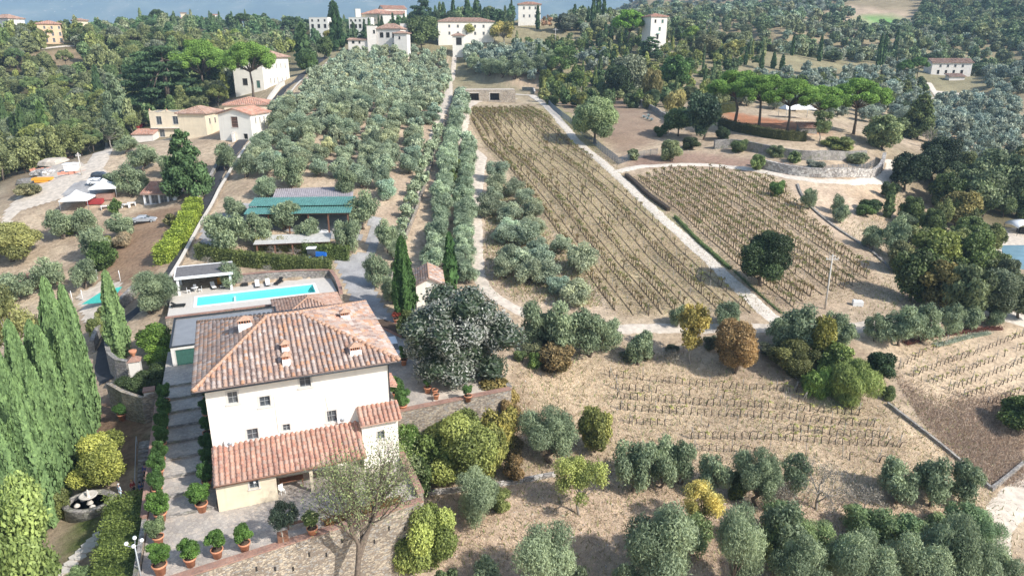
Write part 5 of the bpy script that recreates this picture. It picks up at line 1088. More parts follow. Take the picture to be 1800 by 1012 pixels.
hp('tower_house', 'white cubic end block left of the three arches', 647, 663.4, 397, 397.4, 46, 9, hg=10.6, roof='flat', mat='whitewall', wins={'f': [(3.2,4.2,6.8,8.6,'dark')]})
hp('country_house', 'white block with dark low roof right of the three arches', 694, 717, 391, 390, 59, 6, hg=8.5, roof='hip', rh=1.0, mat='whitewall', tile='browntile', wins={'f': [(2.4,3.4,5.6,7,'dark')]}, pitch=.7)
hp('tower_house', 'small white roof turret behind the arched villa', 705, 719, 409, 409, 42, 5, roof='flat', mat='whitewall')
hp('outbuilding', 'low grey roofed shed at the top left corner of the olive grove', 613, 647, 398, 398, 70, 5, hg=2.6, roof='shed', rh=.8, mat='whitewall', tile='browntile', wins={'f': [(2,3.4,.6,2,'dark'),(5.5,6.5,.6,2,'dark')]}, pitch=.7)
hp('country_house', 'large cream villa with brown roof behind the round yellow tree', 771, 868, 425, 430, 38, 14, hg=9.6, roof='hip', rh=2.2, mat='villa', tile='browntile', wins={'f': []+wrow(5,32,6.4,7.9,1.1)+wrow(5,32,2.6,4.2,1.1)}, pitch=.8)
hp('gatehouse', 'cream porch with a dark arched gate at the top of the grove track', 796, 816, 408, 408, 63, 5, hg=4.8, roof='hip', rh=1.2, mat='villa', tile='browntile', wins={'f': [(2,5,0,3.8,'dark')]}, pitch=.7)
hp('country_house', 'pink walled villa half hidden by two cypresses near the top', 911, 950, 470, 470, 8, 10, hg=8.5, roof='hip', rh=1.6, mat='villa', tile='newtile', wins={'f': wrow(3,14,1,2.6,1)+wrow(3,14,5.6,7.2,1)}, pitch=.8)
r, w, h = hp('country_house', 'tall white house with red roof and green awning behind the big umbrella pine', 1141, 1169, 385, 388, 29, 9, hg=11.5, roof='hip', rh=1.5, mat='whitewall', tile='newtile', wins={'f': [(2,3,8.4,10,'dark'),(6,7.2,8.4,10,'shutter'),(4.6,5.8,4.6,6.4,'shutter'),(3.6,4.8,0.6,2.8,'dark')]}, pitch=.7)
m_ = MB(); m_.box(3.4,5.2,-.9,-.02,3.2,3.35); m_.obj('awning', MT['teal'], r)
q = G(1146, 84); house('conservatory', 'grey glazed terrace room below the tall white house', tuple(q), 0, 9.5, 5, 3.2, 'flat', mat='whitewall', wins={'f': [(.6+i*1.75, 2.0+i*1.75, .8, 2.8, 'pane') for i in range(5)]})
q = G(1636, 131); house('farmhouse', 'long white farmhouse with brown roof on the right hillside', tuple(q), radians(-4), 20.5, 9, 6.2, 'gable', 1.8, 'whitewall', 'browntile', wins={'f': wrow(4,20,3.7,5.0,1.1)+[(3,4.2,.2,2.2,'dark'),(7,8.2,.2,2.2,'dark'),(11,12.2,.2,2.2,'dark'),(15,16.4,.2,2.2,'dark')]}, pitch=.7)
q = G(1668, 142); house('outbuilding', 'low shed with brown tile roof in front of the white farmhouse', tuple(q), 0, 8, 4, 2.2, 'shed', 1.2, 'whitewall', 'browntile', pitch=.6)
q = G(1405, 235); house('stone_hut', 'tiny stone hut with tiled roof between umbrella pine trunks', tuple(q), radians(-3), 5, 3, 1.9, 'shed', 1.0, 'stonegrey', 'newtile', pitch=.5, over=.3)
hp('cottage', 'far reddish roofed cottage high on the right hill', 1418, 1440, 860, 864, -2, 10, roof='hip', rh=2, mat='cream', tile='newtile', pitch=1.2)
# pavilion at the far right and the pond
q = G(1800, 411); r = empty('pavilion', tuple(q), 0, 'white domed canopy beside the grey pond at the right edge', 'pavilion'); n = 10; m_ = MB(); vs = []
for i in range(n+1):
    a = pi*i/n
    for y in (-2.6, 0, 2.6): vs.append((-3.6*cos(a), y, 2.3+1.2*sin(a)*(1-.10*(y/2.6)**2)-(.35 if abs(y) > 1 else 0)))
m_.add(vs, [(3*i+k, 3*i+k+1, 3*i+k+4, 3*i+k+3) for i in range(n) for k in range(2)], 0, sm=True); m_.obj('canopy', MT['white'], r); sm_ = r.children[0].modifiers.new('thick', 'SOLIDIFY'); sm_.thickness = .06
for x in (-3.5, 0, 3.5):
    for y in (-2.5, 2.5): m_ = MB(); m_.tube([(x,y,0),(x,y,2.3 if x else 3.2)], .06, 6); m_.obj('pole', MT['darkmetal'], r)
m_ = MB(); m_.box(-1.5,2.6,-.5,.8,.0,1.5); tag(m_.obj('bar_counter', MT['wicker'], loc=tuple(q)), 'dark counter in the shade under the white domed canopy', 'counter')
q = G(1733, 413); m_ = MB(); m_.lathe([(0,.0),(1.0,.1),(1.2,.5),(1.05,.55),(0,.5)], 14); tag(m_.obj('covered_tub', MT['wicker'], loc=tuple(q)), 'round black covered tub left of the white domed canopy', 'tub')
sheet('pool_yard', GP([(1700,398),(1850,398),(1850,470),(1760,470),(1700,420)]), 'dirt', lift=.1)
W_ = GP([(1758,432),(1850,440),(1850,478),(1778,472),(1765,455)]); m_ = MB(); zt = float(W_[:,2].max())+.1; m_.prism([(p[0],p[1]) for p in W_], zt-3, zt); tag(m_.obj('pond', MT['water2']), kind='structure')
# ------------------------------------------------------------------ walls of the lane, cellar, terraces; fences and poles
def wl(name, px, th, h, mat, label, **k):
    P = resample(GP(px), 2.2); return wall_line(name, [tuple(p) for p in P], th, h, mat, label, **k)
wl('lane_wall', [(600,98),(575,112),(552,128),(530,146),(512,164),(496,186),(478,212),(458,238),(430,266),(408,300),(388,335),(370,370),(352,402),(335,432),(318,465),(296,500)], .5, .7, 'stonewall', 'long plastered stone wall between the asphalt lane and the olive grove', cap=.12, capmat='slab', capw=.05)
wl('lane_wall', [(500,150),(486,165),(470,185),(452,208),(430,232),(410,250)], .5, 2.0, 'whitewall', 'cream wall along the far side of the lane below the manor house', cap=.1, capmat='slab')
wl('lane_wall', [(404,262),(388,285),(370,318),(352,350),(338,380)], .4, 1.0, 'stonegrey', 'low grey wall on the left side of the lane beside the conifer', cap=.1, capmat='stonegrey')
wl('lane_wall', [(238,520),(210,548),(188,572),(172,596),(165,620)], .5, 1.8, 'stonegrey', 'old grey stone wall on the outer bend of the lane below the yellow hedge', cap=.1, capmat='stonegrey', capw=.04)
wl('track_wall', [(782,215),(770,255),(758,295),(744,340),(728,385),(712,425),(700,460),(688,500),(680,530)], .35, .9, 'stonewall', 'narrow low stone wall running up beside the grove track')
wl('vineyard_wall', [(1402,325),(1408,345),(1430,370),(1460,395),(1490,415),(1530,440),(1570,475),(1600,500)], .5, .35, 'stonegrey', 'low dry stone terrace edge above the right vineyard')
wl('vineyard_wall', [(1560,712),(1600,745),(1640,775),(1700,820),(1740,860)], .35, .5, 'stonegrey', 'straight concrete ditch wall at the right end of the lower vineyard')
wl('vineyard_wall', [(1742,862),(1765,845),(1800,815)], .35, .5, 'stonegrey', 'short concrete wall beside the track at the lower right')
wl('field_wall', [(740,868),(800,862),(870,856),(925,845),(975,835)], .5, .4, 'drystone', 'remains of a low rubble wall across the dry slope below the terrace')
# cellar built into the bank
c0 = G(818, 177); c1 = G(935, 180); cd = c1-c0; cw = float(np.hypot(cd[0], cd[1])); crz = atan2(cd[1], cd[0]); cz = c0[2]
cellar = empty('wine_cellar', tuple(c0), crz, 'stone fronted cellar with two dark openings dug into the bank', 'cellar')
s_ = cw/117.; m_ = MB(); Hc = 3.9; hol = [(6*s_, 24*s_, 0, 2.6), (43*s_, 60*s_, 0, 2.6)]; panel(m_, (0,0), (1,0), cw*.75, -1, Hc, hol, .5); m_.box(0, cw*.75, .5, 1.0, Hc-.6, Hc+.0); m_.box(-.01, .5, .001, 5, -1, Hc-.01); m_.obj('facade', MT['stonewall'], cellar)
for h in hol:
    m_ = MB(); m_.box(h[0]-.2, h[0]-.002, -.05, .1, 0, 2.8); m_.box(h[0]-.2, h[1]+.2, -.05, .1, 2.8, 3.0); m_.obj('door_frame', MT['stonetrim'], cellar)
    m_ = MB(); m_.box(h[0], h[1], 1.8, 1.9, 0, 2.6); m_.obj('dark_opening', MT['darkin'], cellar); m_ = MB()
    for k in range(5): x = h[0]+(h[1]-h[0])*k/4; m_.box(x-.03, x+.03, .3, .36, 0, 2.6)
    m_.obj('gate', MT['darkmetal'], cellar)
m_ = MB(); m_.box(-.3, cw*.75, .2, 8, Hc-.05, Hc+.05); m_.obj('roof_terrace', MT['dirt'], cellar)
wl('cellar_wall', [(918,158),(938,158),(940,166)], .4, 1.2, 'stonegrey', 'low stone parapet at the right end of the cellar', cap=.08, capmat='slab')
# walls of the garden with the umbrella pines
wl('garden_wall', [(1255,262),(1290,258),(1330,268),(1380,278),(1430,284),(1480,282),(1520,280)], .8, 2.4, 'stonegrey', 'tall grey stone wall below the pine garden hedge', below=1)
wl('garden_wall', [(1330,292),(1365,303),(1410,310),(1460,314),(1510,312),(1548,304),(1553,282)], .9, 2.2, 'drystone', 'curving dry stone wall above the bend of the gravel path')
wl('garden_wall', [(1105,170),(1130,185),(1155,200),(1180,216)], .6, 1.6, 'stonegrey', 'slanting stone wall in the wood above the brown slope')
def fence(px, label, h=1.9, step=2.2, mat='fenceblue', name='mesh_fence'):
    P = resample(GP(px), step); r = empty(name, tuple(P[0]), 0, label, 'fence'); m_ = MB(); Q = P-P[0]
    for i in range(len(Q)-1):
        a, b_ = Q[i], Q[i+1]
        for k in range(9): z = .08+(h-.1)*k/8; m_.tube([(a[0],a[1],a[2]+z),(b_[0],b_[1],b_[2]+z)], .022, 3, cap=False)
        n = 14
        for k in range(n): f = k/n; p = a+(b_-a)*f; m_.tube([(p[0],p[1],p[2]),(p[0],p[1],p[2]+h)], .018, 3, cap=False)
    m_.obj('mesh_panel', MT[mat], r)
    for q in Q: m_ = MB(); m_.tube([(q[0],q[1],q[2]-.3),(q[0],q[1],q[2]+h+.1)], .05, 5); m_.obj('post', MT[mat], r)
fence([(948,165),(968,190),(985,205),(1010,225),(1045,255),(1085,288)], 'dark blue mesh fence along the brown slope', 2.0)
fence([(1086,290),(1105,282),(1130,277),(1155,273)], 'dark mesh fence turning right below the round bush', 1.8)
fence([(1360,296),(1400,304),(1450,306),(1500,302),(1535,292)], 'dark railing on top of the dry stone wall', 1.8)
def pole(u, vb, vt, label, arm=1.0, name='power_pole'):
    p = G(u, vb); h = height_for(p, vt); r = empty(name, tuple(p), 0, label, 'power pole', 'power poles'); m_ = MB(); m_.tube([(0,0,-.5),(0,0,h)], [.17,.10], 8); m_.obj('shaft', MT['slab'], r)
    m_ = MB(); m_.box(-arm, arm, -.06, .06, h-.9, h-.75); m_.box(-arm*.6, arm*.6, -.05, .05, h-.35, h-.25); m_.obj('crossarm', MT['slab'], r)
    for x in (-arm*.9, -arm*.45, arm*.45, arm*.9): m_ = MB(); m_.lathe([(.0,0),(.07,.02),(.05,.15),(.08,.2),(0,.26)], 7, (x,0,h-.75)); m_.obj('insulator', MT['white'], r)
    return p, h
pole(1450, 543, 447, 'tall grey pole with crossarm beside the right vineyard', 1.0); pole(1174, 238, 195, 'grey pole with crossarm next to the blue agaves', 1.2); pole(1050, 130, 104, 'slim pale pole among olives in the middle of the wooded slope', 1.2)
pole(976, 82, 50, 'pole standing near the palm below the pink villa', 1.4)
pole(144, 308, 268, 'weathered pole at the orange building site netting', .6)

# ------------------------------------------------------------------ garden: fountain, lamp, pots, gate pillar
MT['water3'] = M_plain('dark_fountain_water', (.05,.06,.04), .08, spec=.8)
p = G(160, 892); fo = empty('fountain', tuple(p+[0,0,.0]), TH*.4, 'oval stone fountain with a central bowl in the lower garden', 'fountain')
m_ = MB(); m_.lathe([(2.3,-.5),(2.25,.75),(2.35,.9),(1.75,.92),(1.7,.3),(0,.25)], 36, sx=1.05, sy=.85); m_.obj('basin', MT['stonegrey'], fo); m_ = MB(); m_.lathe([(0,.55),(1.74,.55)], 30, sx=1.05, sy=.85); m_.obj('water', MT['water3'], fo)
m_ = MB(); m_.lathe([(.4,.3),(.3,.6),(.16,.9),(.2,1.15),(.8,1.4),(.85,1.55),(.7,1.52),(.2,1.3),(.12,1.5),(.16,1.8),(.05,2.1),(0,2.15)], 18); m_.obj('bowl', MT['slab'], fo)
for a in (2.4, 3.6, 5.2): m_ = MB(); m_.lathe([(.3,.3),(.28,.6),(.1,.75),(0,.78)], 8, (1.15*cos(a), .9*sin(a), .1)); m_.obj('shell_ornament', MT['slab'], fo)
def lamp(p, h, label):
    r = empty('garden_lamp', tuple(p), .4, label, 'lamp'); m_ = MB(); m_.tube([(0,0,-.3),(0,0,.3),(0,0,h)], [.1,.07,.05], 8); m_.obj('post', MT['greymetal'], r)
    for k in range(4): 
        a = k*pi/2; m_ = MB(); m_.tube([(0,0,h-.2),(.35*cos(a),.35*sin(a),h-.1),(.55*cos(a),.55*sin(a),h+.05)], .03, 5); m_.obj('arm', MT['greymetal'], r); m_ = MB(); m_.lathe([(0,-.17),(.12,-.12),(.17,0),(.12,.12),(0,.17)], 12, (.55*cos(a),.55*sin(a),h+.22)); m_.obj('globe', MT['white'], r)
lamp((*LW(-5.9, -6.6), 0), 3.0, 'lamp post with four white globes beside the clipped hedge')
gp = empty('gate_pillar', (*LW(-9.7, 33.4), .6), TH, 'white gate pillar with a terracotta urn on its brick cap', 'pillar'); m_ = MB(); m_.box(-.65,.65,-.65,.65,-3,2.2); m_.obj('pillar', MT['whitewall'], gp); m_ = MB(); m_.add([(-.8,-.8,2.2),(.8,-.8,2.2),(.8,.8,2.2),(-.8,.8,2.2),(0,0,2.9)], [(0,1,4),(1,2,4),(2,3,4),(3,0,4),(3,2,1,0)]); m_.obj('cap', MT['brick'], gp)
m_ = MB(); m_.lathe([(.22,2.7),(.18,2.9),(.42,3.2),(.5,3.5),(.4,3.55),(0,3.4)], 14); tag(m_.obj('urn', MT['terracotta'], loc=gp.location, rz=0), 'terracotta urn standing on top of the white gate pillar', 'urn')
gp2 = empty('gate_pillar', (*LW(-7.6, 26.0), -1.8), TH, 'ivy covered white gate pillar beside the dark round shrub', 'pillar'); m_ = MB(); m_.box(-.55,.55,-.55,.55,-2,3.4); m_.obj('pillar', MT['whitewall'], gp2); m_ = MB(); m_.box(-.65,.65,-.65,.65,3.4,3.6); m_.obj('cap', MT['brick'], gp2)
def potted(p, d, hpot, W, H, label, color=(.13,.24,.05), kind='bush', stem=.35, group='potted citrus trees', empty_=False, name='potted_citrus', lodk=1):
    r = empty(name, tuple(p), RNG.random()*6, label, 'potted plant', group); m_ = MB(); R = d/2; m_.lathe([(R*.62,0),(R*.86,hpot*.8),(R*1.02,hpot*.82),(R*1.05,hpot),(R*.9,hpot),(R*.88,hpot*.9),(0,hpot*.88)], 20); po = m_.obj('pot', MT['terracotta'], r)
    m_ = MB(); m_.lathe([(0,hpot*.93),(R*.88,hpot*.92)], 16); m_.obj('soil', MT['soil'], po)
    if not empty_:
        m_ = MB(); m_.tube([(0,0,hpot*.9),(.04,.02,hpot+stem+H*.3)], [.05,.03], 6); m_.obj('stem', MT['bark'], r)
        pr = proto(kind, lodk, int(p[0]*13)%7); f = bpy.data.objects.new('foliage', pr[0]); link(f); f.parent = r; f.location = (0,0,hpot+stem-H*.12); f.scale = (W,W,H); f.color = (*color,1)
    return r
def tp_(u, v, z): x, y = PZ(u, v, z); return (x, y, z)
for (u, v, l) in ((336,994,'potted lemon tree at the lower left corner, nearest the red parapet end'),(383,979,'second potted lemon tree from the left along the red parapet'),(431,967,'third potted lemon tree along the parapet, left of the small dark tree')): potted(tp_(u,v,0), 1.0, .85, 1.9, 1.8, l)
potted(tp_(283,1008,0), 1.15, 1.0, 2.1, 2.2, 'large potted citrus beside the white globe lamp'); potted(tp_(280,955,0), .95, .8, 2.0, 1.9, 'potted citrus with sparse grey leaves at the hedge end', (.20,.26,.12))
potted(tp_(284,915,.1), 1.1, .9, 2.2, 2.6, 'potted citrus at the foot of the stepped path, hedge side'); potted(tp_(356,898,0), 1.1, .9, 2.6, 2.2, 'wide potted citrus at the left corner of the lean-to')
zs = lambda ly: .3*max(0, min(NS, int((ly-.55)/2.92)+1))
row_l = [(3.9,'first'),(6.6,'second'),(8.8,'third'),(11.5,'fourth'),(14.2,'fifth'),(17,'sixth'),(19.8,'seventh')]
for ly, nth in row_l: potted((*LW(-5.25, ly), zs(ly)), .95, .8, 1.8, 1.9+.5*RNG.random(), '%s potted citrus from the bottom along the brick wall of the steps' % nth, (.10,.19,.05))
for ly, nth in [(3.6,'first'),(6.3,'second'),(9.0,'third'),(12.2,'fourth'),(15.4,'fifth'),(18.6,'sixth')]: potted((*LW(-.95, ly), zs(ly)), .95, .8, 1.7, 1.8+.5*RNG.random(), '%s potted citrus from the bottom on the villa side of the steps' % nth, (.08,.16,.045))
q = G(216, 738); potted(q, 1.1, .9, 2.3, 1.3, 'single wide potted shrub standing in the brown lower garden', (.10,.2,.05))
for (u, v, l, W, H) in ((710,641,'potted shrub in front of the white van',1.5,2.2),(823,705,'potted shrub at the foot of the dark glossy tree',1.5,1.3),(709,722,'tall leafy potted plant at the right wall of the villa',2.2,2.4),(697,700,'leafy potted plant further back at the right wall of the villa',2.2,2.3),(752,690,'small potted plant left of the tree bed',1.2,1.0)): potted(tp_(u,v,.5), .95, .8, W, H, l, (.12,.22,.06))
for (u, v, l) in ((765,693,'empty terracotta pot at the edge of the tree bed'),(767,702,'small empty terracotta pot in front of the other empty pot')): potted(tp_(u,v,.55), .75, .7, 1, 1, l, empty_=True, name='terracotta_pot', group=None)
potted(tp_(550,940,0), .95, .8, 1.9, 1.6, 'potted shrub behind the bare tree on the terrace', (.16,.22,.07)); potted(tp_(697,568,1.6), .9, .7, 1.6, 1.0, 'red flowering pot on the curved brick planter', (.35,.08,.05), name='flower_pot', group=None)
# curved planter by the driveway, bench, square planter tree
pl = empty('brick_planter', (*LW(23.6, 35.5), 1.0), TH+.45, 'curved brick planter at the foot of the driveway cypress', 'planter'); m_ = MB(); out_ = [(-1.2,-4),(0.4,-4.6),(1.4,-3.6),(1.3,4),(0,4.6),(-1,3.5)]; m_.prism(out_, -1, .8); m_.obj('wall', MT['brick'], pl); m_ = MB(); m_.prism([(x*.8,y*.92) for x,y in out_], .7, .86); m_.obj('soil', MT['soil'], pl)
bt = empty('bench', tp_(522,925,0), TH, 'dark wooden bench in the shade of the bare tree', 'bench'); m_ = MB(); m_.box(-.9,.9,-.2,.2,.42,.48); m_.obj('seat', MT['wood'], bt)
for x in (-.75,.75): m_ = MB(); m_.box(x-.05,x+.05,-.18,.18,0,.42); m_.obj('leg', MT['wood'], bt)
sp = tree('airy', np.array(tp_(498,950,.3)), 3.2, 4.2, (.05,.075,.05), 'small dark leaved standard tree in a square wooden box on the terrace', name='potted_tree', lod=0); 
m_ = MB(); m_.box(-.45,.45,-.45,.45,0,.7); tag(m_.obj('square_planter', MT['wood'], loc=tp_(498,950,0), rz=TH), 'square dark wooden planter near the terrace parapet', 'planter')
# stone stairs down to the garden
m_ = MB()
for k in range(9): m_.box(-8.2, -6.4, 11.6+k*.55, 11.6+(k+1)*.55+(1 if k == 8 else 0), -4.5, -2.75+.24*(k+1))
tag(m_.obj('garden_stairs', MT['stonegrey'], loc=VR, rz=TH), kind='structure')
m_ = MB(); m_.tube([(-8.3,11.5,-1.8),(-8.3,16.8,.5)], .04, 6); m_.tube([(-8.3,11.5,-2.8),(-8.3,11.5,-1.8)], .04, 6); m_.tube([(-8.3,16.8,-.7),(-8.3,16.8,.5)], .04, 6); tag(m_.obj('stair_rail', MT['greymetal'], loc=VR, rz=TH), 'pale metal handrail of the garden stairs', 'handrail')
# stepping stones
k = 0
for (u, v) in ((196,915),(186,925),(175,938),(164,948),(155,957),(144,968),(133,978),(124,989),(115,998),(106,1008),(190,930),(180,943),(166,957),(154,966),(143,978),(130,990),(120,1001)):
    q = G(u, v); m_ = MB(); n = 7; rr = [.42+.12*RNG.random() for _ in range(n)]; m_.prism([(rr[i]*1.25*cos(6.28*i/n), rr[i]*sin(6.28*i/n)) for i in range(n)], -.3, .07); o = m_.obj('stepping_stone', MT['slab'], loc=tuple(q), rz=.6); tag(o, 'pale flat stepping stone, %s from the hedge in the %s line across the lawn' % ((ordw(k+1), 'upper') if k < 10 else (ordw(k-9), 'lower')), 'stepping stone', 'stepping stones across the lawn'); k += 1

# ------------------------------------------------------------------ people
def skin_body(name, verts, edges, mat, parent, sub=1):
    me = bpy.data.meshes.new(name); me.from_pydata([v[:3] for v in verts], edges, []); o = bpy.data.objects.new(name, me); link(o); me.materials.append(mat)
    sk = o.modifiers.new('skin', 'SKIN'); 
    for i, v in enumerate(verts): me.skin_vertices[0].data[i].radius = (v[3], v[4] if len(v) > 4 else v[3])
    me.skin_vertices[0].data[0].use_root = True
    ss = o.modifiers.new('sub', 'SUBSURF'); ss.levels = sub; ss.render_levels = sub
    dg = bpy.context.evaluated_depsgraph_get(); ev = bpy.data.meshes.new_from_object(o.evaluated_get(dg)); o.modifiers.clear(); old = o.data; o.data = ev; ev.materials.clear(); ev.materials.append(mat); bpy.data.meshes.remove(old)
    o.parent = parent; return o
MT['skin'] = M_plain('skin', (.55,.33,.24), .6, var=.05)
def person(p, rz, label, top, legs, hair, sit=False, bag=None):
    r = empty('person', tuple(p), rz, label, 'person'); hz_ = .5 if sit else .93; s = hz_-.93
    kn = lambda sx: (sx*.10, -.42, .5, .06) if sit else (sx*.10, -.02, .5, .062); ft = lambda sx: (sx*.10, -.42, .06, .045) if sit else (sx*.11, .02, .07, .045)
    V = [(0,0,.95+s,.13,.10),(0,0,1.15+s,.12,.09),(0,0,1.38+s,.15,.09),(0,0,1.52+s,.05),(0,0,1.62+s,.085,.09),(0,0,1.72+s,.075,.085)]
    E_ = [(0,1),(1,2),(2,3),(3,4),(4,5)]
    for sx in (-1,1):
        b0 = len(V); V += [(sx*.19,0,1.40+s,.055),(sx*.24,.02,1.14+s,.042),(sx*.22,-.10,.92+s,.032),(sx*.21,-.15,.84+s,.03,.02)]; E_ += [(2,b0),(b0,b0+1),(b0+1,b0+2),(b0+2,b0+3)]
        for f in range(5): V.append((sx*(.20+.008*f-.02), -.17-.012*f, .775+s+.01*abs(f-2), .009)); E_.append((b0+3, len(V)-1))
        b1 = len(V); V += [(sx*.10,0,.88+s,.085), kn(sx), ft(sx), (ft(sx)[0], ft(sx)[1]-.14, .04, .035)]; E_ += [(0,b1),(b1,b1+1),(b1+1,b1+2),(b1+2,b1+3)]
    skin_body('body', V, E_, MT['skin'], r, 2)
    c = .022; TV = [(0,0,.93+s,.15,.125),(0,0,1.15+s,.135,.11),(0,0,1.38+s,.165,.11),(0,0,1.48+s,.07)]; TE = [(0,1),(1,2),(2,3)]
    for sx in (-1,1): b0 = len(TV); TV += [(sx*.19,0,1.40+s,.075),(sx*.24,.02,1.14+s,.062),(sx*.225,-.09,.95+s,.05)]; TE += [(2,b0),(b0,b0+1),(b0+1,b0+2)]
    skin_body('jacket', TV, TE, top, r, 1)
    LV = [(0,0,.96+s,.14,.12)]; LE = []
    for sx in (-1,1): b1 = len(LV); k_, f_ = kn(sx), ft(sx); LV += [(sx*.10,0,.86+s,.10),(k_[0],k_[1],k_[2],.078),(f_[0],f_[1],.14,.062)]; LE += [(0,b1),(b1,b1+1),(b1+1,b1+2)]
    skin_body('trousers', LV, LE, legs, r, 1)
    m_ = MB(); m_.lathe([(.0,.13),(.07,.115),(.105,.05),(.105,-.02),(.07,-.06)], 12, (0,.015,1.68+s)); m_.obj('hair', hair, r)
    m_ = MB(); m_.lathe([(0,-.015),(.012,0),(0,.015)], 5, (0,-.10,1.655+s)); m_.obj('nose', MT['skin'], r)
    for sx in (-1,1): m_ = MB(); m_.lathe([(0,-.01),(.011,0),(0,.01)], 5, (sx*.032,-.088,1.68+s)); m_.obj('eye', MT['darkin'], r)
    return r
H1 = M_plain('grey_hair', (.55,.53,.5), .8); H2 = M_plain('fair_hair', (.45,.27,.12), .8); H3 = M_plain('dark_hair', (.04,.03,.02), .8); C1 = M_plain('pale_blue_coat', (.62,.72,.80), .8, var=.05); C2 = M_plain('denim', (.07,.14,.30), .8); C3 = M_plain('violet_coat', (.12,.10,.28), .8); C4 = M_plain('dark_trousers', (.05,.05,.06), .8)
person(G(213, 876), 2.6, 'person in a long pale blue outfit standing by the fountain', C1, C1, H1); person(G(236, 869), 1.2, 'person in a red top standing behind the clipped hedge', MT['red'], C4, H2)
person(G(250, 872), 1.4, 'person in blue just right of the one in red', C2, C4, H3); person((*LW(-7.3, 12.4), -2.3), .4, 'person in a violet coat on the lowest garden stairs', C3, C4, H3)
person(G(258, 862)+[0,0,.1], .2, 'person in dark clothes at the foot of the garden stairs', C4, C2, H3); person(G(806, 181), .3, 'person in orange standing left of the cellar opening', MT['netting'], C4, H3)

# ------------------------------------------------------------------ building site, odds and ends on the left
def blob(name, label, cat_, u, v, sx, sy, sz, mat, n=9, dz=0, rz=0):
    q = G(u, v); m_ = MB(); rr = [1+.25*RNG.normal() for _ in range(n)]; a = [(sx*max(.5,rr[i])*cos(6.28*i/n), sy*max(.5,rr[i])*sin(6.28*i/n)) for i in range(n)]
    b_ = [(x*.55+.05, y*.55) for x, y in a]; vs = [(x,y,-.3) for x, y in a]+[(x*.9,y*.9,sz*.45) for x, y in a]+[(x,y,sz) for x, y in b_]
    m_.add(vs, [tuple(range(n-1,-1,-1)), tuple(range(2*n,3*n))]+[(k*n+i,k*n+(i+1)%n,(k+1)*n+(i+1)%n,(k+1)*n+i) for k in (0,1) for i in range(n)], 0, sm=False); return tag(m_.obj(name, MT[mat], loc=tuple(q+[0,0,dz]), rz=rz), label, cat_)
blob('sand_heap', 'pile of pale sand at the back of the building yard', 'sand heap', 102, 288, 5.5, 3.0, 1.4, 'dirt'); blob('rubble_heap', 'grey rubble heap left of the building yard', 'rubble', 80, 305, 3.0, 2.0, 1.0, 'drystone')
blob('rubble_heap', 'long heap of stones at the left rim of the gravel yard', 'rubble', 56, 320, 2.8, 1.6, .8, 'stonegrey')
for u, v, w, l in ((108,280,3.2,'orange safety netting along the top of the building yard'),(73,300,2.4,'orange safety netting at the left of the rubble'),(128,306,3.0,'salmon red netting laid round white sacks'),):
    q = G(u, v); m_ = MB(); n = 8
    for k in range(n): x0 = w*(k/n-.5)*2; x1 = w*((k+1)/n-.5)*2; m_.box(x0, x1-.02, .25*sin(k*1.3), .25*sin(k*1.3)+.05, 0, .6+.15*sin(k*2.1))
    tag(m_.obj('safety_netting', MT['netting'], loc=tuple(q), rz=.5), l, 'netting')
m_ = MB(); m_.prism([(-1.5,-.8),(1.5,-.8),(1.6,.8),(-1.6,.8)], 0, .5); m_.prism([(-2.0,-.9),(2.0,-.9),(2.0,.9),(-2.0,.9)], .5, 1.0); tag(m_.obj('skip', MT['orangecloth'], loc=tuple(G(76, 320)), rz=.1), 'yellow waste skip at the rim of the gravel yard', 'skip')
m_ = MB(); m_.box(-1.4,1.4,-1,1,0,1.5); m_.box(-1.6,1.6,-1.2,1.2,1.5,1.7); tag(m_.obj('stacked_sacks', MT['white'], loc=tuple(G(127, 300)), rz=.3), 'white sacks and boards inside the red netting', 'sacks')
q = G(198, 366); m_ = MB(); m_.box(-1.6,1.6,-1,1,0,1.2); tag(m_.obj('brick_hut', MT['brick'], loc=tuple(G(187,350)), rz=.2), 'brick base hut under the right hand marquee', 'hut')
tag(MB().box(-1.5,1.5,-.8,.8,0,1.0).obj('red_counter', MT['red'], loc=tuple(G(168,358)), rz=.1), 'red covered counter between the two marquees', 'counter')
for i, (u, v, l) in enumerate(((222,365,'white table on the cottage terrace, nearest the shrub'),(232,362,'white table on the cottage terrace, next to the cottage'),(185,368,'white table beside the left marquee'))):
    q = G(u, v); t = empty('garden_table', tuple(q), .3*i, l, 'table'); m_ = MB(); m_.box(-.8,.8,-.5,.5,.7,.75); m_.obj('tabletop', MT['white'], t)
    for a in (-.7,.7): m_ = MB(); m_.box(a-.04,a+.04,-.4,.4,0,.7); m_.obj('leg', MT['white'], t)
q = G(178, 535); m_ = MB(); m_.add([(-2.2,-1.5,.6),(2.0,-.6,.7),(2.4,2.6,2.2),(.2,1.0,2.1),(-2.2,-1.5,.55),(2.0,-.6,.65),(2.4,2.6,2.15),(.2,1.0,2.05)], [(0,1,2,3),(7,6,5,4),(0,4,5,1),(1,5,6,2),(2,6,7,3),(3,7,4,0)]); tag(m_.obj('tarpaulin', MT['teal'], loc=tuple(q)), 'teal tarpaulin stretched over bricks left of the cypress', 'tarpaulin')
m_ = MB(); m_.box(-1.8,1.8,-1,1,0,.9); tag(m_.obj('brick_stack', MT['brick'], loc=tuple(G(186,528)+[.8,1,0]), rz=.5), 'stack of red bricks under the teal tarpaulin', 'bricks')
r = house('garden_shed', 'rusty red wooden shed among olives at the left edge', tuple(G(52, 512)), .5, 4.5, 3.5, 2.2, 'gablef', .8, 'wood', 'newtile', over=.3, pitch=.4)
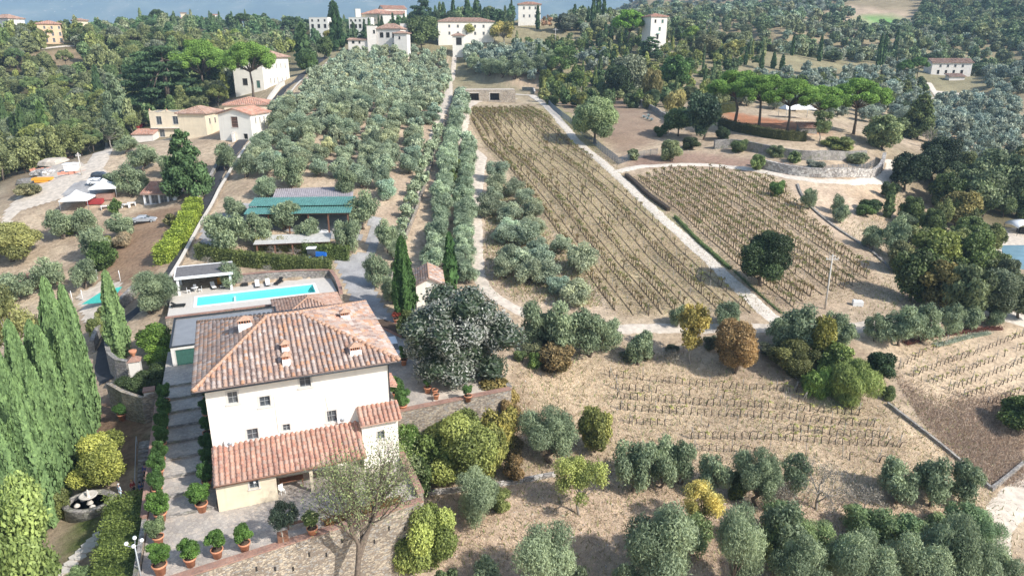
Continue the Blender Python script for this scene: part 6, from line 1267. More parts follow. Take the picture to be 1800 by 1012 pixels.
for i, (u, v) in enumerate(((147,492),(162,494),(172,492),(212,494),(128,530),(146,528),(75,575),(50,590),(25,640))): m_ = MB(); m_.tube([(0,0,-.3),(.05,0,1.9)], .05, 6); tag(m_.obj('fence_post', MT['white'], loc=tuple(G(u,v)), rz=i), ['white fence post, left of three behind the tall cypress','white fence post, middle of three behind the tall cypress','white fence post, right of three behind the tall cypress','white fence post close left of the single cypress','white fence post, upper of two beside the teal tarpaulin','white fence post, lower of two beside the teal tarpaulin','white fence post between two cypress tips','white fence post under the yellow tree at the left','white fence post nearest the left edge'][i], 'fence post', 'white fence posts on the tan slope')
q = G(1507, 537); m_ = MB(); m_.box(-.8,.8,-.5,.5,0,.8); m_.box(-.7,-.1,-.4,.4,.8,.95); m_.box(.05,.7,-.4,.4,.8,.9); tag(m_.obj('beehive_box', MT['cushion'], loc=tuple(q), rz=-.2), 'small white box standing alone on the dry field', 'box')
m_ = MB()
m_ = MB(); s5 = 5.2; m_.add([(-s5,-3,3.0),(s5,-3,3.0),(s5,3,3.0),(-s5,3,3.0),(-s5+1,0,4.6),(s5-1,0,4.6)], [(0,1,5,4),(2,3,4,5),(1,2,5),(3,0,4),(3,2,1,0)]); q = G(1400, 208)
r = empty('white_marquee', tuple(q), .1, 'large white marquee roof glimpsed between the umbrella pines', 'marquee'); m_.obj('canopy', MT['white'], r)
for x in (-s5+.2, s5-.2):
    for y in (-2.8, 2.8): m_ = MB(); m_.tube([(x,y,0),(x,y,3.0)], .07, 6); m_.obj('pole', MT['greymetal'], r)
r = empty('parasol', tuple(G(352, 176)), 0, 'pale parasol in the shade under the dark cedars', 'parasol'); m_ = MB(); m_.lathe([(2.2,2.3),(1.2,2.75),(0,3.0)], 8); m_.obj('canopy', MT['cushion'], r); m_ = MB(); m_.tube([(0,0,0),(0,0,2.9)], .05, 6); m_.obj('pole', MT['greymetal'], r)
# agaves
for i, (u, v) in enumerate(((1132,208),(1138,211),(1145,213),(1140,206))):
    q = G(u, v); m_ = MB()
    for k in range(22): a = k*2.4; e_ = .3+.9*(k/22); L_ = 1.3; w_ = .12; d_ = Vector((cos(a)*cos(e_), sin(a)*cos(e_), sin(e_))); s2 = Vector((-sin(a), cos(a), 0))*w_; m_.add([s2*.6, d_*L_*.5+s2, d_*L_, d_*L_*.5-s2, -s2*.6], [(0,1,2,3,4)])
    tag(m_.obj('agave', M_plain('agave_leaf', (.32,.42,.42), .6), loc=tuple(q+[0,0,.1])), ['blue grey agave, leftmost of the four by the pole','blue grey agave, middle front one by the pole','blue grey agave, rightmost of the four by the pole','blue grey agave, highest up the slope of the four'][i], 'agave', 'agaves on the brown slope')
# ------------------------------------------------------------------ vegetation: single plants read off the photograph
OLV = (.30,.36,.21); OLD_ = (.15,.185,.11); OLG = (.24,.28,.14); DK = (.07,.11,.04); MD = (.15,.21,.06); YG = (.27,.30,.05); GOLD = (.50,.36,.05); OR = (.40,.22,.06); GRN = (.16,.26,.05); PINE = (.24,.40,.07); CYP = (.22,.33,.12); CYD = (.075,.13,.05); RUST = (.22,.13,.07)
OLIVES = []; TREES = []
def ol(u, vb, vt, w, label, c=OLV, group=None): 
    p = G(u, vb); OLIVES.append([p, w*depth(*p)/FPX, height_for(p, vt), c, label, group, 1])
def tr(kind, u, vb, vt, w, label, c, group=None, **k):
    p = G(u, vb); TREES.append([kind, p, w*depth(*p)/FPX, height_for(p, vt), c, label, group, 1, k])
for a in [
 (968,812,702,118,'big silvery olive tree below the side terrace wall'),(836,922,812,104,'lone olive with thin drooping sprays on the dry slope'),(1112,862,756,86,'leftmost olive of the row under the lower vineyard'),
 (1160,856,760,70,'second olive of the row under the lower vineyard'),(1196,850,760,62,'third olive of the row under the lower vineyard'),(1252,872,786,66,'small olive of the row, left of the dark laurel bush'),(1330,888,775,96,'wide olive of the row, right of the dark laurel bush'),
 (1392,868,792,66,'olive among grey bare branches at the vineyard foot'),(1575,882,790,84,'olive right of the bare grey trees'),(1634,888,796,76,'bright olive near the right end of the row'),(1692,888,797,72,'last olive of the row by the concrete ditch'),
 (955,1062,912,140,'large olive cut by the bottom edge left of centre'),(1165,1046,880,172,'huge dense olive at the bottom centre'),(1290,1046,872,112,'tall pale olive beside the golden bush'),(1372,985,872,90,'olive right of the tall pale one'),
 (1405,1060,936,120,'olive at the bottom edge, right of centre'),(1500,1066,912,130,'olive in the bottom right thicket, left part'),(1590,1062,930,130,'olive in the bottom right thicket, middle'),(1665,1062,892,140,'tallest olive of the bottom right thicket'),(1725,1075,930,110,'olive at the right end of the bottom thicket'),
 (860,1050,968,70,'low olive at the bottom edge below the yellow green tree'),(1100,1060,985,60,'low olive at the bottom edge before the huge one'),
 (945,612,522,78,'olive in the middle row just right of the glossy tree'),(990,625,524,84,'tall olive second in the middle row'),(1035,625,530,86,'third olive of the middle row beside the drive'),(1068,615,548,60,'olive with open crown over the drive'),(1122,640,566,62,'rounded olive standing alone below the drive'),
 (1190,574,524,42,'slim olive behind the autumn tree'),(1275,574,526,60,'pale olive above the rust coloured tree'),(1370,612,540,66,'olive left in the pair at the track junction'),(1404,618,528,84,'larger olive of the pair at the track junction'),
 (1464,598,536,46,'grey olive behind the golden green bush'),(1484,608,560,50,'small grey olive right of the junction thicket'),(1538,600,546,48,'leftmost round olive of the row above the right terraces'),(1580,606,530,76,'second olive of the row above the right terraces'),
 (1622,603,526,68,'third olive of the row above the right terraces'),(1668,590,528,54,'fourth olive of the row above the right terraces'),(1705,578,530,52,'fifth olive of the row above the right terraces'),(1748,574,541,38,'smallest olive at the end of the row above the right terraces'),
 (1420,368,322,34,'little olive right of the small green conifer'),(1470,375,338,30,'back olive of the pair on the dry terrace'),(1477,392,352,36,'front olive of the pair on the dry terrace'),(1530,440,393,46,'olive at the foot of the ivy clad trunk'),(1568,450,372,52,'olive climbing the eroded bank'),
 (835,128,90,36,'rounded olive above the cellar, far left of its group'),(860,134,94,38,'rounded olive above the cellar, second from the left'),(882,137,96,40,'front olive above the left cellar opening'),(905,139,99,38,'front olive above the right cellar opening'),(928,136,97,36,'front olive at the right end above the cellar'),(947,130,92,34,'olive beside the fence top, above the cellar'),(915,116,80,34,'back olive above the cellar wall'),(940,108,76,30,'highest olive right above the cellar'),(966,118,86,32,'olive just left of the half bare pine'),
 (402,446,356,80,'gnarled olive at the left of the yard'),(452,430,368,64,'olive in front of the left end of the barn'),(500,404,338,78,'olive standing before the green roof'),(540,428,370,56,'olive between barn and carport'),(612,445,372,54,'olive at the right end of the carport'),
 (640,402,328,66,'olive right of the green roof'),(682,445,380,48,'thin olive beside the driveway'),(612,345,288,54,'olive behind the right end of the barn'),(512,330,262,64,'olive behind the grey barn roof'),(662,505,440,52,'dark olive at the bend of the driveway'),(690,535,470,46,'leafy olive by the shed wall'),
 (272,548,466,100,'big dark olive at the left end of the pool'),(92,512,446,62,'olive above the rusty shed'),(150,506,450,58,'pale olive behind the tall cypresses'),(30,530,470,74,'olive at the left edge near the shed'),(232,345,283,60,'large olive beside the cottage'),(205,330,300,50,'olive overhanging the marquee'),
 (218,420,370,56,'olive with pampas grass at its foot'),(150,410,356,52,'olive below the marquee'),(110,420,352,60,'dark olive below the gravel yard'),(170,455,385,60,'olive on the slope under the marquees'),(255,300,250,60,'olive between cottage and farmhouses'),(225,270,235,46,'olive in front of the ochre farmhouse'),
 (405,205+300,455,46,'little olive in front of the clipped hedge by the pool'),(300,250+60,262,44,'olive touching the dark conifer'),(398,240+60,246,44,'olive below the gabled house')]: ol(*a[:5])
for a in [
 ('magnolia',812,692,512,214,'big round tree with glossy silvery leaves on the side terrace',(0.270,0.284,0.230)),('broad',1338,503,405,114,'solitary dense dark holm oak in the right vineyard',(0.074,0.115,0.041)),
 ('broad',1045,252,156,94,'rounded grey green tree behind the blue fence',(0.311,0.392,0.176)),('broad',1236,246,157,76,'dense dark evergreen left of the umbrella pines',(0.081,0.135,0.068)),('broad',1192,240,184,62,'mid green tree leaning on the dark evergreen',(0.176,0.270,0.095)),
 ('broad',1186,158,88,66,'deep green full tree on the wooded slope',(0.121,0.230,0.047)),('broad',1108,170,84,72,'grey leaved tall tree on the wooded slope',(0.324,0.351,0.216)),('broad',1085,175,110,56,'black green holm oak beneath the grey leaved tree',DK),
 ('reed',1145,182,108,46,'tall tawny bamboo clump beside the deep green tree',(0.486,0.392,0.108)),('reed',1186,200,152,46,'shorter yellow bamboo clump above the brown slope',(0.567,0.486,0.135)),('airy',988,138,78,66,'half bare pine with grey branches left of the slope',(0.216,0.324,0.095)),
 ('broad',1550,262,192,78,'feathery pale green tree right of the umbrella pines',(0.405,0.486,0.176)),('conifer',1612,245,160,70,'ragged dark green pine on the right slope',(0.162,0.203,0.068)),
 ('cedar',300,202,82,150,'broad dark cedar above the hamlet',(0.081,0.142,0.061)),('cedar',262,200,92,110,'second dark cedar behind the first, to its left',(0.101,0.176,0.068)),('cedar',372,178,90,70,'dark cedar behind the two umbrella pines',(0.068,0.121,0.054)),
 ('conifer',333,350,222,92,'dense dark fir beside the cottage',(0.115,0.196,0.074)),('conifer',212,236,124,60,'grey green conifer with open crown above the hamlet yard',(0.230,0.297,0.162)),('conifer',118,262,170,44,'grey green spruce at the edge of the left wood',(0.203,0.243,0.121)),
 ('umbrella',362,186,60,100,'tall umbrella pine with bare forked trunk above the hamlet',PINE),('umbrella',446,176,62,94,'umbrella pine in front of the manor house',PINE),
 ('umbrella',1292,214,116,108,'first umbrella pine of the garden row, farthest left',PINE),('umbrella',1334,223,120,104,'second umbrella pine of the garden row',PINE),('umbrella',1384,231,130,104,'third umbrella pine of the garden row',PINE),('umbrella',1439,233,145,100,'fourth umbrella pine of the garden row',PINE),('umbrella',1500,236,131,108,'rightmost umbrella pine with leaning trunk',PINE),
 ('umbrella',1104,92,10,64,'big lone umbrella pine before the tall white house',(0.216,0.405,0.054)),('umbrella',1612,140,96,34,'small umbrella pine left of the white farmhouse',(0.149,0.270,0.068)),('umbrella',1588,142,102,30,'small umbrella pine just left of its twin by the farmhouse',(0.149,0.270,0.068)),
 ('umbrella',40,62,2,52,'large umbrella pine at the top left corner',(0.108,0.189,0.061)),('umbrella',165,50,22,40,'flat umbrella pine between the left ridge houses',(0.176,0.270,0.081)),('umbrella',232,42,22,36,'flat umbrella pine on the far left ridge',(0.203,0.270,0.095)),('umbrella',280,52,13,30,'leaning umbrella pine left of the belvedere villa',(0.095,0.149,0.054)),('umbrella',430,52,20,36,'dark umbrella pine at the crest of the left wood',(0.121,0.189,0.068)),
 ('cedar',742,78,-4,52,'dark layered cedar on the crest behind the arched villa',(0.068,0.121,0.068)),('broad',742,90,22,66,'tall airy tree in front of the white villas',(0.230,0.297,0.108)),('broad',826,72,32,46,'round yellow green tree above the grove',(0.486,0.486,0.081)),('airy',885,82,32,58,'yellow tree beside the round one',(0.648,0.540,0.108)),
 ('airy',870,75,38,30,'greenish yellow tree just right of the round one',(0.486,0.486,0.081)),('broad',585,84,46,36,'golden tree at the top left of the grove',(0.567,0.486,0.068)),('conifer',594,90,2,34,'tall dark cypress like conifer above the golden tree',(0.068,0.135,0.047)),('broad',540,130,84,44,'green tree at the bend of the lane wall',(0.149,0.243,0.068)),
 ('cedar',1140,110,66,50,'dark pine below the tall white house',(0.095,0.162,0.068)),('broad',1215,78,44,40,'bright green round tree right of the tall white house',(0.311,0.432,0.081)),('airy',1288,104,66,48,'pale yellow tree on the right slope',(0.594,0.567,0.135)),('broad',1240,105,55,50,'olive brown tree on the right slope',(0.270,0.270,0.135)),
 ('airy',962,56,26,26,'salmon autumn tree under the pink villa',(0.675,0.378,0.189)),('broad',994,56,22,50,'big grey holm oak below the cypress group',(0.176,0.203,0.135)),
 ('airy',1214,640,525,80,'tall autumn tree with orange and green leaves',(0.446,0.351,0.081)),('broad',1292,655,558,100,'large round tree with rust orange leaves',(0.513,0.311,0.095)),('bush',1400,655,590,100,'dark green bush with reddish leaves under the olive pair',(0.230,0.230,0.068)),('bush',1438,640,540,60,'gold green shrub rising between the olives',(0.405,0.365,0.068)),
 ('bush',1470,668,590,80,'bright green shrub in the junction thicket',(0.351,0.459,0.068)),('reed',1493,705,620,110,'bright lime bamboo thicket at the lower vineyard corner',(0.459,0.567,0.095)),('reed',1440,695,640,70,'darker bamboo left of the lime thicket',(0.243,0.365,0.068)),('bush',1548,665,612,66,'dark laurel bush right of the lime thicket',(0.068,0.115,0.041)),
 ('bush',1295,872,815,44,'dark laurel bush in the olive row',(0.176,0.216,0.054)),('airy',1018,905,795,110,'yellow green tree with forked trunk on the dry slope',(0.513,0.567,0.108)),('airy',1228,938,838,94,'golden yellow bush between olives at the bottom',(0.850,0.702,0.135)),
 ('bush',748,1000,858,122,'lime yellow tree leaning on the retaining wall',(0.486,0.567,0.095)),('bush',812,838,715,150,'mass of yellow green creeper under the side terrace',(0.405,0.459,0.081)),('bush',880,800,700,80,'ivy and reddish shrub at the end of the terrace wall',(0.405,0.351,0.081)),('bush',716,820,735,70,'green shrub right of the villa wing',(0.216,0.338,0.068)),
 ('bush',680,890,762,100,'green bush behind the bare tree at the villa corner',(0.324,0.446,0.081)),('broad',1045,795,708,70,'round yellow green tree right of the big olive',(0.446,0.446,0.081)),('bush',985,615,560,50,'green shrub at the foot of the middle olive row',(0.162,0.257,0.068)),('bush',980,655,595,80,'brown and rust bush below the middle olive row',(0.324,0.230,0.095)),
 ('bush',940,645,612,30,'small bright shrub above the bank',(0.270,0.392,0.095)),('bush',870,728,650,90,'orange and green shrub beside the end of the terrace wall',(0.432,0.324,0.095)),('bush',897,760,690,44,'rusty little shrub near the wall end',(0.513,0.338,0.108)),
 ('bush',186,850,752,118,'round bright yellow green shrub in the lower garden',(0.540,0.567,0.068)),('bush',105,912,850,56,'small dark yellowish tree left of the fountain',(0.216,0.243,0.068)),('bush',262,700,632,100,'dark rounded laurel above the lower garden wall',(0.081,0.121,0.041)),('bush',275,622,560,74,'green wisteria mass left of the flat roof',(0.216,0.351,0.054)),
 ('bush',282,645,600,60,'bright green creeper over the garage corner',(0.257,0.405,0.054)),('airy',40,680,490,130,'yellow tree filling the left edge behind the cypresses',(.44,.44,.12)),('broad',22,460,380,110,'yellow olive coloured walnut at the left edge',(0.446,0.446,0.108)),
 ('bush',182,470,412,56,'dense dark green bush on the brown slope',(0.135,0.216,0.054)),('bush',184,440,408,40,'lime coloured small tree behind the dark green bush',(0.459,0.513,0.081)),('bush',132,410,372,46,'lime shrub below the gravel yard',(0.378,0.486,0.081)),('bush',50,345,318,50,'tawny bush at the left rim of the yard',(0.472,0.432,0.189)),
 ('reed',218,432,405,40,'dry pampas grass tuft',(0.567,0.432,0.243)),('bush',205,378,345,26,'shrub beside the cottage terrace',(0.176,0.270,0.068)),('bush',720,590,535,50,'dark green yellowish bush at the foot of the drive cypress',(0.216,0.257,0.068)),('bush',725,520,470,36,'bright green bush behind the drive cypress',(0.270,0.392,0.068)),
 ('bush',1366,345,311,32,'small bushy green conifer by the gravel path',(0.176,0.297,0.068)),('bush',1530,372,345,46,'dark fallen evergreen tangle on the bank',(0.135,0.203,0.068)),('bush',1560,350,312,36,'dark shrub at the foot of the wood',(0.081,0.121,0.047)),('broad',1590,335,262,76,'dark dense holm oak at the bend of the path',(0.061,0.095,0.041)),('broad',1640,320,240,100,'second dark holm oak right of the bend',(0.068,0.101,0.047)),
 ('bush',1520,378,355,40,'low green shrub on the eroded bank',(0.176,0.270,0.068)),('bush',1180,282,238,48,'pale green shrub in front of the dark evergreen',(0.378,0.419,0.189)),('bush',1162,240,215,30,'dark low shrub on the brown slope',(0.108,0.176,0.054)),('bush',1112,281,258,24,'little yellow green bush by the dark fence',(0.405,0.459,0.189)),
 ('bush',800,305,270,22,'yellow green juniper between the olive rows',(0.297,0.351,0.068)),('bush',795,330,292,20,'dark juniper between the olive rows',(0.162,0.216,0.054)),('bush',960,158,115,34,'dark yellow clipped shrub at the top of the fence',(0.189,0.230,0.041)),('bush',990,160,122,40,'yellow olive clipped shrub right of the fence top',(0.270,0.297,0.054)),('bush',1015,160,118,44,'green clipped mass behind the small olive',(0.176,0.257,0.054)),
 ('bush',30,1090,800,200,'large pale green feathery shrub filling the bottom left corner',(0.338,0.432,0.121)),('reed',150,1050,985,70,'spiky green plant at the bottom edge by the hedge',(0.297,0.405,0.162)),('bush',545,1010,990,28,'small caper bush growing out of the retaining wall',(0.270,0.338,0.108)),
 ('airy',1440,250,190,50,'thin green tree over the stone garden wall',(0.243,0.297,0.108)),('bush',1330,300,265,30,'young light green tree before the stone garden wall',(0.324,0.419,0.135)),('bush',1395,285,262,26,'shrub hanging over the dry stone wall',(0.297,0.378,0.135)),('bush',1475,262,235,60,'yellow green shrubs at the foot of the last pine',(0.324,0.365,0.108)),
 ('broad',1600,530,430,90,'dark oak at the corner of the wood by the ivy column',(0.121,0.162,0.054)),('broad',1650,545,455,90,'brownish gold oak beside the ivy column',(0.338,0.270,0.081)),('broad',1690,560,450,90,'grey green oak over the white yard',(0.203,0.243,0.108)),('broad',1740,560,470,100,'big grey oak at the right edge of the wood',(0.230,0.270,0.149)),('broad',1790,560,480,90,'grey oak at the right edge of the photo',(0.203,0.243,0.135)),
 ('broad',1640,480,390,90,'yellow green oak above the ivy column',(0.311,0.351,0.081)),('broad',1700,490,400,80,'green oak below the pond',(0.176,0.243,0.068)),('broad',1580,480,420,60,'olive brown oak on the wood edge',(0.270,0.270,0.108)),('broad',1680,400,330,80,'autumn coloured oak above the canopy',(0.351,0.297,0.095)),('broad',1720,380,290,90,'grey green oak above the domed canopy',(0.243,0.297,0.135)),
 ('broad',1770,370,270,90,'dull green oak at the right edge above the canopy',(0.216,0.270,0.121)),('broad',1660,370,300,70,'dark green oak between bend and canopy',(0.135,0.189,0.054)),('broad',1740,340,255,80,'pale willow like tree on the right',(0.378,0.459,0.203)),('broad',1790,330,262,60,'yellowish oak at the right edge',(0.378,0.324,0.108)),
 ('broad',1790,760,690,90,'dark green tree at the right edge by the scrub',(0.162,0.230,0.054)),('broad',1690,640+180,700,1,'x',DK),
 ('bush',186,566,532,34,'yellow shrub on the outer bend of the lane, upper one',(.42,.46,.10)),('bush',172,592,550,36,'yellow green shrub on the outer bend of the lane, lower one',(.40,.46,.10)),('bush',770,842,745,90,'green creeper mass left under the side terrace wall',(.22,.30,.07)),('bush',850,832,728,90,'yellow creeper mass right under the side terrace wall',(.38,.38,.09)),('bush',735,870,790,60,'dark green shrub between villa corner and creeper',(.14,.20,.06)),('bush',905,842,790,44,'small orange brown shrub right of the creeper',(.34,.22,.09)),('bush',880,895,850,46,'low yellow green shrub behind the lone olive',(.30,.34,.10)),('bush',1010,1060,985,60,'grey green shrub at the bottom edge right of the cut olive',(.25,.30,.16)),('bush',790,1055,990,60,'low green shrub at the bottom edge under the lime tree',(.20,.26,.10)),('broad',572,104,62,36,'green tree above the top end of the lane',(.14,.20,.06)),('broad',548,112,70,34,'grey green tree left of the lane top',(.16,.20,.10)),('bush',1300,268,240,36,'green shrub leaning on the stone garden wall left end',(.18,.24,.08)),('bush',1365,276,250,34,'pale shrub before the stone garden wall',(.26,.31,.14)),('bush',1430,300,276,40,'white flowering shrub on top of the dry stone wall',(.42,.44,.32)),('bush',1505,290,262,50,'pale green shrub at the right end of the garden walls',(.33,.37,.20)),('bush',1215,262,236,40,'dark shrub at the foot of the dark evergreen',(.10,.13,.05)),('bush',1270,245,218,34,'dark bush left of the garden wall start',(.08,.12,.05)),('bush',700,480,452,30,'low shrub at the driveway edge',(.20,.25,.11)),('bush',1545,420,398,34,'yellow green scrub on the eroded bank',(.28,.32,.10)),('bush',1590,400,368,44,'grey green scrub at the top of the eroded bank',(.22,.27,.14)),('bush',250,330,305,34,'dark shrub behind the cottage',(.12,.16,.06)),('bush',300,395,372,26,'tawny bush between silver car and hedge',(.28,.26,.10)),('bush',960,600,575,40,'dark shrub beneath the middle olives',(.12,.16,.07)),('bush',1560,700,672,30,'small yellow green shrub right of the lime bamboo',(.24,.30,.10)),('bush',800,740,715,40,'creeper hanging over the side terrace wall',(.22,.28,.06)),('bush',900,800,760,50,'reddish brambles under the wall end',(.28,.22,.10)),('bush',655,1000,968,40,'dead brown brambles at the foot of the retaining wall',(.22,.17,.11)),
 ]:
    if a[5] != 'x': tr(*a)
for u, vb, vt, w, l, c in [(213,628,474,38,'tall single cypress inside the curved stone wall',CYP),(712,560,414,40,'tall dark cypress beside the cream shed, driveway side',(.075,.15,.04)),(792,512,410,24,'slim dark cypress right of the cream shed',(.065,.14,.04)),(1618,530,440,24,'slim ivy covered column of a tree beside the oak wood',(.17,.24,.08)),(1560,382,322,16,'ivy clad slim trunk on the eroded bank',(.14,.19,.07)),
 (536,122,42,26,'dark cypress where the lane wall bends',CYD),(590,80,3,24,'tallest dark cypress on the crest left of the arched villa',CYD),(712,48,4,5,'thin pencil cypress behind the arched villa',CYD),(508,36,12,10,'cypress on the skyline left of the arcade',CYD),(524,38,9,10,'second cypress on the skyline left of the arcade',CYD),
 (780,44,5,10,'small cypress behind the cream villa',CYD),(797,46,-2,9,'taller cypress behind the cream villa',CYD),(822,46,-3,14,'left trunk of the cypress pair right of the cream villa',CYD),(838,44,-6,14,'right trunk of the cypress pair right of the cream villa',CYD),(852,50,14,9,'low cypress right of the cypress pair',CYD),
 (926,32,-4,9,'cypress before the pink villa, left',CYD),(934,32,-5,8,'cypress before the pink villa, right',CYD),(945,52,10,8,'slender cypress right of the pink villa',CYD),(904,36,4,9,'cypress left of the pink villa',CYD),(1010,42,8,9,'cypress above the grey holm oak',CYD),(1024,42,10,8,'second cypress above the grey holm oak',CYD),(1034,40,12,7,'third cypress above the grey holm oak',CYD),
 (1042,56,-4,10,'tall cypress in the wood, left of three',CYD),(1051,42,-8,12,'tallest thick cypress in the wood',CYD),(1061,42,-4,9,'cypress right of the thick one',CYD),(1064,72,40,8,'small cypress left of the umbrella pine',CYD),(1074,72,42,8,'second small cypress left of the umbrella pine',CYD),(1136,88,36,12,'ivy clad cypress right of the umbrella pine',CYD),(1100,80,30,8,'dark cypress behind the umbrella pine trunk',CYD),
 (947,118,76,8,'slim cypress among the olives',CYD),(1078,124,82,10,'slim cypress above the black green oak',CYD),(1542,124,60,9,'first of the tall cypresses before the striped field',CYD),(1551,114,58,8,'second of the tall cypresses before the striped field',CYD),(1570,108,52,8,'third of the tall cypresses before the striped field',CYD),(1440,108,62,8,'cypress on the right slope above the pines',CYD),(1392,98,62,7,'cypress above the umbrella pines',CYD),
 (1359,120,92,9,'short cypress left above the umbrella pines',CYD),(1374,124,96,9,'short cypress right of its twin above the pines',CYD),(1310,114,84,7,'small cypress beside the yellow tree',CYD),(1338,122,92,8,'small cypress right of the yellow tree',CYD),(178,190,115,16,'dark cypress rising from the left wood',CYD),(16,250,172,14,'dark cypress at the left edge of the wood',(.08,.13,.045)),(48,262,185,16,'second cypress near the left edge',(.08,.13,.045)),(85,268,180,22,'green cypress in the left wood',(.11,.18,.05)),(32,262,200,14,'low cypress near the left edge',(.08,.13,.045))]:
    tr('cypress', u, vb, vt, w, l, c)
# the great cypress row at the left: bases in the lower garden
def cyrow(u, vt, ubase, vbase, W, l):
    p = G(ubase, vbase); TREES.append(['cypress', p, W, height_for(p, vt), (.19,.30,.11), l, None, 1, {}])
for k, (u, vt, ub, vb, W, l) in enumerate([(97,488,138,775,4.2,'tallest cypress of the row at the left'),(122,500,160,755,3.8,'rightmost cypress of the left row, nearest the lane'),(60,563,108,815,4.0,'third cypress from the right in the left row'),(95,572,122,830,3.6,'lower cypress standing before the tallest one'),(26,563,82,850,4.0,'cypress of the left row with a lone slim tip'),(72,632,104,880,3.6,'short cypress in the front of the left row'),
   (5,612,58,890,4.0,'cypress of the left row close to the photo edge'),(38,660,84,925,3.8,'front cypress of the left row above the pale shrub'),(-25,600,30,900,4.2,'cypress cut by the left edge of the photo'),(-14,720,42,960,4.2,'lowest cypress at the left edge'),(140,560,150,790,3.4,'small cypress at the right foot of the left row')]): cyrow(u, vt, ub, vb, W*.84, l)
# ------------------------------------------------------------------ groves and woods, planted over the slopes
def scatter(poly, spacing, f, jit=.38, rot=.3, n_excl=()):
    P = np.array(poly)[:,:2]; c, s = cos(rot), sin(rot); R = np.array([[c,-s],[s,c]]); Q = P@R; out = []
    for x in np.arange(Q[:,0].min(), Q[:,0].max(), spacing):
        for y in np.arange(Q[:,1].min(), Q[:,1].max(), spacing):
            q = (np.array([x, y])+RNG.normal(size=2)*spacing*jit*.5)@R.T
            if pip(q[0], q[1], P) and not any(pip(q[0], q[1], e) for e in n_excl): out.append(np.array([q[0], q[1], hz(q[0], q[1])]))
    for p in out: f(p)
def olv(label, group, wm, c=OLV, var=.16, hr=.95):
    def f(p):
        W = wm*(.8+.4*RNG.random()); k = 1+.11*RNG.normal(); y_ = .05*RNG.normal(); OLIVES.append([p, W, W*hr*(.85+.3*RNG.random()), (max(.02,c[0]*k*(1+y_)), max(.02,c[1]*k), max(.02,c[2]*k*(1-y_))), label, group, 0])
    return f
def mix(kinds, cols, label, group, wm, hm):
    def f(p):
        i = RNG.integers(len(kinds)); c = np.array(cols[RNG.integers(len(cols))])*(1+.12*float(np.clip(RNG.normal(), -2, 1.2))); c[0] = min(c[0], c[1]*.96, .30); c[1] = min(c[1], .33); W = wm*(.7+.6*RNG.random()); TREES.append([kinds[i], p, W if kinds[i] != 'cypress' else W*.28, hm*(.7+.6*RNG.random())*(1.3 if kinds[i] == 'cypress' else 1), tuple(np.clip(c, .02, 1)), label[kinds[i]] if isinstance(label, dict) else label, group, 0, {}])
    return f
near = lambda px: GP(px)[:,:2]
scatter(near([(414,330),(462,262),(512,190),(560,140),(600,104),(640,98),(720,96),(792,96),(786,150),(770,200),(748,262),(716,330),(690,372),(655,352),(600,318),(500,318)]), 4.9, olv('silvery olive tree in the dense grove between lane and track', 'olives of the big grove', 5.4, (.37,.43,.28)), .28, .1)
def rowpx(px, step, W, label, group, c=OLV, off=0):
    for p in resample(GP(px), step):
        q = np.array([p[0]+RNG.normal()*.3, p[1]+RNG.normal()*.3]); w = W*(.85+.3*RNG.random()); k = 1+.12*RNG.normal(); OLIVES.append([np.array([q[0], q[1], hz(*q)]), w, w*(.85+.2*RNG.random()), (c[0]*k, c[1]*k, c[2]*k), label, group, 0])
rowpx([(812,172),(810,200),(797,240),(787,290),(781,340),(775,390),(769,440),(763,475)], 3.0, 5.2, 'olive tree in the hedge like row right of the grove track', 'olive row beside the grove track', (.38,.46,.30))
rowpx([(826,262),(820,300),(816,350),(815,400),(816,450),(818,500)], 3.1, 5.0, 'olive tree in the dense row left of the pale farm track', 'olive row beside the farm track', (.38,.46,.30))
rowpx([(806,172),(808,210),(800,240)], 3.4, 4.6, 'olive tree near the cellar left of the farm track', 'olives left of the cellar', (.38,.45,.32))
rowpx([(772,235),(758,270),(742,320),(724,370),(706,415),(690,455)], 5.0, 3.6, 'small olive tree along the low wall of the grove track', 'olives along the low track wall', (.37,.43,.26))
scatter(near([(856,300),(880,318),(930,368),(1000,452),(1052,520),(1040,545),(960,535),(900,515),(862,490),(850,420),(850,340)]), 5.0, olv('airy olive tree on the red earth strip left of the vineyard', 'olives between farm track and vineyard', 5.9, (.40,.45,.30), hr=.85), .5)
scatter(near([(812,92),(950,90),(962,120),(935,140),(870,139),(814,128)]), 6.0, olv('large rounded olive tree above the cellar', 'olives above the cellar', 7.2, (.34,.40,.30)), .3)
scatter(near([(905,150),(960,100),(1090,100),(1070,130),(1000,120),(955,150)]), 7.5, olv('olive tree among shrubs in the middle of the slope', 'olives on the mid slope', 5.5, (.36,.41,.32)), .6)
scatter(near([(350,425),(430,365),(440,330),(500,325),(520,330),(420,420),(380,470)]), 6.0, olv('grey olive tree between lane wall and barns', 'olives beside the barns', 5.0, (.30,.35,.21)), .5)
scatter(near([(640,330),(690,380),(700,415),(680,440),(672,380),(640,365)]), 5.2, olv('thin olive tree between barn and low track wall', 'olives right of the barn', 4.2, (.37,.43,.26)), .5)
excl_road = [near([(1600,122),(1725,122),(1725,168),(1615,172)])]
scatter(near([(1600,185),(1790,165),(1800,290),(1700,300),(1650,260),(1600,230)]), 6.5, olv('olive tree on the open slope below the white farmhouse', 'olives below the farmhouse', 5.4, (.34,.39,.29)), .5)
scatter([AT(u, y)[:2] for u, y in ((1290,262),(1500,262),(1800,262),(1800,400),(1620,420),(1500,380),(1290,330))], 8.0, olv('olive tree on the right hand hillside', 'olives on the right hillside', 6.6, (.33,.38,.29)), .5, n_excl=excl_road)
W1 = [AT(u, y)[:2] for u, y in ((-60,168),(20,170),(100,190),(190,222),(250,246),(420,262),(470,330),(520,400),(480,440),(300,420),(-120,420))]
